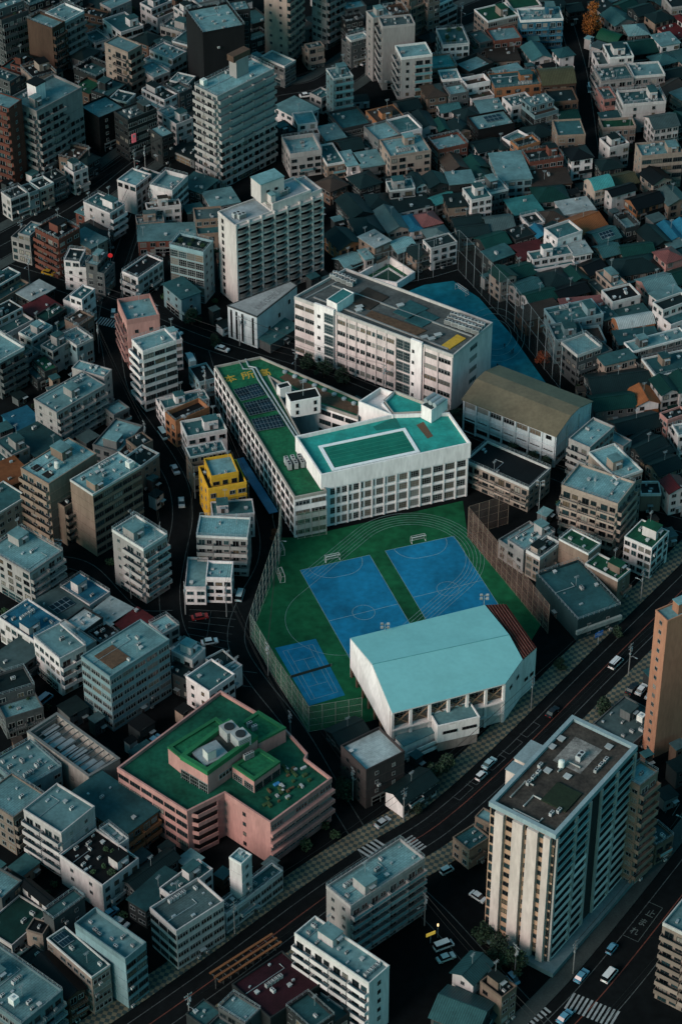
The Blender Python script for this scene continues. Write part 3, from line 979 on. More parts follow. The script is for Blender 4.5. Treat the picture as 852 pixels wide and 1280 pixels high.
(639, 213): """
-80,-72 -40,36 92,20 3 T pt ww x | the pale house with a wide sheet roof
100,10 105,65 260,45 2 N pn ww
110,90 130,150 270,135 2 G he ww
10,170 35,205 145,185 2 M pc ww
135,220 160,260 260,240 2 W hn ww
250,180 290,215 390,205 2 W pw nn x
245,255 320,320 450,265 2 B go ww | the big orange-roofed house
385,320 440,355 535,330 2 M gt ww s
440,400 470,430 545,410 2 B gt ww
500,290 530,320 610,300 2 D ft ww P
575,140 630,185 745,150 2 O gk ww | the orange-walled house with a black roof
490,100 530,140 625,110 3 W gk nn
385,60 420,95 480,80 3 C bc ww | the turquoise barrel-roofed house
645,20 710,60 768,50 3 C gk ww
480,50 500,80 610,50 2 D gy ww
735,110 790,165 860,150 2 B gD ww
630,310 720,380 815,370 2 D gd ww
720,280 770,345 840,330 2 W gu ww | the bright blue-roofed house
800,350 840,400 880,370 2 W pt ww
815,270 840,320 890,300 2 D gu ww
250,345 300,420 382,405 3 W pw ww x | the white stepped complex
85,420 130,470 320,440 3 W ft ww h
220,335 240,350 272,340 4 W ft nn x
30,400 50,440 150,410 2 D pr ww
0,310 40,340 100,325 2 D fd ww
95,300 120,330 160,320 2 D gu ww
85,250 110,290 140,280 2 W fd ww
165,290 200,340 290,320 2 N gd ww
510,450 540,520 735,480 2 N hd ww
540,390 560,430 700,410 2 D ge ww
720,410 765,455 832,430 3 P hp ww | the pink hip-roofed house
325,480 385,520 460,490 2 B gk ww
380,530 440,590 535,560 2 C ft nw h
440,610 495,670 615,640 3 W fk nn x | the white terraced row
215,600 250,640 370,600 2 N gk ww
235,650 265,705 465,690 2 N pp ww x | the salmon flat-roofed house
70,620 110,670 220,640 2 W ge ww
55,690 90,730 240,690 2 N pn ww
0,570 50,610 140,580 2 G gt ww
-30,500 0,540 100,510 2 D ge ww
190,740 230,760 455,730 3 T ft ww hc
225,800 245,840 435,820 3 T ft ww h
515,740 545,790 698,760 2 O bw ww | the orange house with a pale barrel roof
555,820 570,870 715,850 2 D pT ww
640,550 690,600 800,570 2 P gt ww
740,640 780,670 860,640 3 W pt nb
760,690 800,720 860,700 4 W fd nn
545,700 570,730 640,715 2 D pt ww
445,720 470,750 510,735 2 D pt ww
150,510 190,580 290,540 2 D hd ww
260,500 300,560 360,540 2 D ge ww
790,520 830,560 880,540 2 D ge ww
815,420 845,450 890,430 2 C pt ww
""",
(0, 426): """
-100,40 0,85 90,50 5 M ft wb
75,60 130,85 200,40 3 G fg ww x
140,110 170,160 265,115 2 D fg ww x
160,0 265,60 340,10 3 G ft ww h
188,285 305,352 530,225 5 G ft nb hc | the grey block with stacked balconies
365,175 480,215 530,150 5 G ft kn
470,520 600,565 710,430 2 M ft ww h
650,500 690,545 760,500 3 B fd wn
655,570 730,620 770,580 3 B fd wn
95,645 245,720 490,570 7 B ft bk cL | the apartment block with two black roof pits
345,705 465,775 710,635 7 B ft ks cL | the beige grid-fronted block
275,790 370,850 460,800 5 B fk kb c
-20,640 20,720 100,660 3 O po ww | the low orange-roofed shed
-40,580 0,590 125,560 3 G ft ww h
65,500 190,560 310,530 2 D pT ww
40,390 130,450 205,440 1 U pu kk
665,30 715,60 890,15 7 W ft bs x | the white block with rounded corner balconies
770,165 800,190 900,150 4 W ft sk x
540,330 570,380 605,350 2 M ft ww
""",
(213, 426): """
88,140 145,215 235,195 2 T fk ww x | the black-roofed shed by the school
-10,300 0,330 155,290 3 W ft ww h
15,370 50,420 170,360 3 O fk ww P | the orange-edged terrace house
60,440 75,470 240,440 3 W ft ww h
75,540 110,610 290,575 4 B ft nw c
170,600 205,690 340,665 5 Y ft nw xL | the bright yellow house
135,640 190,752 382,720 4 Y fd nw xL
200,790 210,820 400,800 3 P fT ww h
205,835 215,860 410,850 3 W ft ww h
""",
(426, 426): """
618,608 937,745 1002,690 3 C fk bw x | the low apartments with a black roof
""",
(639, 426): """
300,510 390,545 515,440 5 G ft bw x | the grey block with a flat teal roof
245,735 530,825 630,720 6 C ft bb cxL | the wide pale balcony block
400,560 525,700 635,640 6 C ft ks hL
440,100 465,115 615,90 3 C pt nb
400,60 430,70 460,50 4 C ft nn x
330,60 350,75 480,30 4 M ft wb
600,40 640,90 880,20 3 M ft ww h
650,100 710,165 880,130 3 B fT ww h
415,220 420,260 690,215 2 D gd ww
425,290 430,340 605,310 2 M ge ww
580,245 620,315 730,300 2 W go nw | the white house with an orange gable
695,195 745,260 835,240 3 W ge nw
800,180 835,250 900,230 3 W ge nw
515,410 560,470 750,420 2 D gd ww
570,500 620,550 720,480 2 D gd ww
610,540 650,580 760,520 2 D gd ww
660,570 700,620 800,560 2 D gd ww
710,630 740,660 830,620 2 B gd ww
770,395 795,430 852,400 3 P fd ww
810,420 820,460 880,440 3 W ft wb
745,700 790,760 870,740 3 W gr nw
640,750 645,775 735,775 2 B fd nk
490,515 540,540 575,515 3 G ft nn
""",
(0, 639): """
-80,-20 0,-5 65,-20 4 C ft nw
0,190 150,280 270,195 5 G ft wb hx | the grey block with open balcony fronts
300,385 450,475 555,410 2 W fu nn h
195,470 310,560 425,490 2 M pD ww s
20,555 155,635 285,560 3 W fu wn h | the white block with a bright blue roof
470,540 555,575 670,490 2 D pw ww x
590,560 640,590 735,530 2 N pr ww
255,615 370,690 445,645 3 G fw ww
170,650 295,715 355,700 4 W ft wb x
5,735 80,785 200,700 2 M pD ww
400,735 550,835 850,650 6 T ft ss v | the teal ribbon-windowed office
555,105 718,200 845,130 6 G ft Mb hx | the pale block on the street corner
370,580 420,610 460,580 3 D fw nn
430,610 480,650 530,620 2 K fk nn
770,590 810,620 852,600 3 G ft ww
""",
(213, 639): """
130,132 385,140 410,40 5 G ft bn xv | the grey slab with ribbon balconies
175,345 305,345 320,262 3 W ft wn x | the small white house by the car park
115,380 178,380 190,260 2 W ft wn x
20,690 110,750 140,700 3 W ft ww h
30,800 100,840 160,770 2 D fd ww
165,775 240,800 300,790 2 W fd ww
245,800 280,830 310,805 2 W ft wn
""",
(639, 639): """
-25,100 60,200 185,90 3 G ft wn hc
65,205 140,245 245,170 3 C fd wn hc
222,195 340,245 425,190 4 B fg kk x | the beige block with green roofs
340,290 495,380 555,310 3 B fg kn hx
175,310 330,555 475,430 2.4 V fT kn cx | the dark wedge block
555,140 700,190 800,110 4 W fg ww hx | the white block with a mossy green roof
705,508 778,556 1060,440 15 A ft nk hL | the tall terracotta tower
""",
(0, 852): """
345,575 600,745 735,660 3 O pT wb x | the orange-beige block with a teal roof
178,645 325,735 435,650 5 W ft bn x | the white block with small side balconies
-30,590 68,645 210,545 4 C ft wb x
-20,430 110,540 275,450 3 T ft ww ct
468,800 530,845 580,815 3 W ft wn c
-10,0 50,120 160,80 3 M fd wb
-60,60 0,120 40,90 3 D fd ww
""",
(213, 852): """
105,-20 195,20 305,-40 3 W ft nw
""",
(426, 852): """
25,320 125,455 300,345 4 H fw nn x | the dark brick box with a pale roof
245,545 310,610 470,490 1.6 W gd kw | the small white gabled house by the pavement
650,700 745,755 790,700 3 B ft wn x
550,790 640,850 750,790 2 B fT wn
-40,230 0,320 120,240 1 D gd ww
""",
(639, 852): """
560,470 640,532 722,452 11 B ft wb xL | the brown tower wing
480,200 600,290 690,180 1 M fD ww h
635,270 690,300 720,250 1 G pt ww
680,790 720,830 790,780 2 B ft ww c
""",
(0, 1067): """
330,10 545,145 710,45 3 W fk nw hg | the white block with a black roof terrace
660,130 700,175 880,30 2 M gd ww
690,210 760,260 900,130 2 D pT ww
232,432 460,625 560,570 4 C fT ws sL | the long narrow grey block
240,300 270,335 420,220 4 M ft kn L
130,390 215,410 260,350 3 C fk nn xL
370,375 620,555 715,475 5 T ft ks cP | the teal block with a light well
190,545 345,700 430,660 3 N gk nb
-150,630 110,810 250,710 4 T ft sb c | the teal block with many roof machines
25,220 125,325 240,230 3 W gk nk | the white gabled house on a green roof
-60,350 80,460 240,300 2 W fe sw
-40,150 40,210 120,125 3 M ft ww
20,490 100,560 145,520 2 M fd ww
""",
(213, 1067): """
-104,284 30,400 270,250 4 W fD ss x | the white office with ribbon windows
-60,130 0,200 140,80 3 W ft ww h
265,295 280,312 560,92 2 W ft ks cL | the low white wing with green-tinted roof
295,30 355,60 410,15 6 W ft kn xL | the slim white stair tower
315,655 500,830 745,655 3 D fm kk x | the dark maroon flat roof
610,800 700,852 850,770 3 D fT ww x
250,830 340,880 480,750 3 M ft ww
110,840 170,870 220,840 2 D ft ww
608,420 988,664 1117,600 6 W ft bn v | the long white block with side windows
770,180 900,276 1272,36 6 G ft nb vh | the grey block with white balconies
""",
(426, 1067): """
465,825 680,885 785,755 2 M gt ww x
575,600 660,650 750,550 3 W gT nn
680,660 790,740 860,690 3 B fd ww hc
""",
(639, 1067): """
760,350 1000,480 1100,330 8 C ft bn x | the pinkish balcony block by the wide road
""",
}
for u_, txt in SURVEY.items():
    for ln_ in txt.strip().splitlines(): building(u_, ln_)
# ------------------------------------------------------------------ the buildings with a plan of their own
def rel(T, pts): return [(p[0] - T.location.x, p[1] - T.location.y) for p in pts]
def G(pts, z): return [gp(u, v, z) for u, v in pts]
def mix2(p, q, t): return (p[0] + (q[0] - p[0]) * t, p[1] + (q[1] - p[1]) * t)
BLOCKED = []     # ground taken by them: (polygon)

def centre(pts): return (sum(p[0] for p in pts) / len(pts), sum(p[1] for p in pts) / len(pts), 0)

POOLW = surf('pool_deck', (.022, .31, .265), .7, .45, .25, 0, streak=False)
POOLG = surf('pool_water', (.012, .15, .10), .25, .35, .3, 0, streak=False)
GREEN = surf('green_roof_paint', (.011, .115, .052), .7, .55, .16, .08, streak=False, fine=.25, spec=.15)
WHITE = surf('school_white', (.76, .715, .69), .8, .2, .2, .02, spec=.12); PINK = surf('pink_render', (.41, .215, .19), .8, .3, .25, .02)
YELLOWP = surf('yellow_roof_paint', (.52, .31, .03), .7, .35, .8, 0, streak=False)
WLINE = surf('white_line_paint', (.55, .57, .56), .7, .45, 1.2, 0, streak=False)

def trim_bars(T, p0, p1, zs, verts_z, n, w=.5, d=.25, mat=None, name='pilaster'):
    """a grid of pilasters and ledges along a wall, one mesh"""
    mb = MB(); ln = hypot(p1[0] - p0[0], p1[1] - p0[1]); ang = atan2(p1[1] - p0[1], p1[0] - p0[0])
    ux, uy = cos(ang), sin(ang)
    for k in range(n + 1):
        s = min(max(k * ln / n, w / 2), ln - w / 2)
        mb.box((p0[0] + ux * s + uy * d / 2 - T.location.x, p0[1] + uy * s - ux * d / 2 - T.location.y, (verts_z[0] + verts_z[1]) / 2), (w, d, verts_z[1] - verts_z[0]), ang)
    for z in zs:
        mb.box(((p0[0] + p1[0]) / 2 + uy * (d * .35) - T.location.x, (p0[1] + p1[1]) / 2 - ux * (d * .35) - T.location.y, z), (ln, d * .7, .28), ang)
    return mb.obj(name, mat or WHITE, T)

def pbox(T, pts, z0, z1, wm, rm, name='roof_hut', parapet=.3):
    """a rooftop hut from its three seen roof corners in the photo"""
    L_, B_, R_ = [Vector(gp(u, v, z1)) for u, v in pts]
    e1, e2 = L_ - B_, R_ - B_; th = atan2(e2.y, e2.x); ex = Vector((cos(th), sin(th))); ey = Vector((-ex.y, ex.x)); a = max(1.5, abs(e1.dot(ey))); b = e2.length
    c = B_ + ex * b / 2 + ey * a / 2; loc = (c.x - T.location.x, c.y - T.location.y, z0)
    mb = MB(); hh = z1 - z0; mb.box((0, 0, hh / 2), (b, a, hh)); o = mb.obj(name, wm, T, loc, th)
    mb = MB(); mb.ring([(-b / 2, -a / 2), (b / 2, -a / 2), (b / 2, a / 2), (-b / 2, a / 2)], hh - .1, hh + parapet, .2, .04); 
    mb.quad([(-b / 2 + .1, -a / 2 + .1, hh + .03), (b / 2 - .1, -a / 2 + .1, hh + .03), (b / 2 - .1, a / 2 - .1, hh + .03), (-b / 2 + .1, a / 2 - .1, hh + .03)], 1)
    mb.obj('hut_roof', [wm, rm], o)
    return o, a, b, th

def sheet(T, name, pts, z, mat):
    mb = MB(); mb.quad([(x, y, z) for x, y in (pts if sum(pts[k][0] * pts[(k + 1) % len(pts)][1] - pts[(k + 1) % len(pts)][0] * pts[k][1] for k in range(len(pts))) > 0 else pts[::-1])])
    return mb.obj(name, mat, T)

def text_part(T, body, org, ex, size, z, mat, name, aspect=1.0, bold=0, tall=1.0):
    cu = bpy.data.curves.new(name, 'FONT'); cu.body = body; cu.size = size; cu.extrude = .005; cu.offset = bold; cu.resolution_u = 2; cu.materials.append(mat)
    o = bpy.data.objects.new(name, cu); COL.objects.link(o)
    if T is not None: o.parent = T; o.location = (org[0] - T.location.x, org[1] - T.location.y, z)
    else: o.location = (org[0], org[1], z)
    o.rotation_euler = (0, 0, atan2(ex[1], ex[0])); o.scale = (aspect, tall, 1)
    bpy.context.view_layer.update(); dg = bpy.context.evaluated_depsgraph_get(); me = bpy.data.meshes.new_from_object(o.evaluated_get(dg), depsgraph=dg)
    if not me.materials: me.materials.append(mat)
    n = put(name, me, T, o.location[:], o.rotation_euler[2], (aspect, tall, 1)); bpy.data.objects.remove(o)
    return n

def school_with_pool():
    z1, z2 = 13.5, 18.6; rng = rnd(4)
    wing = G([(268.5, 460), (368, 624), (408, 616), (374, 543), (337, 473), (325.5, 448)], z1)
    strip = G([(337.2, 473), (398, 507.5), (447, 524), (453, 503), (325.5, 448.2)], z1)
    pool = G([(371, 546), (402, 593), (586, 553.5), (560, 516.5), (491, 519)], z2)
    T = thing('school_building', centre(wing + pool), 'white school with a rooftop pool, green roof, solar panels and yellow lettering', 'school')
    BLOCKED.extend([wing, strip, pool, G([(491, 519), (560, 516), (493, 490), (449, 502)], z2), G([(374, 543), (337, 473), (447, 524), (491, 519)], z1)])
    mb = MB(); mb.prism(rel(T, wing), 0, z1); mb.obj('long_wing', WHITE, T)
    mb = MB(); mb.prism(rel(T, strip), 0, z1 - .02); mb.obj('rear_wing', WHITE, T)
    mb = MB(); mb.prism(rel(T, pool), 0, z2 - 1.0); mb.obj('pool_block', WHITE, T)
    whole = G([(268.5, 460), (368, 624), (408, 616), (374, 543), (337.1, 473), (398, 507.5), (447, 524), (453, 503), (325.5, 448)], z1)
    sheet(T, 'roof', rel(T, whole), z1 + .03, GREEN)
    mb = MB(); mb.ring(rel(T, whole), z1 - .15, z1 + .75, .4, .06); mb.obj('parapet', surf('parapet_stone', (.36, .33, .29), .8, .3), T)
    sheet(T, 'planted_roof', rel(T, G([(349, 472), (401, 503), (449, 519), (451, 509), (425, 497), (358, 467)], z1)), z1 + .05, surf('dry_roof_planting', (.095, .055, .032), .95, .5, .9, 0, streak=False, fine=.35))
    for k in range(8):
        u, v = 356 + k * 12.3, 464 + k * 5.6
        p = gp(u, v, z1 + .5); put('roof_vent', cached('dome', lambda: (lambda m: (m.tube([(0, 0, 0), (0, 0, .5)], .75, 10), m.tube([(0, 0, .5), (0, 0, .8)], .75, 10, r2=.2), m.mesh('dome', METAL))[2])(MB())), T, (p[0] - T.location.x, p[1] - T.location.y, z1 + .04))
    # pool deck
    sheet(T, 'pool_deck', rel(T, pool), z2 - .97, POOLW)
    mb = MB(); mb.ring(rel(T, pool), z1 + .1, z2 + .15, .45, .35); mb.obj('pool_parapet', WHITE, T)
    basin = G([(398, 558), (417, 588.5), (525, 565.5), (503.5, 535.5)], z2 - .9)
    # the pool as a square-cornered rectangle
    c = Vector(centre(basin)[:2]); d = (Vector(basin[2]) - Vector(basin[1])); b_ = d.length; th = atan2(d.y, d.x); ex = Vector((cos(th), sin(th))); ey = Vector((-ex.y, ex.x)); a_ = (Vector(basin[0]) - Vector(basin[1])).dot(ey) * .97
    def rect(w, h): return [tuple(c + ex * (sx * w / 2) + ey * (sy * h / 2)) for sx, sy in ((-1, -1), (1, -1), (1, 1), (-1, 1))]
    mb = MB(); mb.ring(rel(T, rect(b_, a_)), z2 - .97, z2 - .72, 1.0, .2); mb.obj('pool_rim', surf('pool_rim_white', (.78, .80, .79), .6, .15, 1, 0, streak=False), T)
    sheet(T, 'pool_water', rel(T, rect(b_ - 1.2, a_ - 1.2)), z2 - .86, POOLG)
    mb = MB()
    for k in range(1, 7):
        q = c + ey * (-a_ / 2 + k * a_ / 7); mb.box((q.x - T.location.x, q.y - T.location.y, z2 - .84), (b_ - 2.5, .12, .03), th)
    mb.obj('lane_rope', surf('lane_rope', (.03, .24, .16), .6), T)
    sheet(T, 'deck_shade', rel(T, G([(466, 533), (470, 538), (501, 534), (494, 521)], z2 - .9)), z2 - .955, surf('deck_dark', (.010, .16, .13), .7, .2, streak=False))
    # rear annex behind the pool
    an = G([(491, 519.5), (558, 516), (493, 491), (479, 503)], z2 - .6)
    mb = MB(); mb.prism(rel(T, an), 0, z2 - .7); mb.obj('annex', WHITE, T)
    sheet(T, 'annex_deck', rel(T, an), z2 - .67, POOLW); mb = MB(); mb.ring(rel(T, an), z2 - .9, z2 + .3, .35, .04); mb.obj('parapet', surf('parapet_stone', (.36, .33, .29), .8, .3), T)
    b2 = G([(448, 502), (490.5, 519), (478.5, 503.5), (492, 490.5), (475, 484.5)], z2 + .2)
    mb = MB(); mb.prism(rel(T, b2), 0, z2 - 1.6); mb.ring(rel(T, b2), z2 - 1.8, z2 + .3, .4, .05); mb.obj('stair_block', WHITE, T)
    o, a, b, th2 = pbox(T, [(523, 509), (539, 513.5), (559, 500)], z2 - .9, z2 + 3.4, WHITE, flatroof('D'))
    for k in range(3): put('water_cylinder', cached('cyl', lambda: (lambda m: (m.tube([(-2, 0, .8), (2, 0, .8)], .75, 10), m.mesh('cyl', METAL))[1])(MB())), o, (0, (k - 1) * 1.6, 4.5), 0)
    sheet(T, 'brown_steps', rel(T, G([(520, 531), (534, 548), (541, 545), (529, 527)], z2 - .9)), z2 - .94, surf('brown_boards', (.13, .075, .045), .8))
    # stair tower and hut on the wing
    o, a, b, th2 = pbox(T, [(352.5, 493), (363, 503.5), (400.5, 496.5)], z1, z1 + 5.4, WHITE, flatroof('k'))
    for sx in (-.28, .32):
        for k in range(2): put('window', win_mesh('slide', 4, 1), o, (b * sx, -a / 2, 1.6 + k * 2.4), 0, (.8, 1, 1.3))
    put('antenna', antenna_mesh(), o, (0, 0, 5.4), 0, (1.6,) * 3)
    pbox(T, [(344, 482), (350, 487), (364, 483)], z1, z1 + 3.2, WHITE, flatroof('d'))
    # white pipe duct, solar arrays, machines, lettering
    duct = G([(299, 451), (304, 461), (316, 461), (323, 475), (371, 549)], z1 + .4); mb = MB(); mb.tube([(x - T.location.x, y - T.location.y, z1 + .35) for x, y in duct], .28, 6)
    duct = G([(307, 449), (311, 458), (320, 459.5), (327, 472), (373, 545)], z1 + .4); mb.tube([(x - T.location.x, y - T.location.y, z1 + .35) for x, y in duct], .28, 6)
    mb.obj('roof_duct', METAL, T)
    for q in ([(292.5, 487.5), (323, 479.5), (332, 493.5), (299, 501)], [(303, 504.5), (335.5, 497.5), (344.5, 512.5), (313, 519.5)], [(314, 524), (349, 517.5), (356, 532), (320, 541)]):
        w = G(q, z1 + .6); cc = Vector(centre(w)[:2]); d = Vector(w[1]) - Vector(w[0]); e = Vector(w[2]) - Vector(w[1]); th_ = atan2(d.y, d.x)
        nn = abs(e.x * -sin(th_) + e.y * cos(th_))
        for i in range(2):
            for j in range(3):
                p = cc + Vector((cos(th_), sin(th_))) * ((i - .5) * d.length / 2) + Vector((-sin(th_), cos(th_))) * ((j - 1) * nn / 3)
                x = put('solar_panel', solar_mesh(), T, (p.x - T.location.x, p.y - T.location.y, z1 + .7), th_, (d.length / 2 * .97, nn / 3 * .93, 1)); x.rotation_euler = (radians(9), 0, th_)
    for k in range(3):
        for j in range(2):
            p = gp(358 + k * 8 + j * 3.5, 578 - k * 1.5 + j * 6, z1 + .6); put('air_conditioner', ac_mesh(), T, (p[0] - T.location.x, p[1] - T.location.y, z1 + .3), radians(105), (1.15, 1.2, 1.7))
    p0, p1 = Vector(gp(285, 478.0, z1)), Vector(gp(339, 467.5, z1)); d = (p1 - p0)
    for ch, u, v in (('本', 281.5, 478), ('所', 304, 473.5), ('高', 324.5, 470.5)): text_part(T, ch, gp(u - 1, v + .8, z1), d, d.length * .31, z1 + .06, YELLOWP, 'roof_lettering', 1.0, .022)
    # facades
    for zz in (z1 - 3.4,): pass
    facade(T, T.location, wing[0], wing[1], 0, 4, 3.35, 'r', 'W', rng, gl=None)
    ln = hypot(wing[1][0] - wing[0][0], wing[1][1] - wing[0][1])
    trim_bars(T, wing[0], wing[1], [k * 3.35 for k in range(1, 5)], (0, z1), int(ln / 3.4 + .5), .4, .22)
    CAPS[T.name]['window'] = 0
    facade(T, T.location, wing[1], wing[2], 0, 4, 3.35, 's', 'W', rng)
    q0 = wing[2]; f0, f1 = pool[1], pool[2]
    facade(T, T.location, mix2(f0, f1, .05), mix2(f0, f1, .985), 0, 4, 3.35, 'r', 'W', rng, gl='s')
    ln = hypot(f1[0] - f0[0], f1[1] - f0[1])
    trim_bars(T, mix2(f0, f1, .01), mix2(f0, f1, .995), [k * 3.35 for k in range(1, 5)], (0, z1), int(ln * .985 / 3.4 + .5), .45, .25)
    CAPS[T.name]['window'] = 70
    facade(T, T.location, strip[1], strip[2], 3.4, 3, 3.35, 's', 'W', rng)

def rear_school():
    z = 19.6; rng = rnd(6)
    b = G([(368, 373.5), (566, 447), (615, 406), (432, 338)], z)
    T = thing('school_building', centre(b), 'long pinkish white school slab behind the pool school, blue playground at its back', 'school')
    BLOCKED.append(b)
    wm = surf('rose_white_render', (.62, .525, .50), .8, .3, .25, .02)
    mb = MB(); mb.prism(rel(T, b), 0, z, topmi=0); mb.obj('wall', wm, T)
    sheet(T, 'roof', rel(T, b), z + .03, surf('rear_school_roof', (.085, .095, .092), .8, .5, .15, 0, streak=False, fine=.2, spec=.12))
    mb = MB()
    for q in ([(392, 372), (560, 437)], [(415, 357), (590, 421)], [(378, 376), (436, 345)]): w = G(q, z); mb.tube([(x - T.location.x, y - T.location.y, z + .12) for x, y in w], .35, 4)
    mb.obj('roof_walkway', surf('walkway_grey', (.22, .23, .225), .8, .3), T)
    mb = MB(); mb.ring(rel(T, b), z - .2, z + .9, .4, .06); mb.obj('parapet', surf('parapet_pale', (.40, .38, .36), .8, .3), T)
    for q, m in (([(491, 391), (512, 399.5), (535, 386.5), (512, 376)], flatroof('T')), ([(505, 401), (527, 410), (549, 398), (530, 389)], flatroof('T')), ([(436, 377), (462, 388), (486, 372), (459, 360)], flatroof('n')), ([(456, 396), (520, 420), (533, 414), (464, 389)], surf('dry_roof_planting', (.095, .055, .032), .95, .5, .9, 0, streak=False, fine=.35)), ([(551, 433), (562, 437), (582, 424), (571, 419)], YELLOWP)):
        mb = MB(); mb.prism(rel(T, G(q, z)), z + .05, z + .35); mb.obj('roof_bed', m, T)
    for k in range(5):
        for j in range(3):
            p = gp(560 + k * 8.5 + j * 3.5, 403 + k * 3 - j * 4.3, z + .9); put('air_conditioner', ac_mesh(), T, (p[0] - T.location.x, p[1] - T.location.y, z + .35), radians(-24), (1.3, 1.1, 1.3))
    for k in range(4):
        for j in range(2):
            p = gp(416 + k * 7 + j * 4, 346 + k * 3 - j * 3.5, z + .9); put('air_conditioner', ac_mesh(), T, (p[0] - T.location.x, p[1] - T.location.y, z + .35), radians(-24), (1.2, 1.0, 1.3))
    for u, v in ((448, 388), (449, 384), (539, 424), (547, 419), (530, 422), (500, 382)):
        p = gp(u, v, z + .5); put('roof_vent', vent_mesh(), T, (p[0] - T.location.x, p[1] - T.location.y, z + .04), .4, (2.2, 1.4, 1.2))
    # the white stair tower on the front, with the green-roofed hut behind it
    t = G([(391.5, 369), (419, 381), (433, 370.5), (406, 359)], z + 3.2); 
    o, a, b_, th = pbox(T, [(408, 375), (421, 381), (442, 367)], z, z + 3.2, WHITE, flatroof('c'))
    fz = b[0], b[1]
    def fp(t_): return mix2(b[0], b[1], t_)
    def slab(t0, t1, z0, z1, d, name, m):
        mb = MB(); p, q = fp(t0), fp(t1); ang = atan2(q[1] - p[1], q[0] - p[0]); ln = hypot(q[0] - p[0], q[1] - p[1]); c = mix2(p, q, .5)
        mb.box((c[0] + sin(ang) * d / 2 - T.location.x, c[1] - cos(ang) * d / 2 - T.location.y, (z0 + z1) / 2), (ln, d, z1 - z0), ang); mb.obj(name, m, T)
        return p, q, ang
    for t0, t1 in ((.135, .26), (.745, .815)):
        p, q, ang = slab(t0, t1, 0, z + 1.6, .7, 'stair_tower', WHITE)
        off = (sin(ang) * .7, -cos(ang) * .7)
        facade(T, T.location, (p[0] + off[0], p[1] + off[1]), (mix2(p, q, .5)[0] + off[0], mix2(p, q, .5)[1] + off[1]), 0, 5, 3.9, 'n', 'W', rng, gl=4)
    for t0, t1 in ((.0, .13), (.275, .64), (.82, .99)):
        facade(T, T.location, fp(t0), fp(t1), 0, 5, 3.9, 's', 'W', rng, gl='s')
    for t0, t1 in ((.65, .74), (.20, .26)):
        p, q = fp(t0), fp(t1); ang = atan2(q[1] - p[1], q[0] - p[0]); off = (sin(ang) * .75, -cos(ang) * .75) if t0 < .5 else (0, 0)
        facade(T, T.location, (p[0] + off[0], p[1] + off[1]), (q[0] + off[0], q[1] + off[1]), 0, 5, 3.9, 'g', 'W', rng, gl=1)
    trim_bars(T, fp(.27), fp(.65), [], (0, z), 6, .35, .3, wm)
    trim_bars(T, fp(.82), fp(.998), [], (0, z), 2, .35, .3, wm)
    CAPS[T.name]['window'] = 88
    e0, e1 = mix2(b[1], b[2], .42), mix2(b[1], b[2], .62)
    facade(T, T.location, e0, e1, 0, 5, 3.9, 's', 'W', rng)

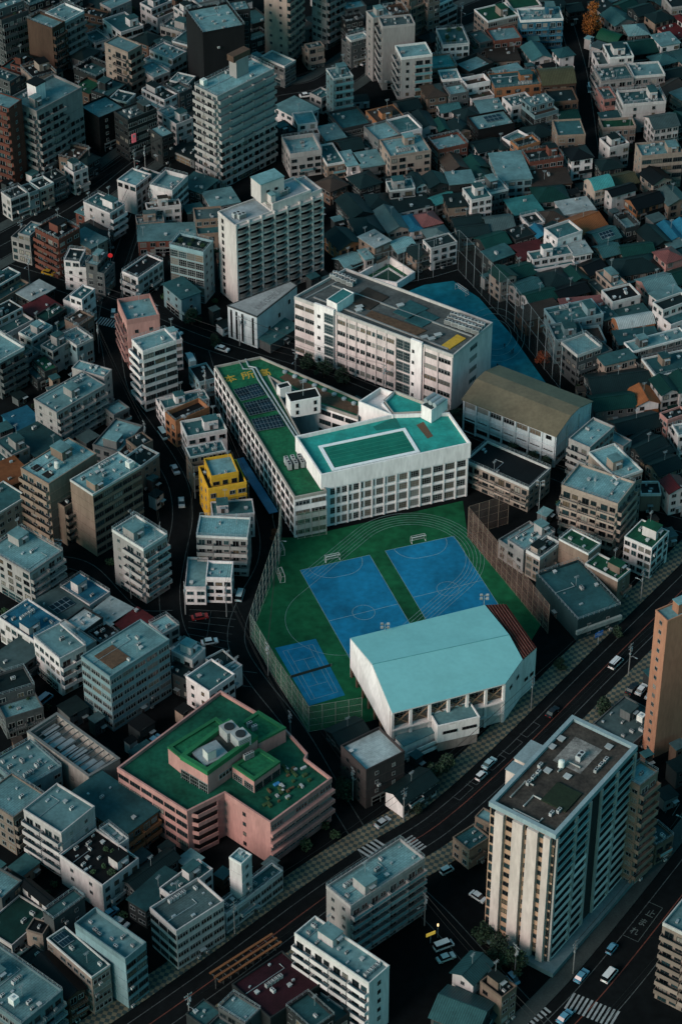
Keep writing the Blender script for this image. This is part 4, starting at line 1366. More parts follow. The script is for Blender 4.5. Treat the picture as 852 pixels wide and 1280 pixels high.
def brown_gym():
    z = 11.4; e = G([(582, 496), (694, 544), (738, 501.5)], z); L_, B_, R_ = [Vector(p) for p in e]
    ex = (R_ - B_); b = ex.length; ex.normalize(); ey = Vector((-ex.y, ex.x)); a = (L_ - B_).dot(ey)
    c = B_ + ex * b / 2 + ey * a / 2; T = thing('gymnasium', (c.x, c.y, 0), 'white gymnasium with a broad olive brown roof beside the blue playground', 'gymnasium')
    P = Frame(B_, ex, ey, (c.x, c.y), atan2(ex.y, ex.x)); BLOCKED.append([P.w(0, 0), P.w(b, 0), P.w(b, a), P.w(0, a)])
    rise = 2.3; wm = surf('pale_blue_white_render', (.50, .55, .56), .8, .3, .25, .02)
    mb = MB(); mb.prism([P(0, 0), P(b, 0), P(b, a), P(0, a)], 0, z, top=False)
    for y in (0, a): mb.quad([(*P(0, y), z), (*P(b, y), z), (*P(b * .62, y), z + rise), (*P(b * .38, y), z + rise)])
    mb.obj('wall', wm, T)
    mb = MB(); rm = surf('olive_brown_sheet', (.135, .112, .07), .6, .3, .15, 0, streak=False); w = .5
    pr = [(-w, z - .3), (b * .38, z + rise), (b * .62, z + rise), (b + w, z - .3)]
    for (x0, z0), (x1, z1) in zip(pr, pr[1:]):
        mb.quad([(*P(x0, a + w), z0), (*P(x0, -w), z0), (*P(x1, -w), z1), (*P(x1, a + w), z1)][::-1]); mb.quad([(*P(x0, a + w), z0 + .2), (*P(x0, -w), z0 + .2), (*P(x1, -w), z1 + .2), (*P(x1, a + w), z1 + .2)])
        for y in (-w, a + w): mb.quad([(*P(x0, y), z0), (*P(x1, y), z1), (*P(x1, y), z1 + .2), (*P(x0, y), z0 + .2)])
    mb.quad([(*P(-w, -w), z - .3), (*P(-w, a + w), z - .3), (*P(-w, a + w), z - .1), (*P(-w, -w), z - .1)])
    mb.obj('roof', rm, T)
    rng = rnd(3); p0, p1 = P.w(0, a), P.w(0, 0)
    n = 7; ln = a; ang = P.th - pi / 2
    for k in range(n):
        q = mix2(p0, p1, (k + .5) / n)
        if k < n - 1: put('window', win_mesh('ribbon', rng.choice([3, 2, 0, 4]), 0), T, (q[0] - c.x, q[1] - c.y, z - 1.7), ang, (a / n * .82, 1, 1.7))
        else: put('window', win_mesh('slide', 0, 1), T, (q[0] - c.x, q[1] - c.y, z - 1.7), ang, (1.8, 1, 1.3))
        if k == 0: put('gate', win_mesh('grid', 4, 1), T, (q[0] - c.x, q[1] - c.y, 2.8), ang, (a / n * .85, 1, 4.6))
        else: put('window', win_mesh('ribbon', 4, 1), T, (q[0] - c.x, q[1] - c.y, 1.9), ang, (a / n * .84, 1, 1.3)); put('window', win_mesh('ribbon', 4, 0), T, (q[0] - c.x, q[1] - c.y, 5.2), ang, (a / n * .7, 1, .35))
    trim_bars(T, p0, p1, [4.4, 7.0], (0, z - .3), n, .5, .3, wm)
    p0, p1 = P.w(0, 0), P.w(b, 0)
    trim_bars(T, p0, p1, [7.0], (0, z - .3), 3, .4, .25, wm)
    for k in range(3):
        q = mix2(p0, p1, (k + .5) / 3); put('window', win_mesh('ribbon', 4, 0), T, (q[0] - c.x, q[1] - c.y, 2.4), P.th, (b / 3 * .7, 1, 1.5))

def turquoise_gym():
    z = 13.0; rng = rnd(8)
    A, B_, C, C2, D = G([(437.5, 799), (490, 893), (631, 856), (652.5, 825.5), (605.5, 757.5)], z)
    A2, D2 = gp(465, 832, z + 1.5), gp(636, 795, z + 1.3); E, E2 = gp(670, 810, z), gp(632, 755.5, z)
    T = thing('gymnasium', centre([A, B_, C, D]), 'white gymnasium under a large turquoise roof beside the green sports ground', 'gymnasium')
    foot = [A, B_, C, C2, E, E2, D]; BLOCKED.append(foot)
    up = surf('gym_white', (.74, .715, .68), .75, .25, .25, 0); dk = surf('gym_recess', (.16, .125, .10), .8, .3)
    loc = T.location
    def r3(p, zz): return (p[0] - loc.x, p[1] - loc.y, zz)
    mb = MB()
    mb.quad([r3(A, 3.5), r3(B_, 3.5), r3(B_, z), r3(A2, z + 1.42), r3(A, z)])
    mb.quad([r3(D, 0), r3(A, 0), r3(A, z), r3(D, z)]); 
    mb.quad([r3(C2, 0), r3(E, 0), r3(E, z), r3(C2, z)]); mb.quad([r3(E, 0), r3(E2, 0), r3(E2, z), r3(E, z)]); mb.quad([r3(E2, 0), r3(D, 0), r3(D, z), r3(E2, z)])
    mb.obj('wall', up, T)
    rm = surf('turquoise_sheet', (.175, .445, .45), .7, .12, .12, 0, streak=False, fine=.04)
    # roof: slightly folded, edge 0.35 m thick
    def ins(p, q, d): return mix2(p, q, d)
    mb = MB(); t = .4
    f1 = [r3(A, z + t), r3(A2, z + 1.5 + t), r3(D2, z + 1.3 + t), r3(D, z + t)]; f2 = [r3(A2, z + 1.5 + t), r3(B_, z + t), r3(C, z + t), r3(C2, z + t), r3(D2, z + 1.3 + t)]
    mb.quad(f1); mb.quad(f2)
    edge = [r3(A, z), r3(A2, z + 1.5), r3(B_, z), r3(C, z), r3(C2, z), r3(D2, z + 1.3), r3(D, z)]
    for k in range(len(edge)):
        p, q = edge[k], edge[(k + 1) % len(edge)]; mb.quad([p, q, (q[0], q[1], q[2] + t), (p[0], p[1], p[2] + t)], 1)
    ob = mb.obj('roof', [rm, surf('roof_edge_white', (.55, .58, .57), .7, .2)], T)
    mb = MB(); p, q = r3(A2, z + 1.5 + t + .02), r3(D2, z + 1.3 + t + .02); mb.tube([p, q], .09, 5); mb.obj('ridge_seam', surf('turquoise_seam', (.06, .25, .26), .6), T)
    # rusty lean-to strip at the far end
    mb = MB(); mb.quad([r3(D, z + .3), r3(C2, z + .3), r3(E, z + .1), r3(E2, z + .1)]); mb.quad([r3(D, z + .3), r3(E2, z + .1), r3(E, z + .1), r3(C2, z + .3)])
    rust = surf('rusty_sheet', (.14, .028, .018), .85, .7, 1.2, 0, streak=False, fine=.5); mb.obj('rusty_roof', rust, T)
    mb = MB()
    for k in range(1, 7):
        p, q = mix2(D, E2, k / 7), mix2(C2, E, k / 7); zz = z + .42 - .2 * k / 7; mb.tube([r3(p, zz), r3(q, zz)], .1, 4)
    mb.obj('roof_batten', surf('pale_batten', (.16, .07, .055), .8, .5), T)
    # the open front: dark hall set back behind white columns, with cross braces
    ang = atan2(C[1] - B_[1], C[0] - B_[0]); nx, ny = -sin(ang), cos(ang)
    Bi, Ci = (B_[0] + nx * 1.5, B_[1] + ny * 1.5), (C[0] + nx * 1.5, C[1] + ny * 1.5)
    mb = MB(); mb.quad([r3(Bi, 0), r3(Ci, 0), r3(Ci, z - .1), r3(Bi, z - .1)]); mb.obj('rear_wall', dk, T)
    ang2 = atan2(C2[1] - C[1], C2[0] - C[0]); mb = MB(); mb.quad([r3(C, 0), r3(C2, 0), r3(C2, z), r3(C, z)]); mb.obj('end_wall', up, T)
    n = 6; ln = hypot(C[0] - B_[0], C[1] - B_[1])
    for k in range(n + 1):
        q = mix2(B_, C, min(max(k / n, .006), .994)); mb = MB(); mb.box((0, 0, z / 2 - .1), (.7, .7, z - .2), ang); mb.obj('column', up, T, (q[0] + nx * .4 - loc.x, q[1] + ny * .4 - loc.y, 0))
    for k in range(n):
        p, q = mix2(B_, C, k / n), mix2(B_, C, (k + 1) / n); o_ = (nx * .9, ny * .9)
        mb = MB(); tim = surf('brace_timber', (.24, .16, .10), .8)
        for (a0, a1) in (((p, 7.7), (q, 11.8)), ((q, 7.7), (p, 11.8))): mb.tube([(a0[0][0] + o_[0] - loc.x, a0[0][1] + o_[1] - loc.y, a0[1]), (a1[0][0] + o_[0] - loc.x, a1[0][1] + o_[1] - loc.y, a1[1])], .16, 4)
        mb.obj('cross_brace', tim, T)
        m = mix2(p, q, .5); put('window', win_mesh('grid', rng.choice([0, 1, 4]), 0), T, (m[0] + nx * 1.48 - loc.x, m[1] + ny * 1.48 - loc.y, 10.8), ang, (ln / n * .85, 1, 2.6))
    mb = MB()
    for zz in (3.4, 7.4): m = mix2(B_, C, .5); mb.box((m[0] + nx * .5 - loc.x, m[1] + ny * .5 - loc.y, zz), (ln - .2, 1.6, .4), ang)
    m = mix2(B_, C, .5); mb.box((m[0] + nx * .7 - loc.x, m[1] + ny * .7 - loc.y, 3.7), (ln - .3, .5, 7.3), ang)
    mb.obj('gallery_slab', surf('gallery_slab', (.52, .49, .46), .8), T)
    for z_ in (5.2, 9.4):
        for t_ in (.35, .75):
            m = mix2(C, C2, t_) if z_ > 6 else mix2(C2, E, t_); aa = ang2 if z_ > 6 else atan2(E[1] - C2[1], E[0] - C2[0]); put('window', win_mesh('slide', 4, 1), T, (m[0] - loc.x, m[1] - loc.y, z_), aa, (1.4, 1, 1.0))
    # lower left side: columns under the white wall
    aA = atan2(B_[1] - A[1], B_[0] - A[0])
    Ai, Bj = (A[0] - sin(aA) * 1.2, A[1] + cos(aA) * 1.2), (B_[0] - sin(aA) * 1.2, B_[1] + cos(aA) * 1.2)
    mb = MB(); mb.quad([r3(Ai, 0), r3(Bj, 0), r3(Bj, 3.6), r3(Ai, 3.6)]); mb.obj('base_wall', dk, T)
    mb = MB()
    for k in range(8):
        q = mix2(A, B_, min(max(k / 7, .01), .99)); mb.box((q[0] - sin(aA) * .3 - loc.x, q[1] + cos(aA) * .3 - loc.y, 1.75), (.5, .5, 3.5), aA)
    mb.obj('base_column', surf('gym_brown', (.16, .10, .07), .8), T)
    # white annex and stair roofs in front
    ax = G([(537, 893), (546.5, 909), (599, 897), (586.5, 877.5)], 8.6)
    S = thing('annex_building', centre(ax), 'white box annex with a pale grey roof in front of the turquoise gymnasium', 'annex'); BLOCKED.append(ax)
    mb = MB(); mb.prism(rel(S, ax), 3.2, 8.6, bottom=True); mb.obj('wall', up, S); sheet(S, 'roof', rel(S, ax), 8.63, flatroof('t')); mb = MB(); mb.ring(rel(S, ax), 8.5, 9.0, .3, .05); mb.obj('parapet', up, S)
    mb = MB(); mb.prism([mix2(p, centre(ax), .08) for p in rel(S, ax)] if False else [(x * .93, y * .93) for x, y in rel(S, ax)], 0, 3.2, top=False); mb.obj('ground_floor', surf('stained_render', (.26, .23, .20), .85, .5), S)
    a0, a1 = ax[1], ax[2]; an = atan2(a1[1] - a0[1], a1[0] - a0[0])
    for t_ in (.3, .76): q = mix2(a0, a1, t_); put('window', win_mesh('ribbon', 4, 1), S, (q[0] - S.location.x, q[1] - S.location.y, 6.2), an, (3.8, 1, .9))
    for k, (q, z_, nm) in enumerate((([(494, 921), (505, 932), (545, 914), (532, 895)], 5.2, 'grey sheet roofed stair hall between the turquoise gymnasium and its white annex'), )):
        w = G(q, z_); S2 = thing('stair_hall', centre(w), nm, 'annex'); mb = MB(); mb.prism(rel(S2, w), 0, z_ - .3, top=False); mb.obj('wall', up, S2)
        BLOCKED.append(w); mb = MB(); mb.prism([(x * 1.04, y * 1.04) for x, y in rel(S2, w)], z_ - .28, z_, bottom=True); mb.obj('roof', pitchroof('t'), S2)
        a0, a1 = w[1], w[2]; an = atan2(a1[1] - a0[1], a1[0] - a0[0]); mb = MB(); ln2 = hypot(a1[0] - a0[0], a1[1] - a0[1])
        for j in range(2):
            mb.box((ln2 / 2, -1.2, 1.0 + j * 2.0), (ln2, .15, 1.0), 0)
        mb.obj('stair_parapet', up, S2, (a0[0] - S2.location.x, a0[1] - S2.location.y, 0), an)

def pink_school():
    z = 13.6; rng = rnd(12)
    m = G([(147.5, 963), (234, 1017.5), (281, 994), (338, 1031.5), (414, 976), (381, 951), (384, 945), (369, 928), (357, 915), (276, 867)], z)
    T = thing('pink_school', centre(m), 'pink school with deep green flat roofs and stacked rooftop blocks', 'school'); loc = T.location; BLOCKED.append(m)
    BLOCKED.append(G([(234, 1017.5), (281, 994), (338, 1031.5), (300, 1040)], z))
    mb = MB(); mb.prism(rel(T, m), 0, z); mb.obj('wall', PINK, T)
    sheet(T, 'roof', rel(T, m), z + .03, surf('pink_school_roof', (.008, .082, .05), .75, .6, .14, 0, streak=False, fine=.2, spec=.12)); mb = MB(); mb.ring(rel(T, m), z - .5, z + 1.0, .45, .12); mb.obj('parapet', PINK, T)
    def block(q, z1, name, hollow=False, par=.5):
        w = G(q, z1); mb = MB(); mb.prism(rel(T, w), z, z1); o = mb.obj(name, PINK, T)
        mb = MB(); mb.quad([(x, y, z1 + .03) for x, y in rel(T, w)][::-1 if sum(w[k][0] * w[(k + 1) % len(w)][1] - w[(k + 1) % len(w)][0] * w[k][1] for k in range(len(w))) < 0 else 1], 0); mb.obj('roof', GREEN if not hollow else surf('dark_roof_pit', (.035, .045, .04), .9, .4), o)
        mb = MB(); mb.ring(rel(T, w), z1 - .1, z1 + par, .9 if not hollow else 1.1, .08); mb.obj('parapet', surf('green_parapet', (.014, .135, .05), .7, .3), o)
        return w, o
    w2, o2 = block([(210, 935), (228, 949.5), (287, 911.5), (270, 898)], z + 5.2, 'rooftop_block')
    w1, o1 = block([(225.5, 949), (259.5, 969), (322, 924), (286, 903)], z + 6.2, 'rooftop_block', True, 1.3)
    w3, o3 = block([(299, 906.5), (323, 929), (357, 911), (323, 890)], z + 4.4, 'rooftop_block')
    w4, o4 = block([(290.5, 958), (317.5, 976.5), (350, 953.5), (324, 937)], z + 4.0, 'rooftop_block')
    # front pit block: shaded opening, columns under it
    facade(T, T.location, w4[0], w4[1], z - .6, 1, 3.6, 'r', 'P', rng); facade(T, T.location, w4[1], w4[2], z - .6, 1, 3.6, 'r', 'P', rng)
    facade(T, T.location, w1[0], w1[1], z - .6, 1, 4, 'g', 'P', rng, gl=4); facade(T, T.location, mix2(w1[1], w1[2], .2), mix2(w1[1], w1[2], .5), z + 1, 1, 3.4, 's', 'P', rng, gl=4)
    for u, v, s in ((287, 917, 2.4), (301, 926, 2.4)):
        p = gp(u, v, z + 7); mb = MB(); mb.box((0, 0, 1.5), (3.6, 3.6, 3)); mb.tube([(0, 0, 3), (0, 0, 3.25)], 1.3, 12, 1); 
        for k in range(5): mb.box((0, -1.82, .5 + k * .5), (3.2, .05, .12), mi=1)
        mb.obj('cooling_tower', [ACM, FANM], T, (p[0] - loc.x, p[1] - loc.y, z + 6.25), radians(35))
    p = gp(263, 943, z + 6.3); mb = MB(); mb.box((0, 0, .3), (7, 6, .6)); mb.obj('machine_base', METAL, T, (p[0] - loc.x, p[1] - loc.y, z + 6.25), radians(35))
    p = gp(262, 942, z + 8); mb = MB(); mb.box((0, 0, 1.4), (2.4, 2.2, 2.8)); mb.box((0, 0, 2.85), (2.6, 2.4, .12), mi=1); mb.obj('water_tank', [surf('tank_shell', (.6, .62, .58), .5, .2), METAL], T, (p[0] - loc.x, p[1] - loc.y, z + 6.85), radians(35))
    for u, v in ((308, 950), (314, 947), (312, 910), (318, 914)):
        p = gp(u, v, z + 4); put('air_conditioner', ac_mesh(), T, (p[0] - loc.x, p[1] - loc.y, z + 4.3), radians(35), (.8, .8, 1.5))
    # roof clutter of the right wing
    cols = [surf('crate_yellow', (.40, .25, .03), .7), surf('crate_red', (.4, .02, .03), .7), surf('crate_blue', (.03, .2, .42), .7), surf('crate_brown', (.10, .06, .03), .8), surf('crate_grey', (.3, .32, .32), .7), surf('planter_green', (.03, .06, .02), .9)]
    for k in range(46):
        u, v = rng.uniform(322, 392), rng.uniform(957, 1010)
        if (v - 957) < (352 - u) * .9 or v > 1031 - (u - 330) * .72 - 8 or v < 946 + (u - 350) * .5: continue
        p = gp(u, v, z); mb = MB(); mb.box((0, 0, .3), (rng.uniform(.5, 2.0), rng.uniform(.4, .9), rng.uniform(.3, .8)), rng.choice([radians(35), radians(125)]))
        mb.obj('planter_box', rng.choice(cols[3:] * 9 + cols), T, (p[0] - loc.x, p[1] - loc.y, z + .05))
    # facades
    def band(p0, p1, z0, zt, code, n=1, fh=3.3): facade(T, T.location, p0, p1, z0, n, fh, code, 'P', rng)
    band(m[0], m[1], 1.0, 0, 's', 4, 3.2)
    facade(T, T.location, mix2(m[2], m[3], .25), mix2(m[2], m[3], .6), 0, 4, 3.3, 'n', 'P', rng)
    CAPS[T.name]['window'] = 40
    band(m[3], m[4], .6, 0, 's', 4, 3.3)
    for zz in (3.9, 7.2, 10.5):
        mb = MB(); p, q = m[3], m[4]; an = atan2(q[1] - p[1], q[0] - p[0]); ln = hypot(q[0] - p[0], q[1] - p[1]); c = mix2(p, q, .5)
        mb.box((c[0] + sin(an) * .5 - loc.x, c[1] - cos(an) * .5 - loc.y, zz + .1), (ln + .6, 1.0, 1.05), an); mb.obj('balcony_band', PINK, T)
    # stair with curved parapets in the notch
    s0, s1 = mix2(m[1], m[2], .12), mix2(m[1], m[2], .80); an = atan2(s1[1] - s0[1], s1[0] - s0[0]); ln = hypot(s1[0] - s0[0], s1[1] - s0[1])
    for k in range(5):
        mb = MB(); zz = .2 + k * 2.9; N_ = 8; arc = [(s0[0] + cos(an) * ln * t / N_ + sin(an) * (1.3 * min(1, 3 * sin(pi * t / N_))) - loc.x, s0[1] + sin(an) * ln * t / N_ - cos(an) * (1.3 * min(1, 3 * sin(pi * t / N_))) - loc.y) for t in range(N_ + 1)]
        for t in range(N_): 
            p, q = arc[t], arc[t + 1]; a_ = atan2(q[1] - p[1], q[0] - p[0]); mb.box(((p[0] + q[0]) / 2, (p[1] + q[1]) / 2, zz + .65), (hypot(q[0] - p[0], q[1] - p[1]) + .05, .16, 1.2), a_)
        mb.quad([(x, y, zz + .05) for x, y in arc]); mb.obj('stair_landing', PINK, T)
    mb = MB(); m0 = mix2(s0, s1, .5); mb.box((m0[0] - loc.x - sin(an) * .02, m0[1] - loc.y + cos(an) * .02, 6.7), (ln * .92, .3, 13), an); mb.obj('stair_shade_panel', surf('stair_shade', (.018, .012, .012), .9), T)  # near-black panel painted as the shade of the open stair

def twin_slab():
    """the tall white slab with tub-shaped balconies"""
    h1, h2, h3 = 28.8, 31.4, 30.4; wm = surf('warm_white_render', (.50, .455, .43), .8, .28, .2, 0); rng = rnd(19)
    B_, R1 = Vector(gp(213 + 320 / 4, 213 + 282 / 4, h1)), Vector(gp(213 + 512 / 4, 213 + 212 / 4, h1)); L_ = Vector(gp(213 + 236 / 4, 213 + 215 / 4, h1))
    ex = (R1 - B_).normalized(); ey = Vector((-ex.y, ex.x)); a = (L_ - B_).dot(ey)
    R3 = Vector(gp(213 + 778 / 4, 213 + 118 / 4, h3)); b1 = (R1 - B_).length; b3 = (R3 - B_).dot(ex); R2 = Vector(gp(213 + 708 / 4, 213 + 112 / 4, h2)); b2 = (R2 - B_).dot(ex)
    c = B_ + ex * b3 / 2 + ey * a / 2; T = thing('apartment_block', (c.x, c.y, 0), 'tall white slab with rows of rounded tub balconies and stepped roof', 'apartment block')
    P = Frame(B_, ex, ey, (c.x, c.y), atan2(ex.y, ex.x)); BLOCKED.append([P.w(-.5, -1.5), P.w(b3, -1.5), P.w(b3, a), P.w(0, a)])
    for x0, x1, h in ((0, b1, h1), (b1, b2, h2), (b2, b3, h3)):
        mb = MB(); q = [P(x0, 0), P(x1, 0), P(x1, a), P(x0, a)]; mb.prism(q, 0, h); mb.obj('wall', wm, T)
        mb = MB(); mb.quad([(x, y, h + .03) for x, y in q]); mb.obj('roof', surf('pale_roof_deck', (.26, .31, .33), .7, .35, .2, 0, streak=False), T); mb = MB(); mb.ring(q, h - .1, h + .7, .3, .05); mb.obj('parapet', wm, T)
    # lift houses
    for x, y, w, d, z0, hh in ((b1 + 2, a * .62, 8.5, 5.5, h2, 6.5), (b1 + .8, a * .25, 1.6, 3, h1, 5.5)):
        mb = MB(); mb.box((0, 0, hh / 2), (w, d, hh)); o = mb.obj('lift_house', wm, T, (*P(x, y), z0), P.th); mb = MB(); mb.box((0, 0, .1), (w + .3, d + .3, .2)); mb.obj('hut_roof', flatroof('t'), o, (0, 0, hh))
        if w > 3:
            for k in range(2): put('window', win_mesh('slide', 4, 1), o, (-w * .2 + k * 3, -d / 2, 3.4), 0, (1.2, 1, .9))
    for x, y in ((b1 * .25, a * .45), (b1 * .32, a * .3), (b2 * .72, a * .35), (b2 * .76, a * .42)):
        z0 = h1 if x < b1 else h2; put('air_conditioner', ac_mesh(), T, (*P(x, y), z0 + .1), P.th, (1.5,) * 3)
    n, fh = 11, 2.56; bays = [(i / 3 * b1, (i + 1) / 3 * b1) for i in range(3)] + [(b1 + i / 3 * (b2 - b1), b1 + (i + 1) / 3 * (b2 - b1)) for i in range(3)] + [(b2, b3)]
    def tub():
        mb = MB(); N_ = 6; prof = [(-.5, 0)] + [(-.5 + .08 + .84 * t / N_, -1.1 - .35 * sin(pi * t / N_)) for t in range(N_ + 1)] + [(.5, 0)]
        for (x0, y0), (x1, y1) in zip(prof, prof[1:]): mb.quad([(x0, y0, 0), (x1, y1, 0), (x1, y1, 1.1), (x0, y0, 1.1)]); mb.quad([(x1, y1 * .93, 0), (x0, y0 * .93, 0), (x0, y0 * .93, 1.1), (x1, y1 * .93, 1.1)]); mb.quad([(x0, y0, 1.1), (x1, y1, 1.1), (x1, y1 * .93, 1.1), (x0, y0 * .93, 1.1)])
        mb.quad([(x, y, .02) for x, y in prof]); mb.quad([(x, y, 0) for x, y in prof][::-1]); return mb.mesh('tub_balcony', surf('tub_balcony_shade', (.11, .12, .118), .7, .3))
    me = tub()
    for x0, x1 in bays:
        for k in range(n):
            z0 = .9 + k * fh; m = (x0 + x1) / 2; w = (x1 - x0) * .82
            put('balcony', me, T, (*P(m, -.02), z0), P.th, (w, 1, 1)); put('window', win_mesh('door', rng.choice([0, 4, 4, 1]), 1), T, (*P(m, 0), z0 + 1.0), P.th, (w * .9, 1, 1.8))
    mb = MB()
    for x0, x1 in bays: mb.box((*P(x0 + .15, -.5), 15), (.5, 1.0, 29.4), P.th)
    mb.box((*P(b3 - .25, -.5), 15), (.5, 1.0, 29.4), P.th); mb.obj('fin', wm, T)
    mb = MB()
    for k in range(n + 1): mb.box((*P(b3 / 2, -.46), .75 + k * fh - .32), (b3 - .1, .9, .75), P.th)
    mb.obj('floor_band', wm, T)
    for k in range(n): put('window', win_mesh('slide', 4, 1), T, (*P(0, a * .72), 1.8 + k * fh), P.th - pi / 2, (1.1, 1, 1.5))

def wedge_hall():
    z = 11.6; q = G([(284.5, 382), (321, 396), (371, 357), (363, 352)], z); T = thing('hall_building', centre(q), 'white wedge-shaped hall with slit windows below the slab of tub balconies', 'hall'); BLOCKED.append(q); loc = T.location
    wm = surf('pale_blue_white_render', (.50, .55, .56), .8, .3, .25, .02)
    mb = MB(); mb.prism(rel(T, q), 0, z); mb.obj('wall', wm, T); sheet(T, 'roof', rel(T, q), z + .03, surf('wedge_roof', (.27, .28, .275), .7, .3, .2, 0, streak=False)); mb = MB(); mb.ring(rel(T, q), z - .25, z + .15, .3, .12); mb.obj('parapet', DARKTRIM, T)
    an = atan2(q[1][1] - q[0][1], q[1][0] - q[0][0])
    for k in range(4):
        p = mix2(q[0], q[1], (.12, .3, .5, .86)[k]); put('window', win_mesh('slide', 4, 1), T, (p[0] - loc.x, p[1] - loc.y, 5.6), an, (.7, 1, 10))
    an = atan2(q[2][1] - q[1][1], q[2][0] - q[1][0])
    for k in range(3):
        p = mix2(q[1], q[2], (.3, .55, .8)[k]); put('window', win_mesh('slide', 4, 1), T, (p[0] - loc.x, p[1] - loc.y, 4 + k * 2), an, (.9, 1, 1.5))
    p0, p1 = Vector(gp(325, 388, z)), Vector(gp(360, 361, z)); d = p1 - p0
    text_part(T, 'KING CHEMICAL', p0 + Vector((-d.y, d.x)).normalized() * .3, d, 3.2, z + .06, surf('faded_lettering', (.17, .18, .18), .8, .3), 'roof_lettering', d.length / 27)

def stone_tower():
    """the tall tower at the lower right: cream piers on one side, balconies on the other"""
    h = 42.0; rng = rnd(31); wm = surf('tower_cream', (.49, .415, .375), .8, .25, .2, 0); br = surf('tower_tan', (.33, .21, .14), .8, .3)
    L_, B_, R_ = [Vector(gp(u, v, h)) for u, v in ((615, 1003), (693.5, 1046), (794, 936))]
    ex = (R_ - B_); b = ex.length; ex.normalize(); ey = Vector((-ex.y, ex.x)); a = (L_ - B_).dot(ey)
    c = B_ + ex * b / 2 + ey * a / 2; T = thing('apartment_tower', (c.x, c.y, 0), 'tall cream tower with vertical piers, grid balconies and a dark roof garden', 'apartment tower')
    P = Frame(B_, ex, ey, (c.x, c.y), atan2(ex.y, ex.x)); q = [P(0, 0), P(b, 0), P(b, a), P(0, a)]; BLOCKED.append([P.w(-1, -1.6), P.w(b, -1.6), P.w(b, a), P.w(-1, a)])
    mb = MB(); mb.prism(q, 0, h); mb.obj('wall', br, T)
    mb = MB(); mb.quad([(x, y, h + .03) for x, y in q]); mb.obj('roof', surf('roof_pavers', (.062, .052, .042), .9, .8, .22, 0, streak=False, fine=.3), T)
    mb = MB(); mb.ring(q, h - .5, h + .9, 1.0, .3); mb.obj('parapet', surf('parapet_slate_blue', (.19, .255, .27), .7, .2), T)
    mb = MB(); mb.prism([P(b * .22, a * .12), P(b * .42, a * .12), P(b * .42, a * .5), P(b * .22, a * .5)], h + .05, h + .5); mb.obj('roof_lawn', surf('roof_lawn', (.010, .022, .010), .95, .5, .8, 0, streak=False), T)
    mb = MB(); mb.prism([P(b * .58, a * .35), P(b * .86, a * .35), P(b * .86, a * .78), P(b * .58, a * .78)], h + .05, h + .09); mb.obj('roof_patch', surf('pale_roof_patch', (.24, .23, .21), .8, .7, .7, 0, streak=False, fine=.3), T)
    o = mb.obj('roof_patch', surf('pale_roof_patch', (.24, .23, .21)), T) if False else None
    put('water_tank', drum_mesh(), T, (*P(b * .56, a * .62), h + .05), P.th); put('air_conditioner', ac_mesh(), T, (*P(b * .7, a * .5), h + .1), P.th, (1.4,) * 3)
    for x, y in ((.3, .8), (.36, .8), (.42, .8), (.48, .85), (.66, .2), (.72, .2), (.78, .2), (.15, .25), (.2, .2)): put('air_conditioner', ac_mesh(), T, (*P(b * x, a * y), h + .1), P.th, (.8,) * 3)
    for x, y in ((.9, .3), (.78, .9), (.68, .92), (.47, .72), (.5, .45)): put('roof_vent', vent_mesh(), T, (*P(b * x, a * y), h + .05), P.th, (1.6, 1.6, .8))
    for seg in ([(.12, .85), (.30, .85), (.30, .72)], [(.10, .62), (.22, .62), (.22, .5)], [(.04, .7), (.04, .3), (.08, .3)], [(.5, .6), (.62, .6), (.62, .4)]):
        mb = MB(); mb.tube([(*P(b * x, a * y), h + .45) for x, y in seg], .22, 6); mb.obj('roof_pipe', surf('pipe_grey', (.34, .34, .32), .6), T)
    # left side: cream piers with window bays between
    n, fh = 14, 2.95; p0 = P.w(0, a)
    piers = [(.10, .235), (.375, .535), (.60, .765), (.855, .955)]
    for t0, t1 in piers:
        mb = MB(); y0, y1 = a * (1 - t0), a * (1 - t1); mb.box((*P(-.45, (y0 + y1) / 2), h / 2 - .3), (.9, y0 - y1, h - .6), P.th); mb.obj('pier', wm, T)
    for k in range(n):
        z0 = .5 + k * fh
        for t, w in ((.05, .07), (.305, .10), (.57, .035), (.81, .075), (.98, .03)):
            put('window', win_mesh('slide', rng.choice([0, 1, 4, 4, 3]), 1), T, (*P(-.02, a * (1 - t)), z0 + 1.5), P.th - pi / 2, (a * w, 1, 1.35 if .1 < t < .9 else 2.2))
        for t0, t1 in ((.04, .24), (.26, .41), (.57, .75), (.77, .97)):
            put('balcony', balcony_mesh('glass' if k > 8 else 'solid', 'W'), T, (*P(b * (t0 + t1) / 2, 0), z0 + .2), P.th, (b * (t1 - t0), .4, 1.1))
    CAPS[T.name] = {'window': 40, 'balcony': 0}
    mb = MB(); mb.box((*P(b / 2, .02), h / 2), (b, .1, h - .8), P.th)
    mb.obj('recess_shade_sheet', surf('recess_shade', (.012, .014, .014), .8), T)  # near-black sheet paints the shade between balconies onto the flush wall
    mb = MB()
    for t in (.02, .25, .42, .56, .76, .985): mb.box((*P(b * t, -.28), h / 2 - .3), (.7, .56, h - .6), P.th)
    mb.obj('fin', surf('tower_fin', (.30, .285, .27), .8, .25), T)
    mb = MB(); mb.prism([P(-2.2, -3.2), P(b + 1, -3.2), P(b + 1, -.0), P(0, 0), P(0, a), P(-2.2, a)], 0, 1.4); mb.obj('plinth', surf('plinth_blue_grey', (.09, .14, .15), .7, .3), T)
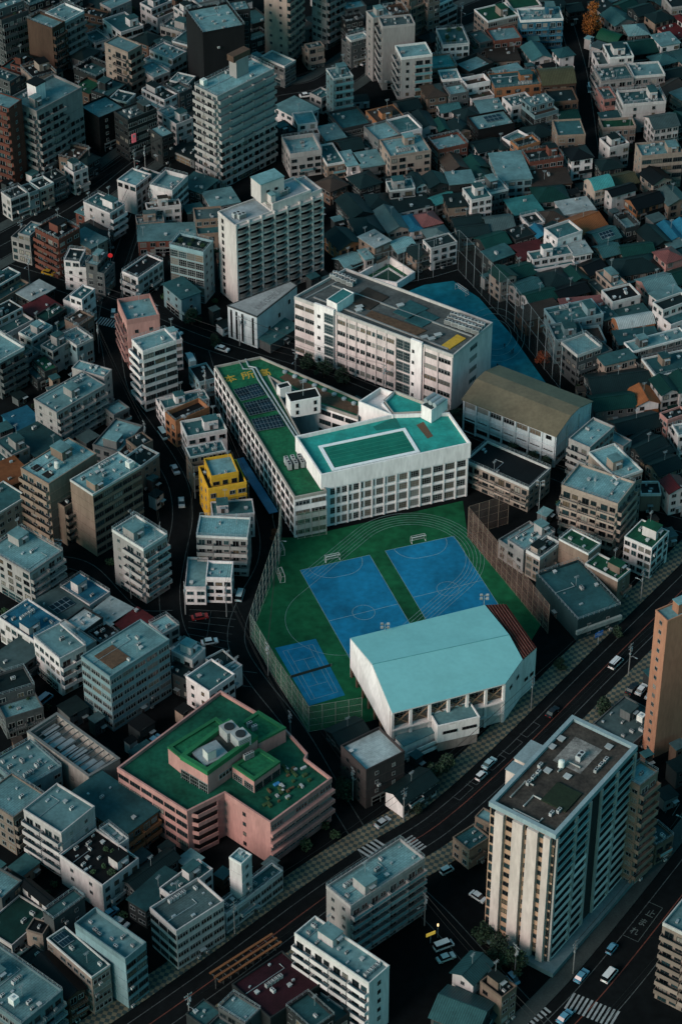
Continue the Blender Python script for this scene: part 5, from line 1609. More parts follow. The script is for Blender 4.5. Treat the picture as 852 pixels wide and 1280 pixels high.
    for (x, y, w, d, z1) in ((.62, 1.0, 7, 5, h - 2.5), (.36, 1.0, 3, 3, h + .5)):
        mb = MB(); mb.box((*P(b * x, a + d / 2), z1 / 2), (w, d, z1), P.th); mb.box((*P(b * x, a + d / 2), z1 + .1), (w + .3, d + .3, .2), P.th, 1); mb.obj('lift_shaft', [wm, surf('parapet_slate_blue', (.20, .30, .34), .7, .2)], T)

def roofless_building():
    z = 9.6; q = G([(34.2, 915), (111, 971), (150, 948.5), (71.5, 891)], z); T = thing('plant_building', centre(q), 'grey roofless walled block with plant decks inside, beside the pink school', 'building'); BLOCKED.append(q)
    wm = surf('worn_grey_render', (.31, .29, .26), .85, .5, .3, .02); mb = MB(); mb.prism(rel(T, q), 0, z - 3.4); mb.ring(rel(T, q), 0, z, .5, .03); mb.obj('wall', wm, T)
    mb = MB(); mb.ring(rel(T, q), z, z + .18, .7, .12); mb.obj('coping', surf('coping_dark', (.13, .135, .13), .8, .3), T)
    c = Vector((0, 0)); d = Vector(q[1]) - Vector(q[0]); th = atan2(d.y, d.x); ln = d.length; w = (Vector(q[2]) - Vector(q[1])).length; rng = rnd(77)
    U = Vector((cos(th), sin(th))); V = Vector((-sin(th), cos(th)))
    for k in range(9):
        s = (-.42 + k * .1) * ln; p = U * s + V * rng.uniform(-.15, .15) * w
        mb = MB(); mb.box((0, 0, .8), (ln * .075, w * rng.uniform(.35, .6), 1.6)); mb.box((0, 0, 1.65), (ln * .08, w * .5, .1), mi=1); mb.obj('plant_deck', [surf('plant_casing', (.16, .19, .19), .7, .4), METAL], T, (p.x, p.y, z - 3.39), th)
    mb = MB()
    for k in range(12):
        p = U * ((-.5 + (k + .5) / 12) * ln); mb.box((p.x, p.y, z - .35), (.18, w - .9, .25), th)
    mb.obj('steel_beam', surf('beam_grey', (.12, .13, .13), .7), T)
    facade(T, T.location, q[0], q[1], 0, 2, 3.2, 'n', 'M', rng, door=True); facade(T, T.location, q[1], q[2], 0, 2, 3.2, 'n', 'M', rng)

def court_enclosure():
    z = .12; q = G([(444, 344), (496, 354), (518, 340), (486, 320)], 2.5)
    T = thing('walled_court', centre(q), 'small green court inside white walls behind the rear school slab', 'court'); loc = T.location; BLOCKED.append(q)
    sheet(T, 'court_floor', rel(T, q), .06, GREEN); mb = MB(); mb.ring(rel(T, q), 0, 2.6, .5, .1); mb.obj('court_wall', WHITE, T)
    mb = MB(); mb.ring([(x * .62, y * .62) for x, y in rel(T, q)], .07, .5, .5, 0); mb.obj('kerb_band', WLINE, T)
    sheet(T, 'inner_floor', [(x * .56, y * .56) for x, y in rel(T, q)], .075, surf('court_dark', (.008, .05, .035), .8, .3, streak=False))

def lit_screen():
    """long slatted brown roof screen by the lower road"""
    a, b = gp(268, 1222, 4), gp(346, 1172, 4); T = thing('arcade_roof', centre([a, b]), 'long arcade roof of brown slats beside the lower road', 'arcade'); loc = T.location
    an = atan2(b[1] - a[1], b[0] - a[0]); ln = hypot(b[0] - a[0], b[1] - a[1]); br = surf('rust_brown_slat', (.16, .065, .025), .7, .3)
    mb = MB()
    for k in range(3): mb.box((0, -1.6 + k * 1.6, 4.0 + k * .12), (ln, .5, .25), an) if False else mb.box((-sin(an) * (-1.6 + k * 1.6), cos(an) * (-1.6 + k * 1.6), 4.0), (ln, .55, .25), an)
    mb.obj('slat', br, T)
    for k in range(9):
        mb = MB(); s = (-.48 + k * .12) * ln; mb.box((cos(an) * s, sin(an) * s, 1.95), (.25, .25, 3.9), an); mb.box((cos(an) * s, sin(an) * s, 3.8), (.2, 4.2, .15), an); mb.obj('post', DARKTRIM, T)

def bike_shed():
    a, b = gp(299, 573, 2.6), gp(342, 641, 2.6); T = thing('bicycle_shed', centre([a, b]), 'long narrow blue shed roof along the side of the pool school', 'shed'); an = atan2(b[1] - a[1], b[0] - a[0]); ln = hypot(b[0] - a[0], b[1] - a[1])
    mb = MB(); mb.box((0, 0, 2.6), (ln, 2.6, .16), an); mb.obj('roof', surf('shed_blue', (.02, .13, .24), .6, .3), T)
    for k in range(8):
        mb = MB(); s = (-.47 + k * .134) * ln; mb.box((cos(an) * s, sin(an) * s, 1.26), (.12, .12, 2.5), an); mb.obj('post', METAL, T)

def all_custom():
    school_with_pool(); rear_school(); brown_gym(); turquoise_gym(); pink_school(); twin_slab(); wedge_hall(); stone_tower(); roofless_building(); court_enclosure(); lit_screen(); bike_shed()
# ------------------------------------------------------------------ ground, roads, sports ground
def inside(p, poly):
    c = False; n = len(poly)
    for k in range(n):
        (x0, y0), (x1, y1) = poly[k], poly[(k + 1) % n]
        if (y0 > p[1]) != (y1 > p[1]) and p[0] < (x1 - x0) * (p[1] - y0) / (y1 - y0) + x0: c = not c
    return c

def smooth(pts, n=6):
    out = []; m = len(pts)
    for k in range(m - 1):
        p0, p1, p2, p3 = pts[max(k - 1, 0)], pts[k], pts[k + 1], pts[min(k + 2, m - 1)]
        for q in range(n):
            t = q / n
            out.append(tuple(.5 * (2 * p1[i] + (p2[i] - p0[i]) * t + (2 * p0[i] - 5 * p1[i] + 4 * p2[i] - p3[i]) * t * t + (3 * p1[i] - p0[i] - 3 * p2[i] + p3[i]) * t ** 3) for i in (0, 1)))
    out.append(pts[-1]); return out

def offset_line(line, d):
    r = []
    for k, p in enumerate(line):
        a, b = line[max(k - 1, 0)], line[min(k + 1, len(line) - 1)]; l = hypot(b[0] - a[0], b[1] - a[1]); r.append((p[0] - (b[1] - a[1]) / l * d, p[1] + (b[0] - a[0]) / l * d))
    return r

def strip_mesh(mb, l0, l1, z, mi=0, kerb=0):
    for k in range(len(l0) - 1):
        mb.quad([(*l0[k], z), (*l0[k + 1], z), (*l1[k + 1], z), (*l1[k], z)][::-1], mi)
        if kerb:
            for l in (l0, l1):
                mb.quad([(*l[k], z - kerb), (*l[k + 1], z - kerb), (*l[k + 1], z), (*l[k], z)], mi); 

ROADS = {  # px centre line, width, name
 'lower_avenue': ([(130, 1320), (270, 1222), (390, 1133), (470, 1078), (548, 1030), (639, 950), (744, 845), (852, 738), (940, 650)], 12),
 'corner_avenue': ([(600, 1400), (668, 1330), (746, 1250), (826, 1152), (920, 1030)], 16),
 'cross_street': ([(470, 1078), (540, 1140), (600, 1205), (665, 1275), (720, 1335)], 7),
 'school_lane': ([(470, 1078), (425, 1005), (372, 915), (325, 855), (299, 815), (296, 785), (308, 750), (333, 700), (331, 650), (302, 570), (268, 490), (252, 440)], 5.5),
 'winding_street': ([(213, 180), (190, 235), (165, 290), (148, 340), (135, 400), (140, 440), (150, 490), (180, 535), (207, 575), (224, 610), (228, 650), (218, 700), (212, 745), (222, 795), (262, 838), (318, 850)], 6.5),
 'middle_road': ([(-30, 322), (15, 338), (80, 358), (150, 385), (213, 412), (260, 430), (330, 452), (426, 482), (510, 519), (590, 556), (645, 575), (709, 598), (775, 632), (860, 660)], 6.5),
 'rear_avenue': ([(-60, 340), (0, 308), (100, 252), (200, 180), (330, 125), (405, 108), (470, 66), (560, 28), (680, -20)], 12.5),
 'side_street': ([(700, 5), (712, 45), (724, 90), (732, 140), (738, 185), (748, 225)], 6),
 'back_lane': ([(-20, 690), (60, 700), (110, 712), (165, 765), (215, 770)], 5.5),
}
def sports_line(px, z=.0): return [gp(u, v, z) for u, v in px]

def ground_all():
    asphalt = surf('asphalt', (.0060, .0078, .0085), .95, .35, .08, 0, streak=False, fine=.2, spec=.06)
    mb = MB(); mb.quad([(-3000, -400, 0), (3000, -400, 0), (3000, 6000, 0), (-3000, 6000, 0)]); structure('ground', mb, surf('city_ground', (.0050, .0066, .0073), .95, .4, .06, 0, streak=False, fine=.25, spec=.06))
    lines = {}
    pave = surf('pavement', (.035, .046, .044), .9, .35, .3, 0, streak=False, fine=.2)
    # chequered pavement
    m, nt, bs = nodes_of('chequered_pavement'); N, L = nt.nodes, nt.links; tc = N.new('ShaderNodeTexCoord'); mp = N.new('ShaderNodeMapping'); mp.inputs['Rotation'].default_value = (0, 0, radians(12)); ck = N.new('ShaderNodeTexChecker'); ck.inputs['Scale'].default_value = .95
    ck.inputs['Color1'].default_value = (.21, .18, .115, 1); ck.inputs['Color2'].default_value = (.03, .062, .06, 1); L.new(tc.outputs['Object'], mp.inputs['Vector']); L.new(mp.outputs['Vector'], ck.inputs['Vector'])
    nz = N.new('ShaderNodeTexNoise'); nz.inputs['Scale'].default_value = .25; mx = N.new('ShaderNodeMixRGB'); mx.blend_type = 'MULTIPLY'; mx.inputs['Fac'].default_value = .8; L.new(tc.outputs['Object'], nz.inputs['Vector']); L.new(ck.outputs['Color'], mx.inputs[1]); L.new(nz.outputs['Fac'], mx.inputs[2])
    L.new(mx.outputs[0], bs.inputs['Base Color']); bs.inputs['Roughness'].default_value = .9
    line = surf('road_line', (.085, .10, .098), .8, .75, .8, 0, streak=False); red = surf('centre_line', (.14, .04, .025), .8, .6, .6, 0, streak=False)
    ri = 0
    for nm, (px, w) in ROADS.items():
        c = smooth(sports_line(px), 8); lines[nm] = c; ri += 1; zr = .004 + ri * .0012
        mb = MB(); strip_mesh(mb, offset_line(c, -w / 2), offset_line(c, w / 2), zr); structure('road', mb, asphalt)
        if nm in ('lower_avenue', 'corner_avenue', 'rear_avenue'):
            mb = MB(); strip_mesh(mb, offset_line(c, -.12), offset_line(c, .12), zr + .02); structure('centre_line', mb, red if nm != 'rear_avenue' else line)
            sw = 5.2 if nm == 'lower_avenue' else 4.0
            for s in (-1, 1):
                if nm == 'corner_avenue' and s < 0: continue
                mb = MB(); strip_mesh(mb, offset_line(c, s * (w / 2 + .05)), offset_line(c, s * (w / 2 + sw)), .13, kerb=.13); structure('pavement', mb, m if nm == 'lower_avenue' else pave)
        for s in (-1, 1):
            e = w / 2 - .5 - (2.1 if nm in ('lower_avenue', 'corner_avenue') else 0); mb = MB(); strip_mesh(mb, offset_line(c, s * e - .09), offset_line(c, s * e + .09), zr + .021); structure('road_line', mb, line)
    # parking bays along the lower avenue
    c = lines['lower_avenue']; mb = MB(); acc = 0
    for u, v in ((578, 990), (599, 971), (619, 953), (640, 933), (662, 912)):
        p = Vector(gp(u, v, 0)); q = Vector(gp(u + 12, v - 11, 0)); d = (q - p).normalized(); n_ = Vector((-d.y, d.x)); th = atan2(d.y, d.x)
        for s, o_, l_, w_ in ((0, -1.1, 5.6, .14), (-2.8, 0, .14, 2.2), (2.8, 0, .14, 2.2)): 
            r = p + d * s + n_ * o_; mb.box((r.x, r.y, .03), (l_, w_, .004), th)
    structure('parking_line', mb, line)
    # zebra crossings
    def zebra(u0, v0, u1, v1, n, ln):
        a, b = Vector(gp(u0, v0, 0)), Vector(gp(u1, v1, 0)); d = (b - a); th = atan2(d.y, d.x); mb = MB()
        for k in range(n):
            p = a + d * ((k + .5) / n); mb.box((p.x, p.y, .034), (d.length / n * .5, ln, .006), th)
        structure('crossing_stripe', mb, surf('crossing_paint', (.30, .33, .33), .8, .5, .8, 0, streak=False))
    zebra(452, 1068, 474, 1050, 5, 4); zebra(506, 1048, 526, 1064, 6, 4); zebra(709, 1250, 770, 1275, 11, 5.2); zebra(650, 1277, 680, 1256, 6, 5); zebra(122, 400, 148, 406, 8, 4)
    # the car park by the small white house
    mb = MB(); q = sports_line([(237, 762), (297, 765), (286, 812), (234, 800)]); structure('car_park', (lambda m_: (m_.quad([(*p, .016) for p in q][::-1]), m_)[1])(mb), asphalt)
    mb = MB()
    for t in (.0, .2, .4, .6, .8, 1.0):
        a, b = mix2(q[0], q[3], t), mix2(q[1], q[2], t); th = atan2(b[1] - a[1], b[0] - a[0]); c_ = mix2(a, b, .5); mb.box((*c_, .03), (hypot(b[0] - a[0], b[1] - a[1]), .13, .004), th)
    a, b = mix2(q[0], q[1], .45), mix2(q[3], q[2], .45); mb.box((*mix2(a, b, .5), .031), (hypot(b[0] - a[0], b[1] - a[1]), .13, .004), atan2(b[1] - a[1], b[0] - a[0])); structure('parking_line', mb, line)
    # the lot at the lower right
    mb = MB()
    for k in range(7):
        p = Vector(gp(826 + k * 9, 1006 - k * 1 + k * 4, 0)); mb.box((p.x, p.y, .03), (4.6, .14, .004), radians(62))
    structure('parking_line', mb, line)
    # stop lettering on the corner avenue
    wp = surf('worn_road_paint', (.08, .105, .10), .9, .6, .8, 0, streak=False); dl = Vector(gp(819, 1130, 0)) - Vector(gp(791, 1168, 0)); dl.normalize(); dx = Vector((dl.y, -dl.x))
    for ch, u, v in (('止', 813, 1141), ('ま', 803, 1152), ('れ', 793, 1163)):
        p = Vector(gp(u, v, 0)) - dx * 1.0 - dl * 1.2; o = text_part(None, ch, p, dx, 2.1, .045, wp, 'road_lettering', 1.0, .02, 1.25); o['kind'] = 'structure'
    mb = MB(); th = atan2(dl.y, dl.x); cc = Vector(gp(803, 1152, 0)); 
    for s, t, l_, w_ in ((0, 1.9, 12.5, .14), (6.2, 0, .14, 3.8), (-6.2, 0, .14, 3.8)): q_ = cc + dl * s + dx * t; mb.box((q_.x, q_.y, .046), (l_, w_, .004), th)
    structure('parking_line', mb, wp)
    return lines

def sports_ground():
    gr = surf('green_playground', (.008, .098, .040), .8, .55, .07, 0, streak=False, fine=.24, spec=.1); bl = surf('blue_court', (.007, .165, .31), .7, .42, .08, 0, streak=False, fine=.16, spec=.12); wl = surf('court_line', (.24, .36, .36), .8, .45, .5, 0, streak=False)
    pts = sports_line([(373, 672), (578, 626), (584, 671), (640, 736), (676, 780), (655, 815), (600, 868), (451, 904), (385, 915), (313, 797), (332, 742), (348, 690), (352, 672)])
    mb = MB(); mb.quad([(*p, .02) for p in pts][::-1]); structure('sports_ground', mb, gr)
    def court(p, l, w):
        q = sports_line(p); mb = MB(); mb.quad([(*x, .026) for x in q][::-1]); structure('court', mb, bl)
        return q
    a = court([(374.9, 712.8), (461.8, 693.7), (535, 819), (448, 843)], 0, 0); b = court([(481, 688.5), (567, 670), (640, 783), (552, 808)], 0, 0)
    c = court([(343.5, 810), (394.5, 798.5), (431, 869), (386, 882.5)], 0, 0)
    mb = MB()
    def seg(p, q, w=.10, z=.032):
        th = atan2(q[1] - p[1], q[0] - p[0]); m_ = mix2(p, q, .5); mb.box((*m_, z), (hypot(q[0] - p[0], q[1] - p[1]) + w, w, .004), th)
    def poly(q, closed=True, w=.10, z=.032):
        for k in range(len(q) - (0 if closed else 1)): seg(q[k], q[(k + 1) % len(q)], w, z)
    for q in (a, b):
        poly(q); mid0, mid1 = mix2(q[0], q[3], .5), mix2(q[1], q[2], .5); seg(mid0, mid1)
        d = Vector(q[3]) - Vector(q[0]); d.normalize(); ex = (Vector(q[1]) - Vector(q[0])).normalized()
        for end, s in ((mix2(q[0], q[1], .5), 1), (mix2(q[3], q[2], .5), -1)):
            arc = [tuple(Vector(end) + ex * (1.5 * (1 if cos(t) > 0 else -1) + 6 * cos(t)) + d * s * 6 * sin(t)) for t in [pi * k / 16 for k in range(17)]]; poly(arc, False)
        arc = [tuple(Vector(mix2(mid0, mid1, .5)) + ex * 3 * cos(t) + d * 3 * sin(t)) for t in [pi * k / 10 for k in range(20)]]; poly(arc)
    # tennis court: tramlines, service lines
    def cp(s, t): return mix2(mix2(c[0], c[1], s), mix2(c[3], c[2], s), t)
    for s in (.13, .24, .76, .87): seg(cp(s, .08), cp(s, .92), .08)
    for t in (.08, .92): seg(cp(.13, t), cp(.87, t), .08)
    for t in (.28, .72): seg(cp(.24, t), cp(.76, t), .08)
    seg(cp(.5, .28), cp(.5, .72), .08)
    structure('court_line', mb, wl)
    # running track: six lanes, two straights and two half circles
    mb = MB(); ctr = Vector(gp(320 + 437 / 2.242, 600 + 219 / 2.242, 0)); far = Vector(gp(320 + 236 / 2.242, 600 + 388 / 2.242, 0)); d = (far - ctr).normalized(); ln = (far - ctr).length; n_ = Vector((-d.y, d.x))
    for k in range(6):
        r = 19.6 - k * 1.0
        arc = [tuple(ctr + n_ * r * cos(t) - d * r * sin(t)) for t in [pi * j / 40 for j in range(41)]]
        if k == 5: arc += [tuple(far - n_ * r * cos(t) + d * r * sin(t)) for t in [pi * j / 40 for j in range(41)]]; arc.append(arc[0])
        else: arc = [tuple(ctr + n_ * r + d * ln * (.55 + .06 * k))] + arc + [tuple(ctr - n_ * r + d * ln * .75)]
        poly(arc, False, .085, .036)
    structure('track_line', mb, wl)
    # hockey sticks of shadow-less dark mats and benches are left to the things below
    # blue playground behind the rear school
    mb = MB(); q = sports_line([(452, 378), (500, 368), (530, 356), (566, 351), (598, 372), (640, 420), (684, 482), (640, 500), (560, 455)]); mb.quad([(*p, .018) for p in q][::-1]); structure('playground', mb, surf('cyan_playground', (.012, .19, .25), .75, .5, .06, 0, streak=False, fine=.25, spec=.1))
    mb = MB(); cc = Vector(gp(618, 418, 0))
    for r in (5, 7, 9): poly([tuple(cc + Vector((r * 1.0 * cos(t), r * 1.6 * sin(t)))) for t in [2 * pi * k / 24 for k in range(24)]], True, .1, .03)
    structure('track_line', mb, wl)

# ------------------------------------------------------------------ nets, goals, lamps
def net_fence(px, hts, label, net, postm, name='net_fence', step=3.2, rails=4):
    pts = sports_line(px); T = thing(name, centre(pts), label, 'fence'); loc = T.location
    for k in range(len(pts) - 1):
        p, q = pts[k], pts[k + 1]; h0, h1 = hts[k], hts[k + 1]; ln = hypot(q[0] - p[0], q[1] - p[1]); n = max(1, int(ln / step))
        mb = MB(); mb.quad([(p[0] - loc.x, p[1] - loc.y, .1), (q[0] - loc.x, q[1] - loc.y, .1), (q[0] - loc.x, q[1] - loc.y, h1), (p[0] - loc.x, p[1] - loc.y, h0)]); mb.obj('net', net, T)
        mb = MB()
        for j in range(rails + 1):
            f = max(j / rails, .02); mb.tube([(p[0] - loc.x, p[1] - loc.y, h0 * f), (q[0] - loc.x, q[1] - loc.y, h1 * f)], .035, 4)
        mb.obj('rail', postm, T)
        for j in range(n + (1 if k == len(pts) - 2 else 0)):
            m_ = mix2(p, q, j / n); h = h0 + (h1 - h0) * j / n; mb = MB(); mb.tube([(0, 0, 0), (0, 0, h)], .075, 5); mb.obj('post', postm, T, (m_[0] - loc.x, m_[1] - loc.y, 0))
    return T

def goal(u, v, th, w, label):
    p = gp(u, v, 0); T = thing('goal', (*p, 0), label, 'goal', rot=th); m_ = surf('goal_white', (.62, .64, .63), .6)
    mb = MB(); mb.tube([(-w / 2, 0, 0), (-w / 2, 0, 2.1), (w / 2, 0, 2.1), (w / 2, 0, 0)], .07, 6); mb.obj('frame', m_, T)
    mb = MB()
    for x in (-w / 2, w / 2): mb.tube([(x, 0, 2.1), (x, .9, 2.0), (x, 1.3, .05), (x, 0, .05)], .04, 5)
    mb.tube([(-w / 2, 1.3, .06), (w / 2, 1.3, .06)], .04, 5); mb.tube([(-w / 2, .9, 2.0), (w / 2, .9, 2.0)], .04, 5); mb.obj('back_frame', m_, T)
    mb = MB(); mb.quad([(-w / 2, .9, 2.0), (w / 2, .9, 2.0), (w / 2, 1.3, .05), (-w / 2, 1.3, .05)]); mb.obj('net', netting('goal_net', (.5, .52, .5), .25), T)

def floodlight(u, v, h, label):
    p = gp(u, v, h); T = thing('floodlight', (*p, 0), label, 'floodlight'); mb = MB(); mb.tube([(0, 0, 0), (0, 0, h)], .14, 6, r2=.09); mb.obj('pole', METAL, T)
    mb = MB(); mb.box((0, 0, h), (2.0, .12, .12)); mb.box((0, 0, h - 1.2), (2.0, .12, .12)); mb.obj('crossbar', METAL, T)
    for x in (-.8, .8):
        for z in (h + .25, h - .95): mb = MB(); mb.box((0, 0, 0), (.7, .5, .5)); mb.quad([(-.3, -.256, -.2), (.3, -.256, -.2), (.3, -.256, .2), (-.3, -.256, .2)], 1); mb.obj('lamp', [ACM, GL[2]], T, (x, -.2, z))

def pole_mesh():
    def make():
        mb = MB(); mb.tube([(0, 0, 0), (0, 0, 11)], .17, 7, r2=.11)
        for z, w in ((10.4, 2.2), (9.5, 1.8)): mb.box((0, 0, z), (w, .12, .12), mi=1)
        for x in (-1, -.5, .5, 1): mb.box((x, 0, 10.6), (.1, .1, .25), mi=2)
        mb.tube([(.45, 0, 8.2), (.45, 0, 9.1)], .3, 8, 1); mb.box((0, 0, 7.6), (.5, .4, .5), mi=1); return mb.mesh('pole', [surf('pole_concrete', (.20, .205, .20), .8, .3), METAL, ACM])
    return cached('pole', make)
def pole_lamp_mesh():
    def make():
        mb = MB(); mb.tube([(0, 0, 6.6), (0, -1.0, 7.1), (0, -1.7, 7.1)], .05, 5); mb.box((0, -1.85, 7.05), (.3, .7, .14)); return mb.mesh('street_lamp_arm', METAL)
    return cached('lamp_arm', make)

# ------------------------------------------------------------------ cars
def car_meshes(kind, col):
    key = ('car', kind, col)
    def make():
        body = surf('car_paint_' + col, {'white': (.62, .64, .63), 'silver': (.34, .38, .39), 'black': (.012, .013, .014), 'blue': (.10, .28, .38), 'pale': (.30, .44, .46), 'red': (.25, .02, .02), 'yellow': (.42, .22, .02)}[col], .3, .1, 1, .05, spec=.5)
        L_, W_, H_ = {'sedan': (4.4, 1.75, 1.45), 'van': (4.8, 1.85, 2.0), 'kei': (3.4, 1.5, 1.75), 'truck': (6.2, 2.1, 2.8)}[kind]
        mb = MB(); zb = .35; hb = .55
        mb.box((0, 0, zb + hb / 2), (L_, W_, hb), top=.97)
        if kind == 'sedan': cab = [(-1.7, .9), (-1.15, H_), (.55, H_), (1.25, .9)]
        elif kind == 'truck': cab = [(1.4, .9), (1.5, 2.2), (2.6, 2.2), (3.0, .9)]
        else: cab = [(-L_ / 2 + .08, .9), (-L_ / 2 + .2, H_), (L_ / 2 - 1.1, H_), (L_ / 2 - .35, .9)]
        w0, w1 = W_ / 2 * .95, W_ / 2 * .82
        (xa, za), (xb, zb2), (xc, zc), (xd, zd) = cab
        lo = [(xa, w0), (xa, -w0), (xd, -w0), (xd, w0)]; hi = [(xb, w1), (xb, -w1), (xc, -w1), (xc, w1)]
        mb.quad([(*p, H_ if kind != 'truck' else 2.2) for p in hi])
        if kind == 'truck': mb.box((-.9, 0, 1.75), (4.2, 2.05, 2.1))
        gm = MB()
        for k in range(4):
            j = (k + 1) % 4; zt = H_ if kind != 'truck' else 2.2; q = [(*lo[k], .88), (*lo[j], .88), (*hi[j], zt), (*hi[k], zt)]; gm.quad(q)
        hb_ = MB(); 
        return (mb.mesh('body', body), gm.mesh('window', GL[0]), L_, W_)
    return cached(key, make)
def wheel_mesh():
    def make():
        mb = MB(); mb.tube([(0, -.1, 0), (0, .1, 0)], .32, 10); mb.tube([(0, -.112, 0), (0, .112, 0)], .18, 8, 1); return mb.mesh('wheel', [surf('tyre', (.012, .012, .012), .9), METAL])
    return cached('wheel', make)
def light_mesh(n, col):
    def make():
        mb = MB(); mb.box((0, 0, 0), (.06, .34, .16)); return mb.mesh(n, surf(n, col, .3))
    return cached(n, make)

def car(kind, col, p, th, label, group):
    T = thing('parked_car' if kind != 'truck' else 'box_truck', (*p, .03), label, {'sedan': 'car', 'kei': 'car', 'van': 'van', 'truck': 'truck'}[kind], group, th)
    bm_, gm, L_, W_ = car_meshes(kind, col); put('body', bm_, T); put('window', gm, T)
    for x in (-L_ * .31, L_ * .31):
        for y in (-W_ / 2 + .1, W_ / 2 - .1): put('wheel', wheel_mesh(), T, (x, y, .32))
    for y in (-W_ * .36, W_ * .36): put('headlight', light_mesh('headlight', (.5, .5, .46)), T, (L_ / 2, y, .68)); put('tail_light', light_mesh('tail_light', (.3, .02, .02)), T, (-L_ / 2, y, .72))

def cars_all(lines):
    def near_dir(p):
        best = None
        for nm, c in lines.items():
            for k in range(len(c) - 1):
                m_ = mix2(c[k], c[k + 1], .5); d = hypot(m_[0] - p[0], m_[1] - p[1])
                if best is None or d < best[0]: best = (d, atan2(c[k + 1][1] - c[k][1], c[k + 1][0] - c[k][0]))
        return best[1]
    for kind, col, u, v, th, label in [
        ('sedan', 'white', 382, 119, None, 'white car on the avenue behind the tall grid-balconied tower'),
        ('van', 'white', 737, 111, None, 'white van on the narrow street beside the long grey balcony block'),
        ('sedan', 'yellow', 61, 341, None, 'yellow taxi under the red-brick and beige block'),
        ('kei', 'white', 57, 370, .4, 'small white car on the dark lot across from the yellow taxi'),
        ('kei', 'pale', 142, 393, None, 'pale car waiting at the zebra crossing beside the pink terrace block'),
        ('sedan', 'white', 220, 415, None, 'white car on the road below the pale blue block with a teal roof'),
        ('truck', 'pale', 238, 452, 1.9, 'pale box truck by the black-roofed shed near the pool school'),
        ('sedan', 'white', 278, 436, None, 'white car on the road above the yellow roof lettering'),
        ('van', 'pale', 204, 543, None, 'pale van parked on the winding street by the beige block'),
        ('sedan', 'pale', 673, 590, None, 'pale car on the road between the olive-roofed gymnasium and the low apartments'),
        ('sedan', 'red', 250, 771, .25, 'red car with a white roof panel in the small car park'),
        ('sedan', 'white', 262, 802, .25, 'white car in the front row of the small car park'),
        ('van', 'pale', 300, 744, 1.4, 'light blue van beside the small white house by the car park'),
        ('sedan', 'silver', 219, 587, None, 'silver car on the winding street behind the bright yellow house'),
        ('sedan', 'silver', 227, 628, None, 'silver car on the winding street beside the bright yellow house'),
        ('van', 'white', 769, 829, None, 'white van driving alone on the lower avenue by the terracotta tower'),
        ('sedan', 'silver', 780, 739, 1.0, 'silver car under the beige block with green roofs'),
        ('van', 'blue', 56, 874, .9, 'blue van in the dark yard behind the roofless walled block'),
        ('sedan', 'pale', 182, 934, .9, 'pale car parked in the row behind the pink school, closer to its corner'),
        ('sedan', 'blue', 193, 925, .9, 'blue car parked in the row behind the pink school'),
        ('kei', 'white', 164, 927, .9, 'small white car apart from the row behind the pink school'),
        ('sedan', 'silver', 478, 1028, .75, 'silver car parked beside the dark brick box with a pale roof'),
        ('sedan', 'pale', 611, 954, None, 'pale car in a marked bay of the lower avenue'),
        ('kei', 'white', 601, 970, None, 'small white car in a marked bay of the lower avenue'),
        ('sedan', 'white', 801, 862, 1.0, 'white car beside its twin under the terracotta tower, further from the tower'),
        ('sedan', 'white', 813, 868, 1.0, 'white car beside its twin under the terracotta tower, closer to the tower'),
        ('sedan', 'black', 789, 861, 1.0, 'black car at the end of the lot under the terracotta tower'),
        ('sedan', 'white', 597, 1121, -.75, 'white sedan on the forecourt of the cream tower with piers'),
        ('van', 'white', 554, 1182, .45, 'white van parked in front of the grey block with white balconies'),
        ('sedan', 'pale', 557, 1197, .45, 'pale sedan beside the white van near the grey block with balconies'),
        ('kei', 'pale', 558, 1088, .6, 'pale car under the beige corner shop at the junction'),
        ('van', 'white', 761, 1219, None, 'white van on the wide road just above the zebra crossing'),
        ('kei', 'blue', 764, 1186, None, 'blue-grey car on the wide road ahead of the white van'),
        ('sedan', 'blue', 726, 1220, None, 'bright blue car by the kerb at the base of the cream tower'),
        ('sedan', 'blue', 705, 1271, None, 'blue car in the junction in front of the zebra crossing'),
        ('kei', 'blue', 641, 1224, None, 'blue car on the cross street beside the cream tower'),
        ('sedan', 'blue', 138, 1141, .8, 'blue car behind the teal block with a light well'),
        ('sedan', 'silver', 151, 1153, -.6, 'silver car in the alley beside the teal block with a light well'),
        ('sedan', 'black', 690, 890, None, 'black car on the lower avenue between the gymnasium and the cream tower'),
        ('sedan', 'black', 120, 372, None, 'black car on the middle road near the zebra crossing'),
        ('sedan', 'silver', 455, 78, None, 'silver car on the rear avenue beside the pale slab'),
        ('van', 'black', 175, 200, None, 'black van on the rear avenue by the black block with a pink sign')]:
        p = gp(u, v, .6); car(kind, col, p, near_dir(p) if th is None else th, label, 'cars on the streets')

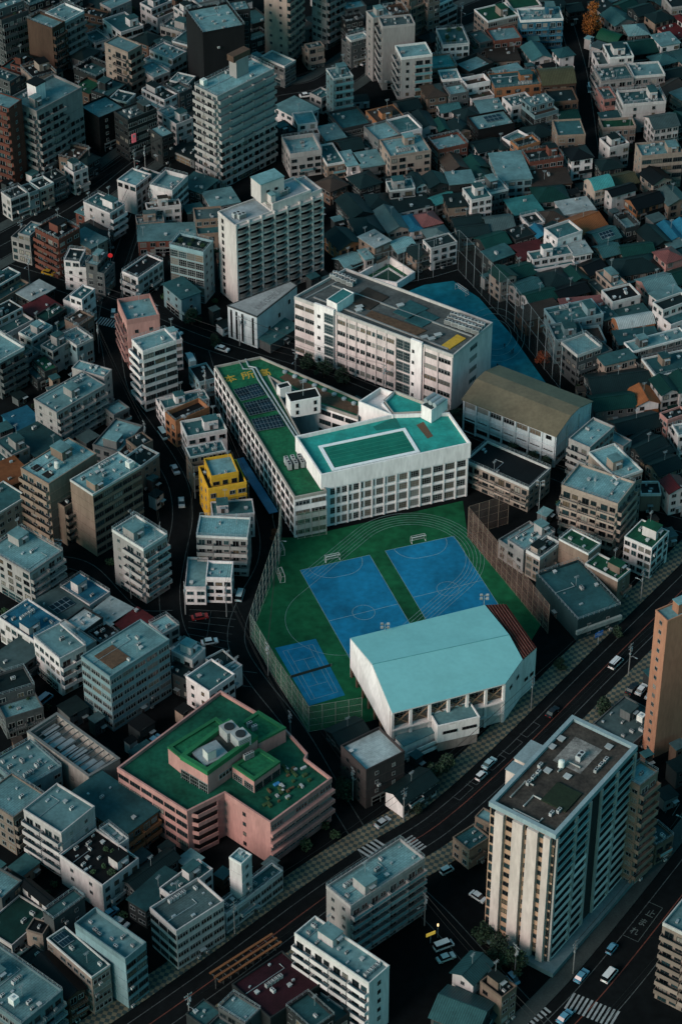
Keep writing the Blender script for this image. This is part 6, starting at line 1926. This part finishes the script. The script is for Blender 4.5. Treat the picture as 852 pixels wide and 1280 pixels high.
# ------------------------------------------------------------------ trees
def tree(u, v, h, r, kind, label):
    p = gp(u, v, h * .6); T = thing('tree', (*p, 0), label, 'tree', 'trees among the houses'); rng = rnd(int(u * 13 + v * 7))
    cols = {'ginkgo': ((.24, .075, .008), (.14, .042, .007)), 'dark': ((.012, .030, .016), (.022, .048, .022)), 'rust': ((.20, .045, .015), (.13, .03, .012))}[kind]
    mb = MB(); mb.tube([(0, 0, 0), (.1, .05, h * .35), (0, 0, h * .8)], .05 * h ** .5 * 1.4 + .05, 7, r2=.05)
    for k in range(6):
        t = 2 * pi * k / 6 + rng.random(); z0 = h * rng.uniform(.25, .55); mb.tube([(0, 0, z0), (cos(t) * r * .4, sin(t) * r * .4, z0 + h * .14), (cos(t) * r * .75, sin(t) * r * .75, z0 + h * .22)], .09, 5, r2=.03)
    mb.obj('trunk', surf('bark', (.04, .03, .022), .9), T)
    mb = MB()
    for k in range(16):
        zz = rng.uniform(.28, .98); rr = r * (1 - abs(zz - .5) * 1.1) if kind != 'ginkgo' else r * (1.15 - zz); t = rng.uniform(0, 2 * pi); d = rr * rng.uniform(.2, .9)
        leafball(mb, (cos(t) * d, sin(t) * d, h * zz), max(.6, r * rng.uniform(.28, .5)), 75 if r > 2 else 40, rng, .3 if r > 2 else .22)
    mb.obj('crown', [surf('leaf_%s_a' % kind, cols[0], .8, .4, .5), surf('leaf_%s_b' % kind, cols[1], .8, .4, .5)], T)

def trees_all():
    for a in [(741, 22, 15, 4.2, 'ginkgo', 'tall orange ginkgo at the bend of the narrow street'), (733, 30, 10, 3, 'ginkgo', 'shorter orange ginkgo in front of the tall orange ginkgo'),
        (679, 448, 4.5, 2.4, 'rust', 'small rust-red tree by the net at the blue playground'), (569, 520, 5, 2.6, 'dark', 'dark tree by the door of the olive-roofed gymnasium'), (641, 561, 4, 2, 'dark', 'dark shrub tree along the olive-roofed gymnasium, in the middle of the row'), (664, 571, 4, 2, 'dark', 'dark shrub tree along the olive-roofed gymnasium'),
        (682, 577, 4, 1.8, 'dark', 'dark shrub tree at the outer corner of the olive-roofed gymnasium'), (385, 452, 5, 2.6, 'dark', 'dark tree below the stair tower of the long rear school'), (405, 462, 5, 2.8, 'dark', 'dark tree in front of the long rear school'), (428, 470, 4.5, 2.4, 'dark', 'smaller dark tree in front of the long rear school'),
        (437, 965, 7, 3.4, 'dark', 'dark bushy tree beside the dark brick box with a pale roof'), (428, 985, 6, 3, 'dark', 'dark bushy tree at the foot of the dark brick box'), (558, 955, 5, 2.6, 'dark', 'dark tree between the white annex and the lower avenue'), (545, 965, 5, 2.8, 'dark', 'dark tree behind the small white gabled house'),
        (622, 1188, 8, 4, 'dark', 'large dark tree at the foot of the cream tower'), (640, 1200, 7, 3.4, 'dark', 'dark tree at the corner of the cream tower plinth'), (608, 1165, 6, 3, 'dark', 'dark tree on the forecourt beside the cream tower'), (250, 545, 3.5, 2, 'dark', 'round dark tree on the terrace behind the bright yellow house'),
        (755, 885, 5, 2.6, 'dark', 'dark tree on the pavement behind the cream tower'), (770, 790, 3, 1.4, 'dark', 'low dark hedge tree on the chequered pavement by the dark wedge block'), (700, 830, 3, 1.6, 'dark', 'low dark tree on the chequered pavement by the turquoise gymnasium'), (240, 395, 5, 2.5, 'dark', 'dark tree under the pale blue block with a teal roof'),
        (268, 425, 3.5, 2, 'dark', 'dark bush beside the garage under the tub-balcony slab'), (345, 668, 4, 1.6, 'rust', 'rusty brown shrub at the net beside the pool school'), (520, 1010, 3, 1.4, 'dark', 'low dark tree on the chequered pavement by the small gabled house'), (805, 1020, 4, 2, 'dark', 'dark tree in the yard behind the brown tower wing')]: tree(*a)

# ------------------------------------------------------------------ people on the far playground
def person_mesh(k):
    def make():
        me = bpy.data.meshes.new('person'); s = .12 if k % 2 else .3
        v = [(0, 0, .92), (0, 0, 1.15), (0, .0, 1.42), (0, .01, 1.52), (0, .02, 1.66), (.09, 0, .9), (.1, s, .5), (.1, s * .6, .06), (.1, s * .6 + .14, .04), (-.09, 0, .9), (-.1, -s * .5, .5), (-.1, -s, .08), (-.1, -s + .14, .05), (.19, 0, 1.40), (.25, -.06, 1.12), (.24, .1, .88), (-.19, 0, 1.40), (-.25, .06, 1.12), (-.24, .2, .9)]
        ed = [(0, 1), (1, 2), (2, 3), (3, 4), (0, 5), (5, 6), (6, 7), (7, 8), (0, 9), (9, 10), (10, 11), (11, 12), (2, 13), (13, 14), (14, 15), (2, 16), (16, 17), (17, 18)]
        rr = [.14, .13, .15, .06, .11, .09, .065, .05, .04, .09, .065, .05, .04, .07, .05, .035, .07, .05, .035]
        me.from_pydata(v, ed, []); o = bpy.data.objects.new('person', me); COL.objects.link(o); m_ = o.modifiers.new('skin', 'SKIN'); sv = me.skin_vertices[0].data if me.skin_vertices else None
        if sv is None:
            bpy.context.view_layer.objects.active = o; o.select_set(True); bpy.ops.object.mode_set(mode='EDIT'); bpy.ops.object.mode_set(mode='OBJECT'); sv = me.skin_vertices[0].data
        for i, x in enumerate(rr): sv[i].radius = (x, x)
        sv[0].use_root = True; su = o.modifiers.new('sub', 'SUBSURF'); su.levels = su.render_levels = 1
        bpy.context.view_layer.update(); dg = bpy.context.evaluated_depsgraph_get(); out = bpy.data.meshes.new_from_object(o.evaluated_get(dg), depsgraph=dg); bpy.data.objects.remove(o)
        out.materials.clear(); out.materials.append(surf('sports_kit_' + 'ab'[k % 2], [(.02, .022, .03), (.05, .045, .05)][k % 2], .8)); out.materials.append(surf('skin_and_hair', (.10, .06, .045), .7))
        for p in out.polygons:
            if p.center.z > 1.5: p.material_index = 1
        return out
    return cached(('person', k % 2), make)
def people():
    for k, (u, v, t) in enumerate(((621, 457, .4), (618, 461, 2.1), (630, 432, 4.0), (641, 438, 1.0), (639, 440, 5.2), (599, 400, 3.3))):
        p = gp(u, v, .8); o = put('person', person_mesh(k), None, (*p, .02), t); o['category'] = 'person'; o['group'] = 'players on the blue playground'
        o['label'] = ['player in dark kit standing on the blue playground beside another player', 'player in dark kit close to the wall corner of the long rear school', 'player in dark kit alone in the middle of the far blue playground', 'player in dark kit near the olive-roofed gymnasium, one of two', 'player in dark kit facing a team mate near the olive-roofed gymnasium', 'player in dark kit near the white goal of the far blue playground'][k]

# ------------------------------------------------------------------ street furniture
def furniture(lines):
    foot = [[tuple(r['B'] + r['ex'] * (x * r['b']) + r['ey'] * (y * r['a'])) for x, y in ((-.03, -.03), (1.03, -.03), (1.03, 1.03), (-.03, 1.03))] for r in REG] + BLOCKED
    rng = rnd(55); cnt = 0
    for nm, c in lines.items():
        w = ROADS[nm][1]; acc = 0; side = 1; last = {}
        for k in range(len(c) - 1):
            acc += hypot(c[k + 1][0] - c[k][0], c[k + 1][1] - c[k][1])
            if acc > 24:
                acc = 0; side = -side; d = atan2(c[k + 1][1] - c[k][1], c[k + 1][0] - c[k][0]); p = (c[k][0] - sin(d) * side * (w / 2 + .6), c[k][1] + cos(d) * side * (w / 2 + .6))
                if any(inside(p, f) for f in foot) or not (330 < p[1] < 900): continue
                T = thing('utility_pole', (*p, 0), 'grey concrete utility pole with crossarms and a transformer by a street', 'utility pole', 'utility poles along the streets', d); put('pole', pole_mesh(), T)
                if rng.random() < .6: put('street_lamp_arm', pole_lamp_mesh(), T, (0, 0, 0), pi if side > 0 else 0)
                cnt += 1
                if side in last and hypot(last[side][0] - p[0], last[side][1] - p[1]) < 75:
                    q = last[side]; mb = MB()
                    for off, z in ((-.9, 10.7), (.9, 10.7), (0, 8.4)):
                        s_, c_ = sin(d) * off, cos(d) * off; pts = []
                        for k2 in range(7): t = k2 / 6; m2 = mix2(p, q, t); x_, y_ = m2[0] - p[0] - s_ * 0 + c_ * 0, m2[1] - p[1]; w_ = off; pts.append((x_ * cos(-d) - y_ * sin(-d) + w_, x_ * sin(-d) + y_ * cos(-d), z - 4 * t * (1 - t) * 1.1))
                        mb.tube(pts, .035, 3)
                    mb.obj('wire', surf('cable', (.02, .022, .022), .7), T)
                last[side] = p
    # tall poles that carry the net round the blue playground
    px = [(466, 363), (485, 358), (505, 354), (523, 350), (541, 347), (556, 346), (572, 338), (590, 358), (607, 375), (618, 388), (630, 400), (642, 414), (655, 430), (667, 446), (686, 472), (699, 486)]
    T = net_fence([px[0], px[4], px[6]], [13, 14, 15], 'tall dark net on slim poles behind the blue playground', netting('dark_net', (.03, .045, .045), .12), METAL, step=4.5, rails=2)
    T = net_fence([px[6], px[11], px[15]], [15, 16, 15], 'tall dark net on slim poles along the side of the blue playground', netting('dark_net', (.03, .045, .045), .18), METAL, step=5.0, rails=2)
    pale = netting('pale_net', (.13, .19, .16), .30); rust = surf('rusty_post', (.20, .15, .11), .8, .3); pm = surf('pale_post', (.26, .28, .24), .7, .3)
    net_fence([(352, 664), (349, 705), (333, 745), (313, 797)], [14, 13, 11, 8.6], 'tall pale net fence curving along the lane beside the green ground', pale, pm, step=3.2)
    net_fence([(313, 797), (345, 852), (386, 915)], [8.6, 8.6, 8.8], 'pale net fence along the corner of the green ground by the tennis court', pale, pm)
    net_fence([(386.5, 915), (452, 904)], [8.8, 8.8], 'green net fence at the front of the tennis court', netting('green_net', (.05, .13, .08), .40), pm)
    net_fence([(584, 671), (632, 729), (684, 792)], [10.5, 10.5, 10], 'rusty brown net fence along the side of the green ground', netting('brown_net', (.14, .09, .07), .35), rust, step=2.6, rails=5)
    net_fence([(585, 670), (634, 655)], [10.5, 10.5], 'short rusty net fence facing the low apartments with a black roof', netting('brown_net', (.14, .09, .07), .25), rust, step=2.6, rails=4)
    net_fence([(372, 674), (408, 668)], [9, 9], 'green scaffold netting on the end of the pool school', netting('green_net', (.05, .13, .08), .30), pm, step=2.0, rails=5)
    d = Vector(gp(461.8, 693.7)) - Vector(gp(374.9, 712.8)); th = atan2(d.y, d.x)
    goal(416, 702, th, 4.0, 'white goal at the end of the longer-seen blue court by the lane'); goal(523, 678, th, 4.0, 'white goal at the end of the blue court inside the running track'); goal(575, 366, -.9, 5, 'white goal on the far blue playground'); goal(354, 722, th + 1.5, 4.0, 'white goal at the edge of the green ground by the net')
    goal(354, 690, th + 1.5, 3.0, 'white practice frame at the edge of the green ground near the school corner')
    floodlight(605, 744, 15.5, 'four-lamp floodlight behind the rusty end of the turquoise gymnasium'); floodlight(481, 780, 15.5, 'four-lamp floodlight behind the middle of the turquoise gymnasium roof'); floodlight(675, 622 - 20, 11, 'four-lamp floodlight on the road beside the olive-roofed gymnasium')
    # tennis net
    a, b = gp(363, 848), gp(414, 833); T = thing('tennis_net', (*mix2(a, b, .5), 0), 'dark net across the small blue tennis court', 'tennis net', rot=atan2(b[1] - a[1], b[0] - a[0])); ln = hypot(b[0] - a[0], b[1] - a[1])
    mb = MB(); mb.box((0, 0, .55), (ln, .05, .9)); mb.obj('net', surf('tennis_net', (.02, .04, .035), .9), T)
    for x in (-ln / 2, ln / 2): mb = MB(); mb.tube([(0, 0, 0), (0, 0, 1.1)], .06, 6); mb.obj('post', METAL, T, (x, 0, 0))
    # signs
    red = glow('red_sign', (.75, .03, .03), .5)
    p = gp(138, 319, 9); T = thing('round_sign', (*p, 0), 'round red sign on a post at the corner of the winding street', 'sign'); mb = MB(); mb.tube([(0, 0, 0), (0, 0, 8.4)], .12, 6); mb.obj('post', METAL, T); mb = MB(); mb.tube([(0, -.1, 8.9), (0, .1, 8.9)], .75, 16); mb.obj('panel', red, T)
    p = gp(748, 795, 3); T = thing('blue_sign', (*p, 0), 'blue road sign over the chequered pavement by the dark wedge block', 'sign', rot=.6); mb = MB(); mb.tube([(0, .15, 0), (0, .15, 4.6)], .1, 6); mb.obj('post', METAL, T); mb = MB(); mb.box((0, 0, 3.7), (2.6, .1, 1.6)); mb.box((0, -.06, 3.7), (2.2, .02, .15), mi=1); mb.box((.3, -.06, 3.3), (1.2, .02, .12), mi=1); mb.box((-.5, -.06, 4.1), (.9, .02, .12), mi=1); mb.obj('panel', [surf('sign_blue', (.03, .14, .42), .5), WLINE], T)
    p = gp(538, 1167, 3.2); T = thing('lit_sign', (*p, 0), 'small lit yellow sign by the cars at the grey balcony block', 'sign', rot=.5); mb = MB(); mb.tube([(0, 0, 0), (0, 0, 2.6)], .08, 6); mb.obj('post', METAL, T); mb = MB(); mb.box((0, 0, 3.1), (2.4, .15, 1.0)); mb.obj('panel', glow('yellow_sign', (.55, .36, .05), .6), T)
    p = gp(547, 1157, 4); T = thing('street_light', (*p, 0), 'small lit street light above the yellow sign', 'street light'); mb = MB(); mb.tube([(0, 0, 0), (0, 0, 4)], .07, 6); mb.obj('pole', METAL, T); mb = MB(); mb.box((0, 0, 4.2), (.35, .35, .55)); mb.obj('lamp', glow('warm_lamp', (1, .72, .35), 1.6), T)
    p = gp(413, 874, 4); 
    # sign panels fixed to buildings
    for u, v, z, w, h, col, key in ((168, 175, 9, 1.6, 3.2, (.55, .12, .14), 'the black block with a pink sign'),):
        r = next(x for x in REG if x['short'] == key); T = r['T']; q = r['B'] + r['ex'] * (r['b'] * .16); mb = MB(); mb.box((0, -.2, 0), (w, .3, h)); mb.quad([(-.4, -.356, .3), (.4, -.356, .3), (.4, -.356, 1.2), (-.4, -.356, 1.2)], 1); mb.obj('sign_panel', [glow('pink_sign', col, .35), WLINE], T, (q.x - T.location.x, q.y - T.location.y, 8.5), r['th'])
    r = next(x for x in REG if x['short'] == 'the dark wedge block'); T = r['T']; mb = MB(); q = r['B'] + r['ex'] * (r['b'] * .5) - r['ey'] * .35; mb.box((0, 0, 0), (r['b'] + .8, .7, 1.3)); mb.obj('fascia', surf('pale_fascia', (.22, .27, .26), .7, .3), T, (q.x - T.location.x, q.y - T.location.y, 3.2), r['th'])
    r = next(x for x in REG if x['short'] == 'the black shop with lit lanterns'); T = r['T']
    for k in range(4):
        q = r['B'] + r['ex'] * (r['b'] * (.28 + k * .07)); mb = MB(); mb.box((0, -.25, 0), (.7, .35, 1.1)); mb.obj('lantern', glow('lantern', (1, .42, .12), 1.1), T, (q.x - T.location.x, q.y - T.location.y, 3.4), r['th'])
    r = next(x for x in REG if x['short'] == 'the apartment block with two black roof pits'); T = r['T']
    for x, y in ((.3, .70), (.3, .30)):
        q = r['B'] + r['ex'] * (r['b'] * .16) + r['ey'] * (r['a'] * y); mb = MB(); mb.box((0, 0, .12), (r['b'] * .13, r['a'] * .22, .24)); mb.obj('roof_pit', surf('black_pit', (.006, .006, .006), .9), T, (q.x - T.location.x, q.y - T.location.y, r['h'] + .04), r['th'])
    r = next(x for x in REG if x['short'] == 'the teal ribbon-windowed office'); T = r['T']; q = r['B'] + r['ex'] * (r['b'] * .28) + r['ey'] * (r['a'] * .5); mb = MB(); mb.box((0, 0, .1), (r['b'] * .3, r['a'] * .62, .2)); mb.obj('roof_bed', surf('dry_roof_planting', (.095, .055, .032), .95, .5, .9, 0, streak=False, fine=.35), T, (q.x - T.location.x, q.y - T.location.y, r['h'] + .04), r['th'])
    r = next(x for x in REG if x['short'] == 'the tall grid-balconied tower'); T = r['T']; q = r['B'] + r['ex'] * (r['b'] * .62) + r['ey'] * (r['a'] * .6); mb = MB(); mb.box((0, 0, 3.2), (5.5, 3.4, 6.4)); mb.box((0, 0, 7.2), (7.5, 3.0, 2.2), mi=1); mb.obj('lift_house', [wallmat('G'), wallmat('N')], T, (q.x - T.location.x, q.y - T.location.y, r['h']), r['th'])
    r = next(x for x in REG if x['short'] == 'the rounded white balcony tower'); T = r['T']; q = r['B'] + r['ex'] * (r['b'] * .35) + r['ey'] * (r['a'] * .55); mb = MB(); mb.box((0, 0, 3), (4.2, 4.2, 6)); mb.box((0, 0, 6.1), (4.8, 4.8, .3), mi=1); mb.obj('lift_house', [wallmat('W'), flatroof('k')], T, (q.x - T.location.x, q.y - T.location.y, r['h']), r['th'])

def fillers(lines):
    foot = [[tuple(r['B'] + r['ex'] * (x * r['b']) + r['ey'] * (y * r['a'])) for x, y in ((0, 0), (1, 0), (1, 1), (0, 1))] for r in REG] + BLOCKED + [sports_line([(360, 650), (590, 600), (700, 800), (668, 870), (451, 912), (385, 925), (300, 800), (320, 742)]), sports_line([(430, 385), (490, 350), (566, 330), (720, 490), (640, 510), (560, 460)]), sports_line([(230, 755), (300, 755), (290, 820), (228, 810)])]
    foot = [(f, centre(f), max(hypot(q[0] - centre(f)[0], q[1] - centre(f)[1]) for q in f) + 3.5) for f in foot]
    rng = rnd(2024); placed = []; ns = nb = 0
    cs = [(c[k], ROADS[nm][1] / 2 + (4.5 if 'avenue' in nm else 1.2)) for nm, c in lines.items() for k in range(0, len(c), 2)]
    for _ in range(9000):
        v = rng.uniform(0, 1279); p = gp(rng.uniform(0, 852), v)
        if 1130 < v and p[0] > -5 or (v > 1060 and p[0] > 15 and p[0] < 45): continue
        r = rng.choice([1.2, 1.7, 2.2, 2.8, 3.4, 4.0])
        if any(hypot(p[0] - q[0], p[1] - q[1]) < w + r for q, w in cs): continue
        if any(hypot(p[0] - q[0], p[1] - q[1]) < r + s + .2 for q, s in placed): continue
        ring = [(p[0] + r * cos(t), p[1] + r * sin(t)) for t in (0, .8, 1.6, 2.4, 3.1, 3.9, 4.7, 5.5)] + [p]
        if any(inside(q, f) for f, cf, rf in foot if abs(cf[0] - p[0]) < rf and abs(cf[1] - p[1]) < rf for q in ring): continue
        placed.append((p, r))
        if r > 1.5 and ns < 190:
            ns += 1; th = min(REG, key=lambda g: (g['B'] - Vector(p)).length)['th']; h = rng.uniform(2.4, 5.6); w, dd = r * 1.45, r * rng.uniform(1.1, 1.4)
            wk, rk = rng.choice('DDMMGBNW'), rng.choice('tdDTdknqq'); ds = '%s outbuilding with %s roof squeezed into a gap between houses' % (WALLC[wk][1], ROOFC[rk][1]); T = thing('shed', (*p, 0), 'small low ' + ds, 'shed', ds.replace(' outbuilding', ' outbuildings'), th); wm = wallmat(wk); rm = flatroof(rk)
            mb = MB(); mb.box((0, 0, h / 2), (w, dd, h)); mb.obj('wall', wm, T); mb = MB(); mb.box((0, 0, h + .09), (w + .4, dd + .4, .16)); mb.obj('roof', rm, T)
            put('window', win_mesh('slide', rng.choice([0, 1, 4]), 1), T, (-w * .2, -dd / 2, 1.6), 0, (1.2, 1, 1.0)); put('door', door_mesh(), T, (w * .25, -dd / 2, 0))
            if h > 4: put('window', win_mesh('slide', rng.choice([0, 1, 4]), 1), T, (-w * .2, -dd / 2, 4.2), 0, (1.2, 1, 1.0))
        elif r < 1.5 and nb < 90:
            nb += 1; T = put('shrub', shrub_mesh(rng.randint(0, 2)), None, (*p, 0), rng.uniform(0, 6), (rng.uniform(1.0, 1.7),) * 3); T['label'] = 'small dark green shrub in a gap between houses'; T['category'] = 'shrub'; T['group'] = 'shrubs between the houses'

# ------------------------------------------------------------------ labels of the surveyed buildings
def make_labels():
    words = {1: 'one-storey', 2: 'two-storey', 3: 'three-storey', 4: 'four-storey', 5: 'five-storey', 6: 'six-storey', 7: 'seven-storey', 8: 'tall', 9: 'tall', 10: 'tall', 11: 'tall', 12: 'tall', 13: 'tall', 15: 'tall'}
    for r in REG:
        n = max(1, int(round(r['n']))); wc = WALLC[r['wk']][1]; rc = ROOFC[r['rk']][1]
        pitched = r['rt'] in 'ghbs'; form = {'g': 'gable roof', 'h': 'hip roof', 'b': 'barrel roof', 'f': 'flat roof', 'p': 'sheet roof', 's': 'slanting roof'}[r['rt']]
        bal = 'b' in r['fc'].lower() or 'm' in r['fc'].lower()
        if n <= 3 and r['rt'] != 'f': cat, nm = 'house', 'house'
        elif n <= 2: cat, nm = 'house', 'flat_roofed_house'
        elif n <= 4: cat, nm = 'building', 'small_building'
        elif bal: cat, nm = 'apartment block', 'apartment_block'
        else: cat, nm = 'office block', 'office_block'
        if r['fc'] == 'kk' and n == 1: cat, nm = 'shed', 'shed'
        sh = r['short']
        if sh.endswith('house') or ' house ' in sh or sh.endswith('row'): cat, nm = 'house', ('house' if r['rt'] != 'f' else 'flat_roofed_house')
        elif 'tower' in sh.split(' with')[0].split(' behind')[0] and n >= 7: cat, nm = 'tower block', 'tower_block'
        r['cat'], r['name'] = cat, nm
        r['kindkey'] = '%s %s %s with %s %s' % (words.get(n, 'tall'), wc, 'block' if cat == 'apartment block' else cat, rc, form)
        r['ctr'] = (sum(p[0] for p in r['pts']) / 3, sum(p[1] for p in r['pts']) / 3)
        r['group'] = {'house': 'houses', 'building': 'small city buildings', 'apartment block': 'apartment blocks', 'office block': 'office blocks', 'shed': 'sheds', 'tower block': 'tower blocks'}[cat]
    LM = [(r['short'], r['ctr'], r) for r in REG if r['short']]
    LM += [(n, c, None) for n, c in (('the school with the rooftop pool', (430, 540)), ('the long rear school', (490, 400)), ('the olive-roofed gymnasium', (665, 510)), ('the turquoise gymnasium', (555, 840)), ('the pink school', (280, 970)), ('the slab of tub balconies', (340, 290)),
        ('the wedge-shaped hall', (328, 385)), ('the cream tower with piers', (690, 1060)), ('the roofless walled block', (95, 940)), ('the walled green court', (485, 340)), ('the blue playground', (590, 400)), ('the orange ginkgo', (739, 25)), ('the small car park', (265, 790)), ('the tennis court', (390, 845)), ('the white annex of the gymnasium', (565, 893)))]
    cls = {}
    for r in REG: cls.setdefault(r['kindkey'], []).append(r)
    dist = lambda a, b: hypot(a[0] - b[0], (a[1] - b[1]) * 1.5)
    used = set()
    for key, rs in cls.items():
        for r in rs:
            if r['short']:
                s = r['short'][4:]; base = s + ', ' + words.get(max(1, int(round(r['n']))), 'tall') + ' with ' + ROOFC[r['rk']][1] + ' ' + {'g': 'gable', 'h': 'hip', 'b': 'barrel', 'f': 'flat', 'p': 'sheet', 's': 'slanting'}[r['rt']] + ' roof'
                if len(base.split()) > 16: base = s
                if base not in used: r['label'] = base; used.add(base); continue
            lab = None
            opts = sorted(LM, key=lambda l: dist(l[1], r['ctr']) if l[2] is not r else 1e9)
            # next to one landmark of which it is the one of its kind that stands closest
            for n_, c_, o_ in opts[:3]:
                if o_ is r: continue
                d0 = dist(c_, r['ctr'])
                if d0 < 90 and all(o is r or dist(c_, o['ctr']) > d0 * 1.3 + 8 for o in rs):
                    rel_ = 'behind' if r['ctr'][1] < c_[1] - 26 and abs(r['ctr'][0] - c_[0]) < 45 else 'in front of' if r['ctr'][1] > c_[1] + 26 and abs(r['ctr'][0] - c_[0]) < 45 else 'beside'
                    t = '%s, %s %s' % (key, rel_, n_)
                    if t not in used and len(t.split()) <= 16: lab = t; break
            if not lab:
                best = []
                for i in range(min(14, len(opts))):
                    for j in range(i + 1, min(14, len(opts))):
                        a, b = opts[i], opts[j]
                        if a[2] is r or b[2] is r: continue
                        m_ = ((a[1][0] + b[1][0]) / 2, (a[1][1] + b[1][1]) / 2); d0 = dist(m_, r['ctr'])
                        oth = min([dist(m_, o['ctr']) for o in rs if o is not r] or [999])
                        if oth > d0 * 1.15 + 4:
                            t = '%s, between %s and %s' % (key, a[0], b[0][4:] if False else b[0])
                            if len(t.split()) > 16: t = t.replace(' with ', ', ', 1) if len(t.replace(' with ', ', ', 1).split()) <= 16 else '%s between %s and %s' % (' '.join(key.split(' with ')), a[0].replace('the ', ''), b[0].replace('the ', ''))
                            if len(t.split()) <= 16 and t not in used: best.append((d0 + dist(a[1], b[1]) * .3, t))
                if best: lab = min(best)[1]
            if not lab:
                # a step further: name the neighbouring building by its own look
                for o in sorted(REG, key=lambda o: dist(o['ctr'], r['ctr'])):
                    if o is r or o['kindkey'] == key: continue
                    d0 = dist(o['ctr'], r['ctr'])
                    t = '%s, next to a %s' % (key, o['kindkey'].split(' with ')[0] + ' with ' + ROOFC[o['rk']][1] + ' roof')
                    if len(t.split()) <= 16 and t not in used: lab = t; break
            if not lab:
                for k in range(len(opts) * len(opts)):
                    a, b = opts[k // len(opts)], opts[k % len(opts)]
                    if a is b or a[2] is r or b[2] is r: continue
                    m_ = ((a[1][0] + b[1][0]) / 2, (a[1][1] + b[1][1]) / 2); t = '%s %s between %s and %s' % (' '.join(key.split()[:2]), r['cat'], a[0], b[0])
                    if k % len(opts) < 60 and k // len(opts) < 60 and len(t.split()) <= 16 and t not in used: lab = t; break
            used.add(lab); r['label'] = lab
    return cls

# ------------------------------------------------------------------ light, sky, camera
def light_and_camera():
    w = bpy.data.worlds.new('World'); sc.world = w; w.use_nodes = True; nt = w.node_tree; N, L = nt.nodes, nt.links
    bg = N['Background']; sky = N.new('ShaderNodeTexSky'); sky.sky_type = 'NISHITA'; sky.sun_disc = False
    el, az = radians(SUN_EL), radians(SUN_AZ)     # azimuth of the sun, clockwise from +Y
    sky.sun_elevation = el; sky.sun_rotation = az; sky.altitude = 100; sky.dust_density = 1.5; sky.ozone_density = 1.5
    tint = N.new('ShaderNodeMixRGB'); tint.blend_type = 'MULTIPLY'; tint.inputs['Fac'].default_value = 1; tint.inputs[2].default_value = SKY_TINT
    L.new(sky.outputs['Color'], tint.inputs[1]); L.new(tint.outputs[0], bg.inputs['Color']); bg.inputs['Strength'].default_value = SKY_STR
    sd = bpy.data.lights.new('sun', 'SUN'); sd.energy = SUN_STR; sd.angle = radians(SUN_ANG); sd.color = SUN_COL
    so = bpy.data.objects.new('sun', sd); COL.objects.link(so)
    d = Vector((sin(az) * cos(el), cos(az) * cos(el), sin(el))); so.rotation_euler = d.to_track_quat('Z', 'Y').to_euler(); so.location = (0, 300, 500)
    cd = bpy.data.cameras.new('camera'); cd.sensor_fit = 'VERTICAL'; cd.sensor_height = 24; cd.lens = 24 * F_PX / IMG_H; cd.clip_start = 5; cd.clip_end = 20000
    co = bpy.data.objects.new('camera', cd); COL.objects.link(co); co.location = (0, 0, CAM_H); co.rotation_euler = (pi / 2 - PITCH, 0, 0); sc.camera = co
    sc.view_settings.view_transform = 'Standard'; sc.view_settings.look = 'None'; sc.view_settings.exposure = 0; sc.view_settings.gamma = 1
    sc.cycles.diffuse_bounces = 1; sc.cycles.glossy_bounces = 2; sc.cycles.max_bounces = 5; sc.cycles.transparent_max_bounces = 12; sc.cycles.caustics_reflective = False; sc.cycles.caustics_refractive = False
    sc.cycles.use_denoising = True

SUN_EL, SUN_AZ, SUN_STR, SUN_ANG, SUN_COL = 26, 230, 3.5, 28, (1.0, .735, .705)
SKY_STR, SKY_TINT = .15, (.40, 1.0, .88, 1)

person_mesh(0); person_mesh(1)
all_custom()
LEFT_OVER = shrink_overlaps()
RL = []
for nm_, (px_, w_) in ROADS.items():
    for q_ in smooth(sports_line(px_), 8): RL.append((q_, w_ / 2 + (4.6 if 'lower' in nm_ else 3.2 if 'avenue' in nm_ else .6)))
def in_custom(r):
    c = r['B'] + r['ex'] * r['b'] / 2 + r['ey'] * r['a'] / 2
    return any(inside((c.x, c.y), f) for f in BLOCKED)
REG[:] = [r for r in REG if r['short'] or (min(r['a'], r['b']) > 2.4 and not in_custom(r))]
RLB = BLOCKED + [sports_line([(360, 650), (590, 600), (700, 800), (668, 870), (451, 912), (385, 925), (300, 800), (320, 742)]), sports_line([(430, 385), (490, 350), (566, 330), (720, 490), (640, 510), (560, 460)]), sports_line([(232, 757), (299, 757), (290, 816), (230, 806)])]
grow(RLB, RL)
make_labels()
build_all()
LINES = ground_all(); sports_ground(); cars_all(LINES); trees_all(); people(); furniture(LINES); fillers(LINES); light_and_camera()
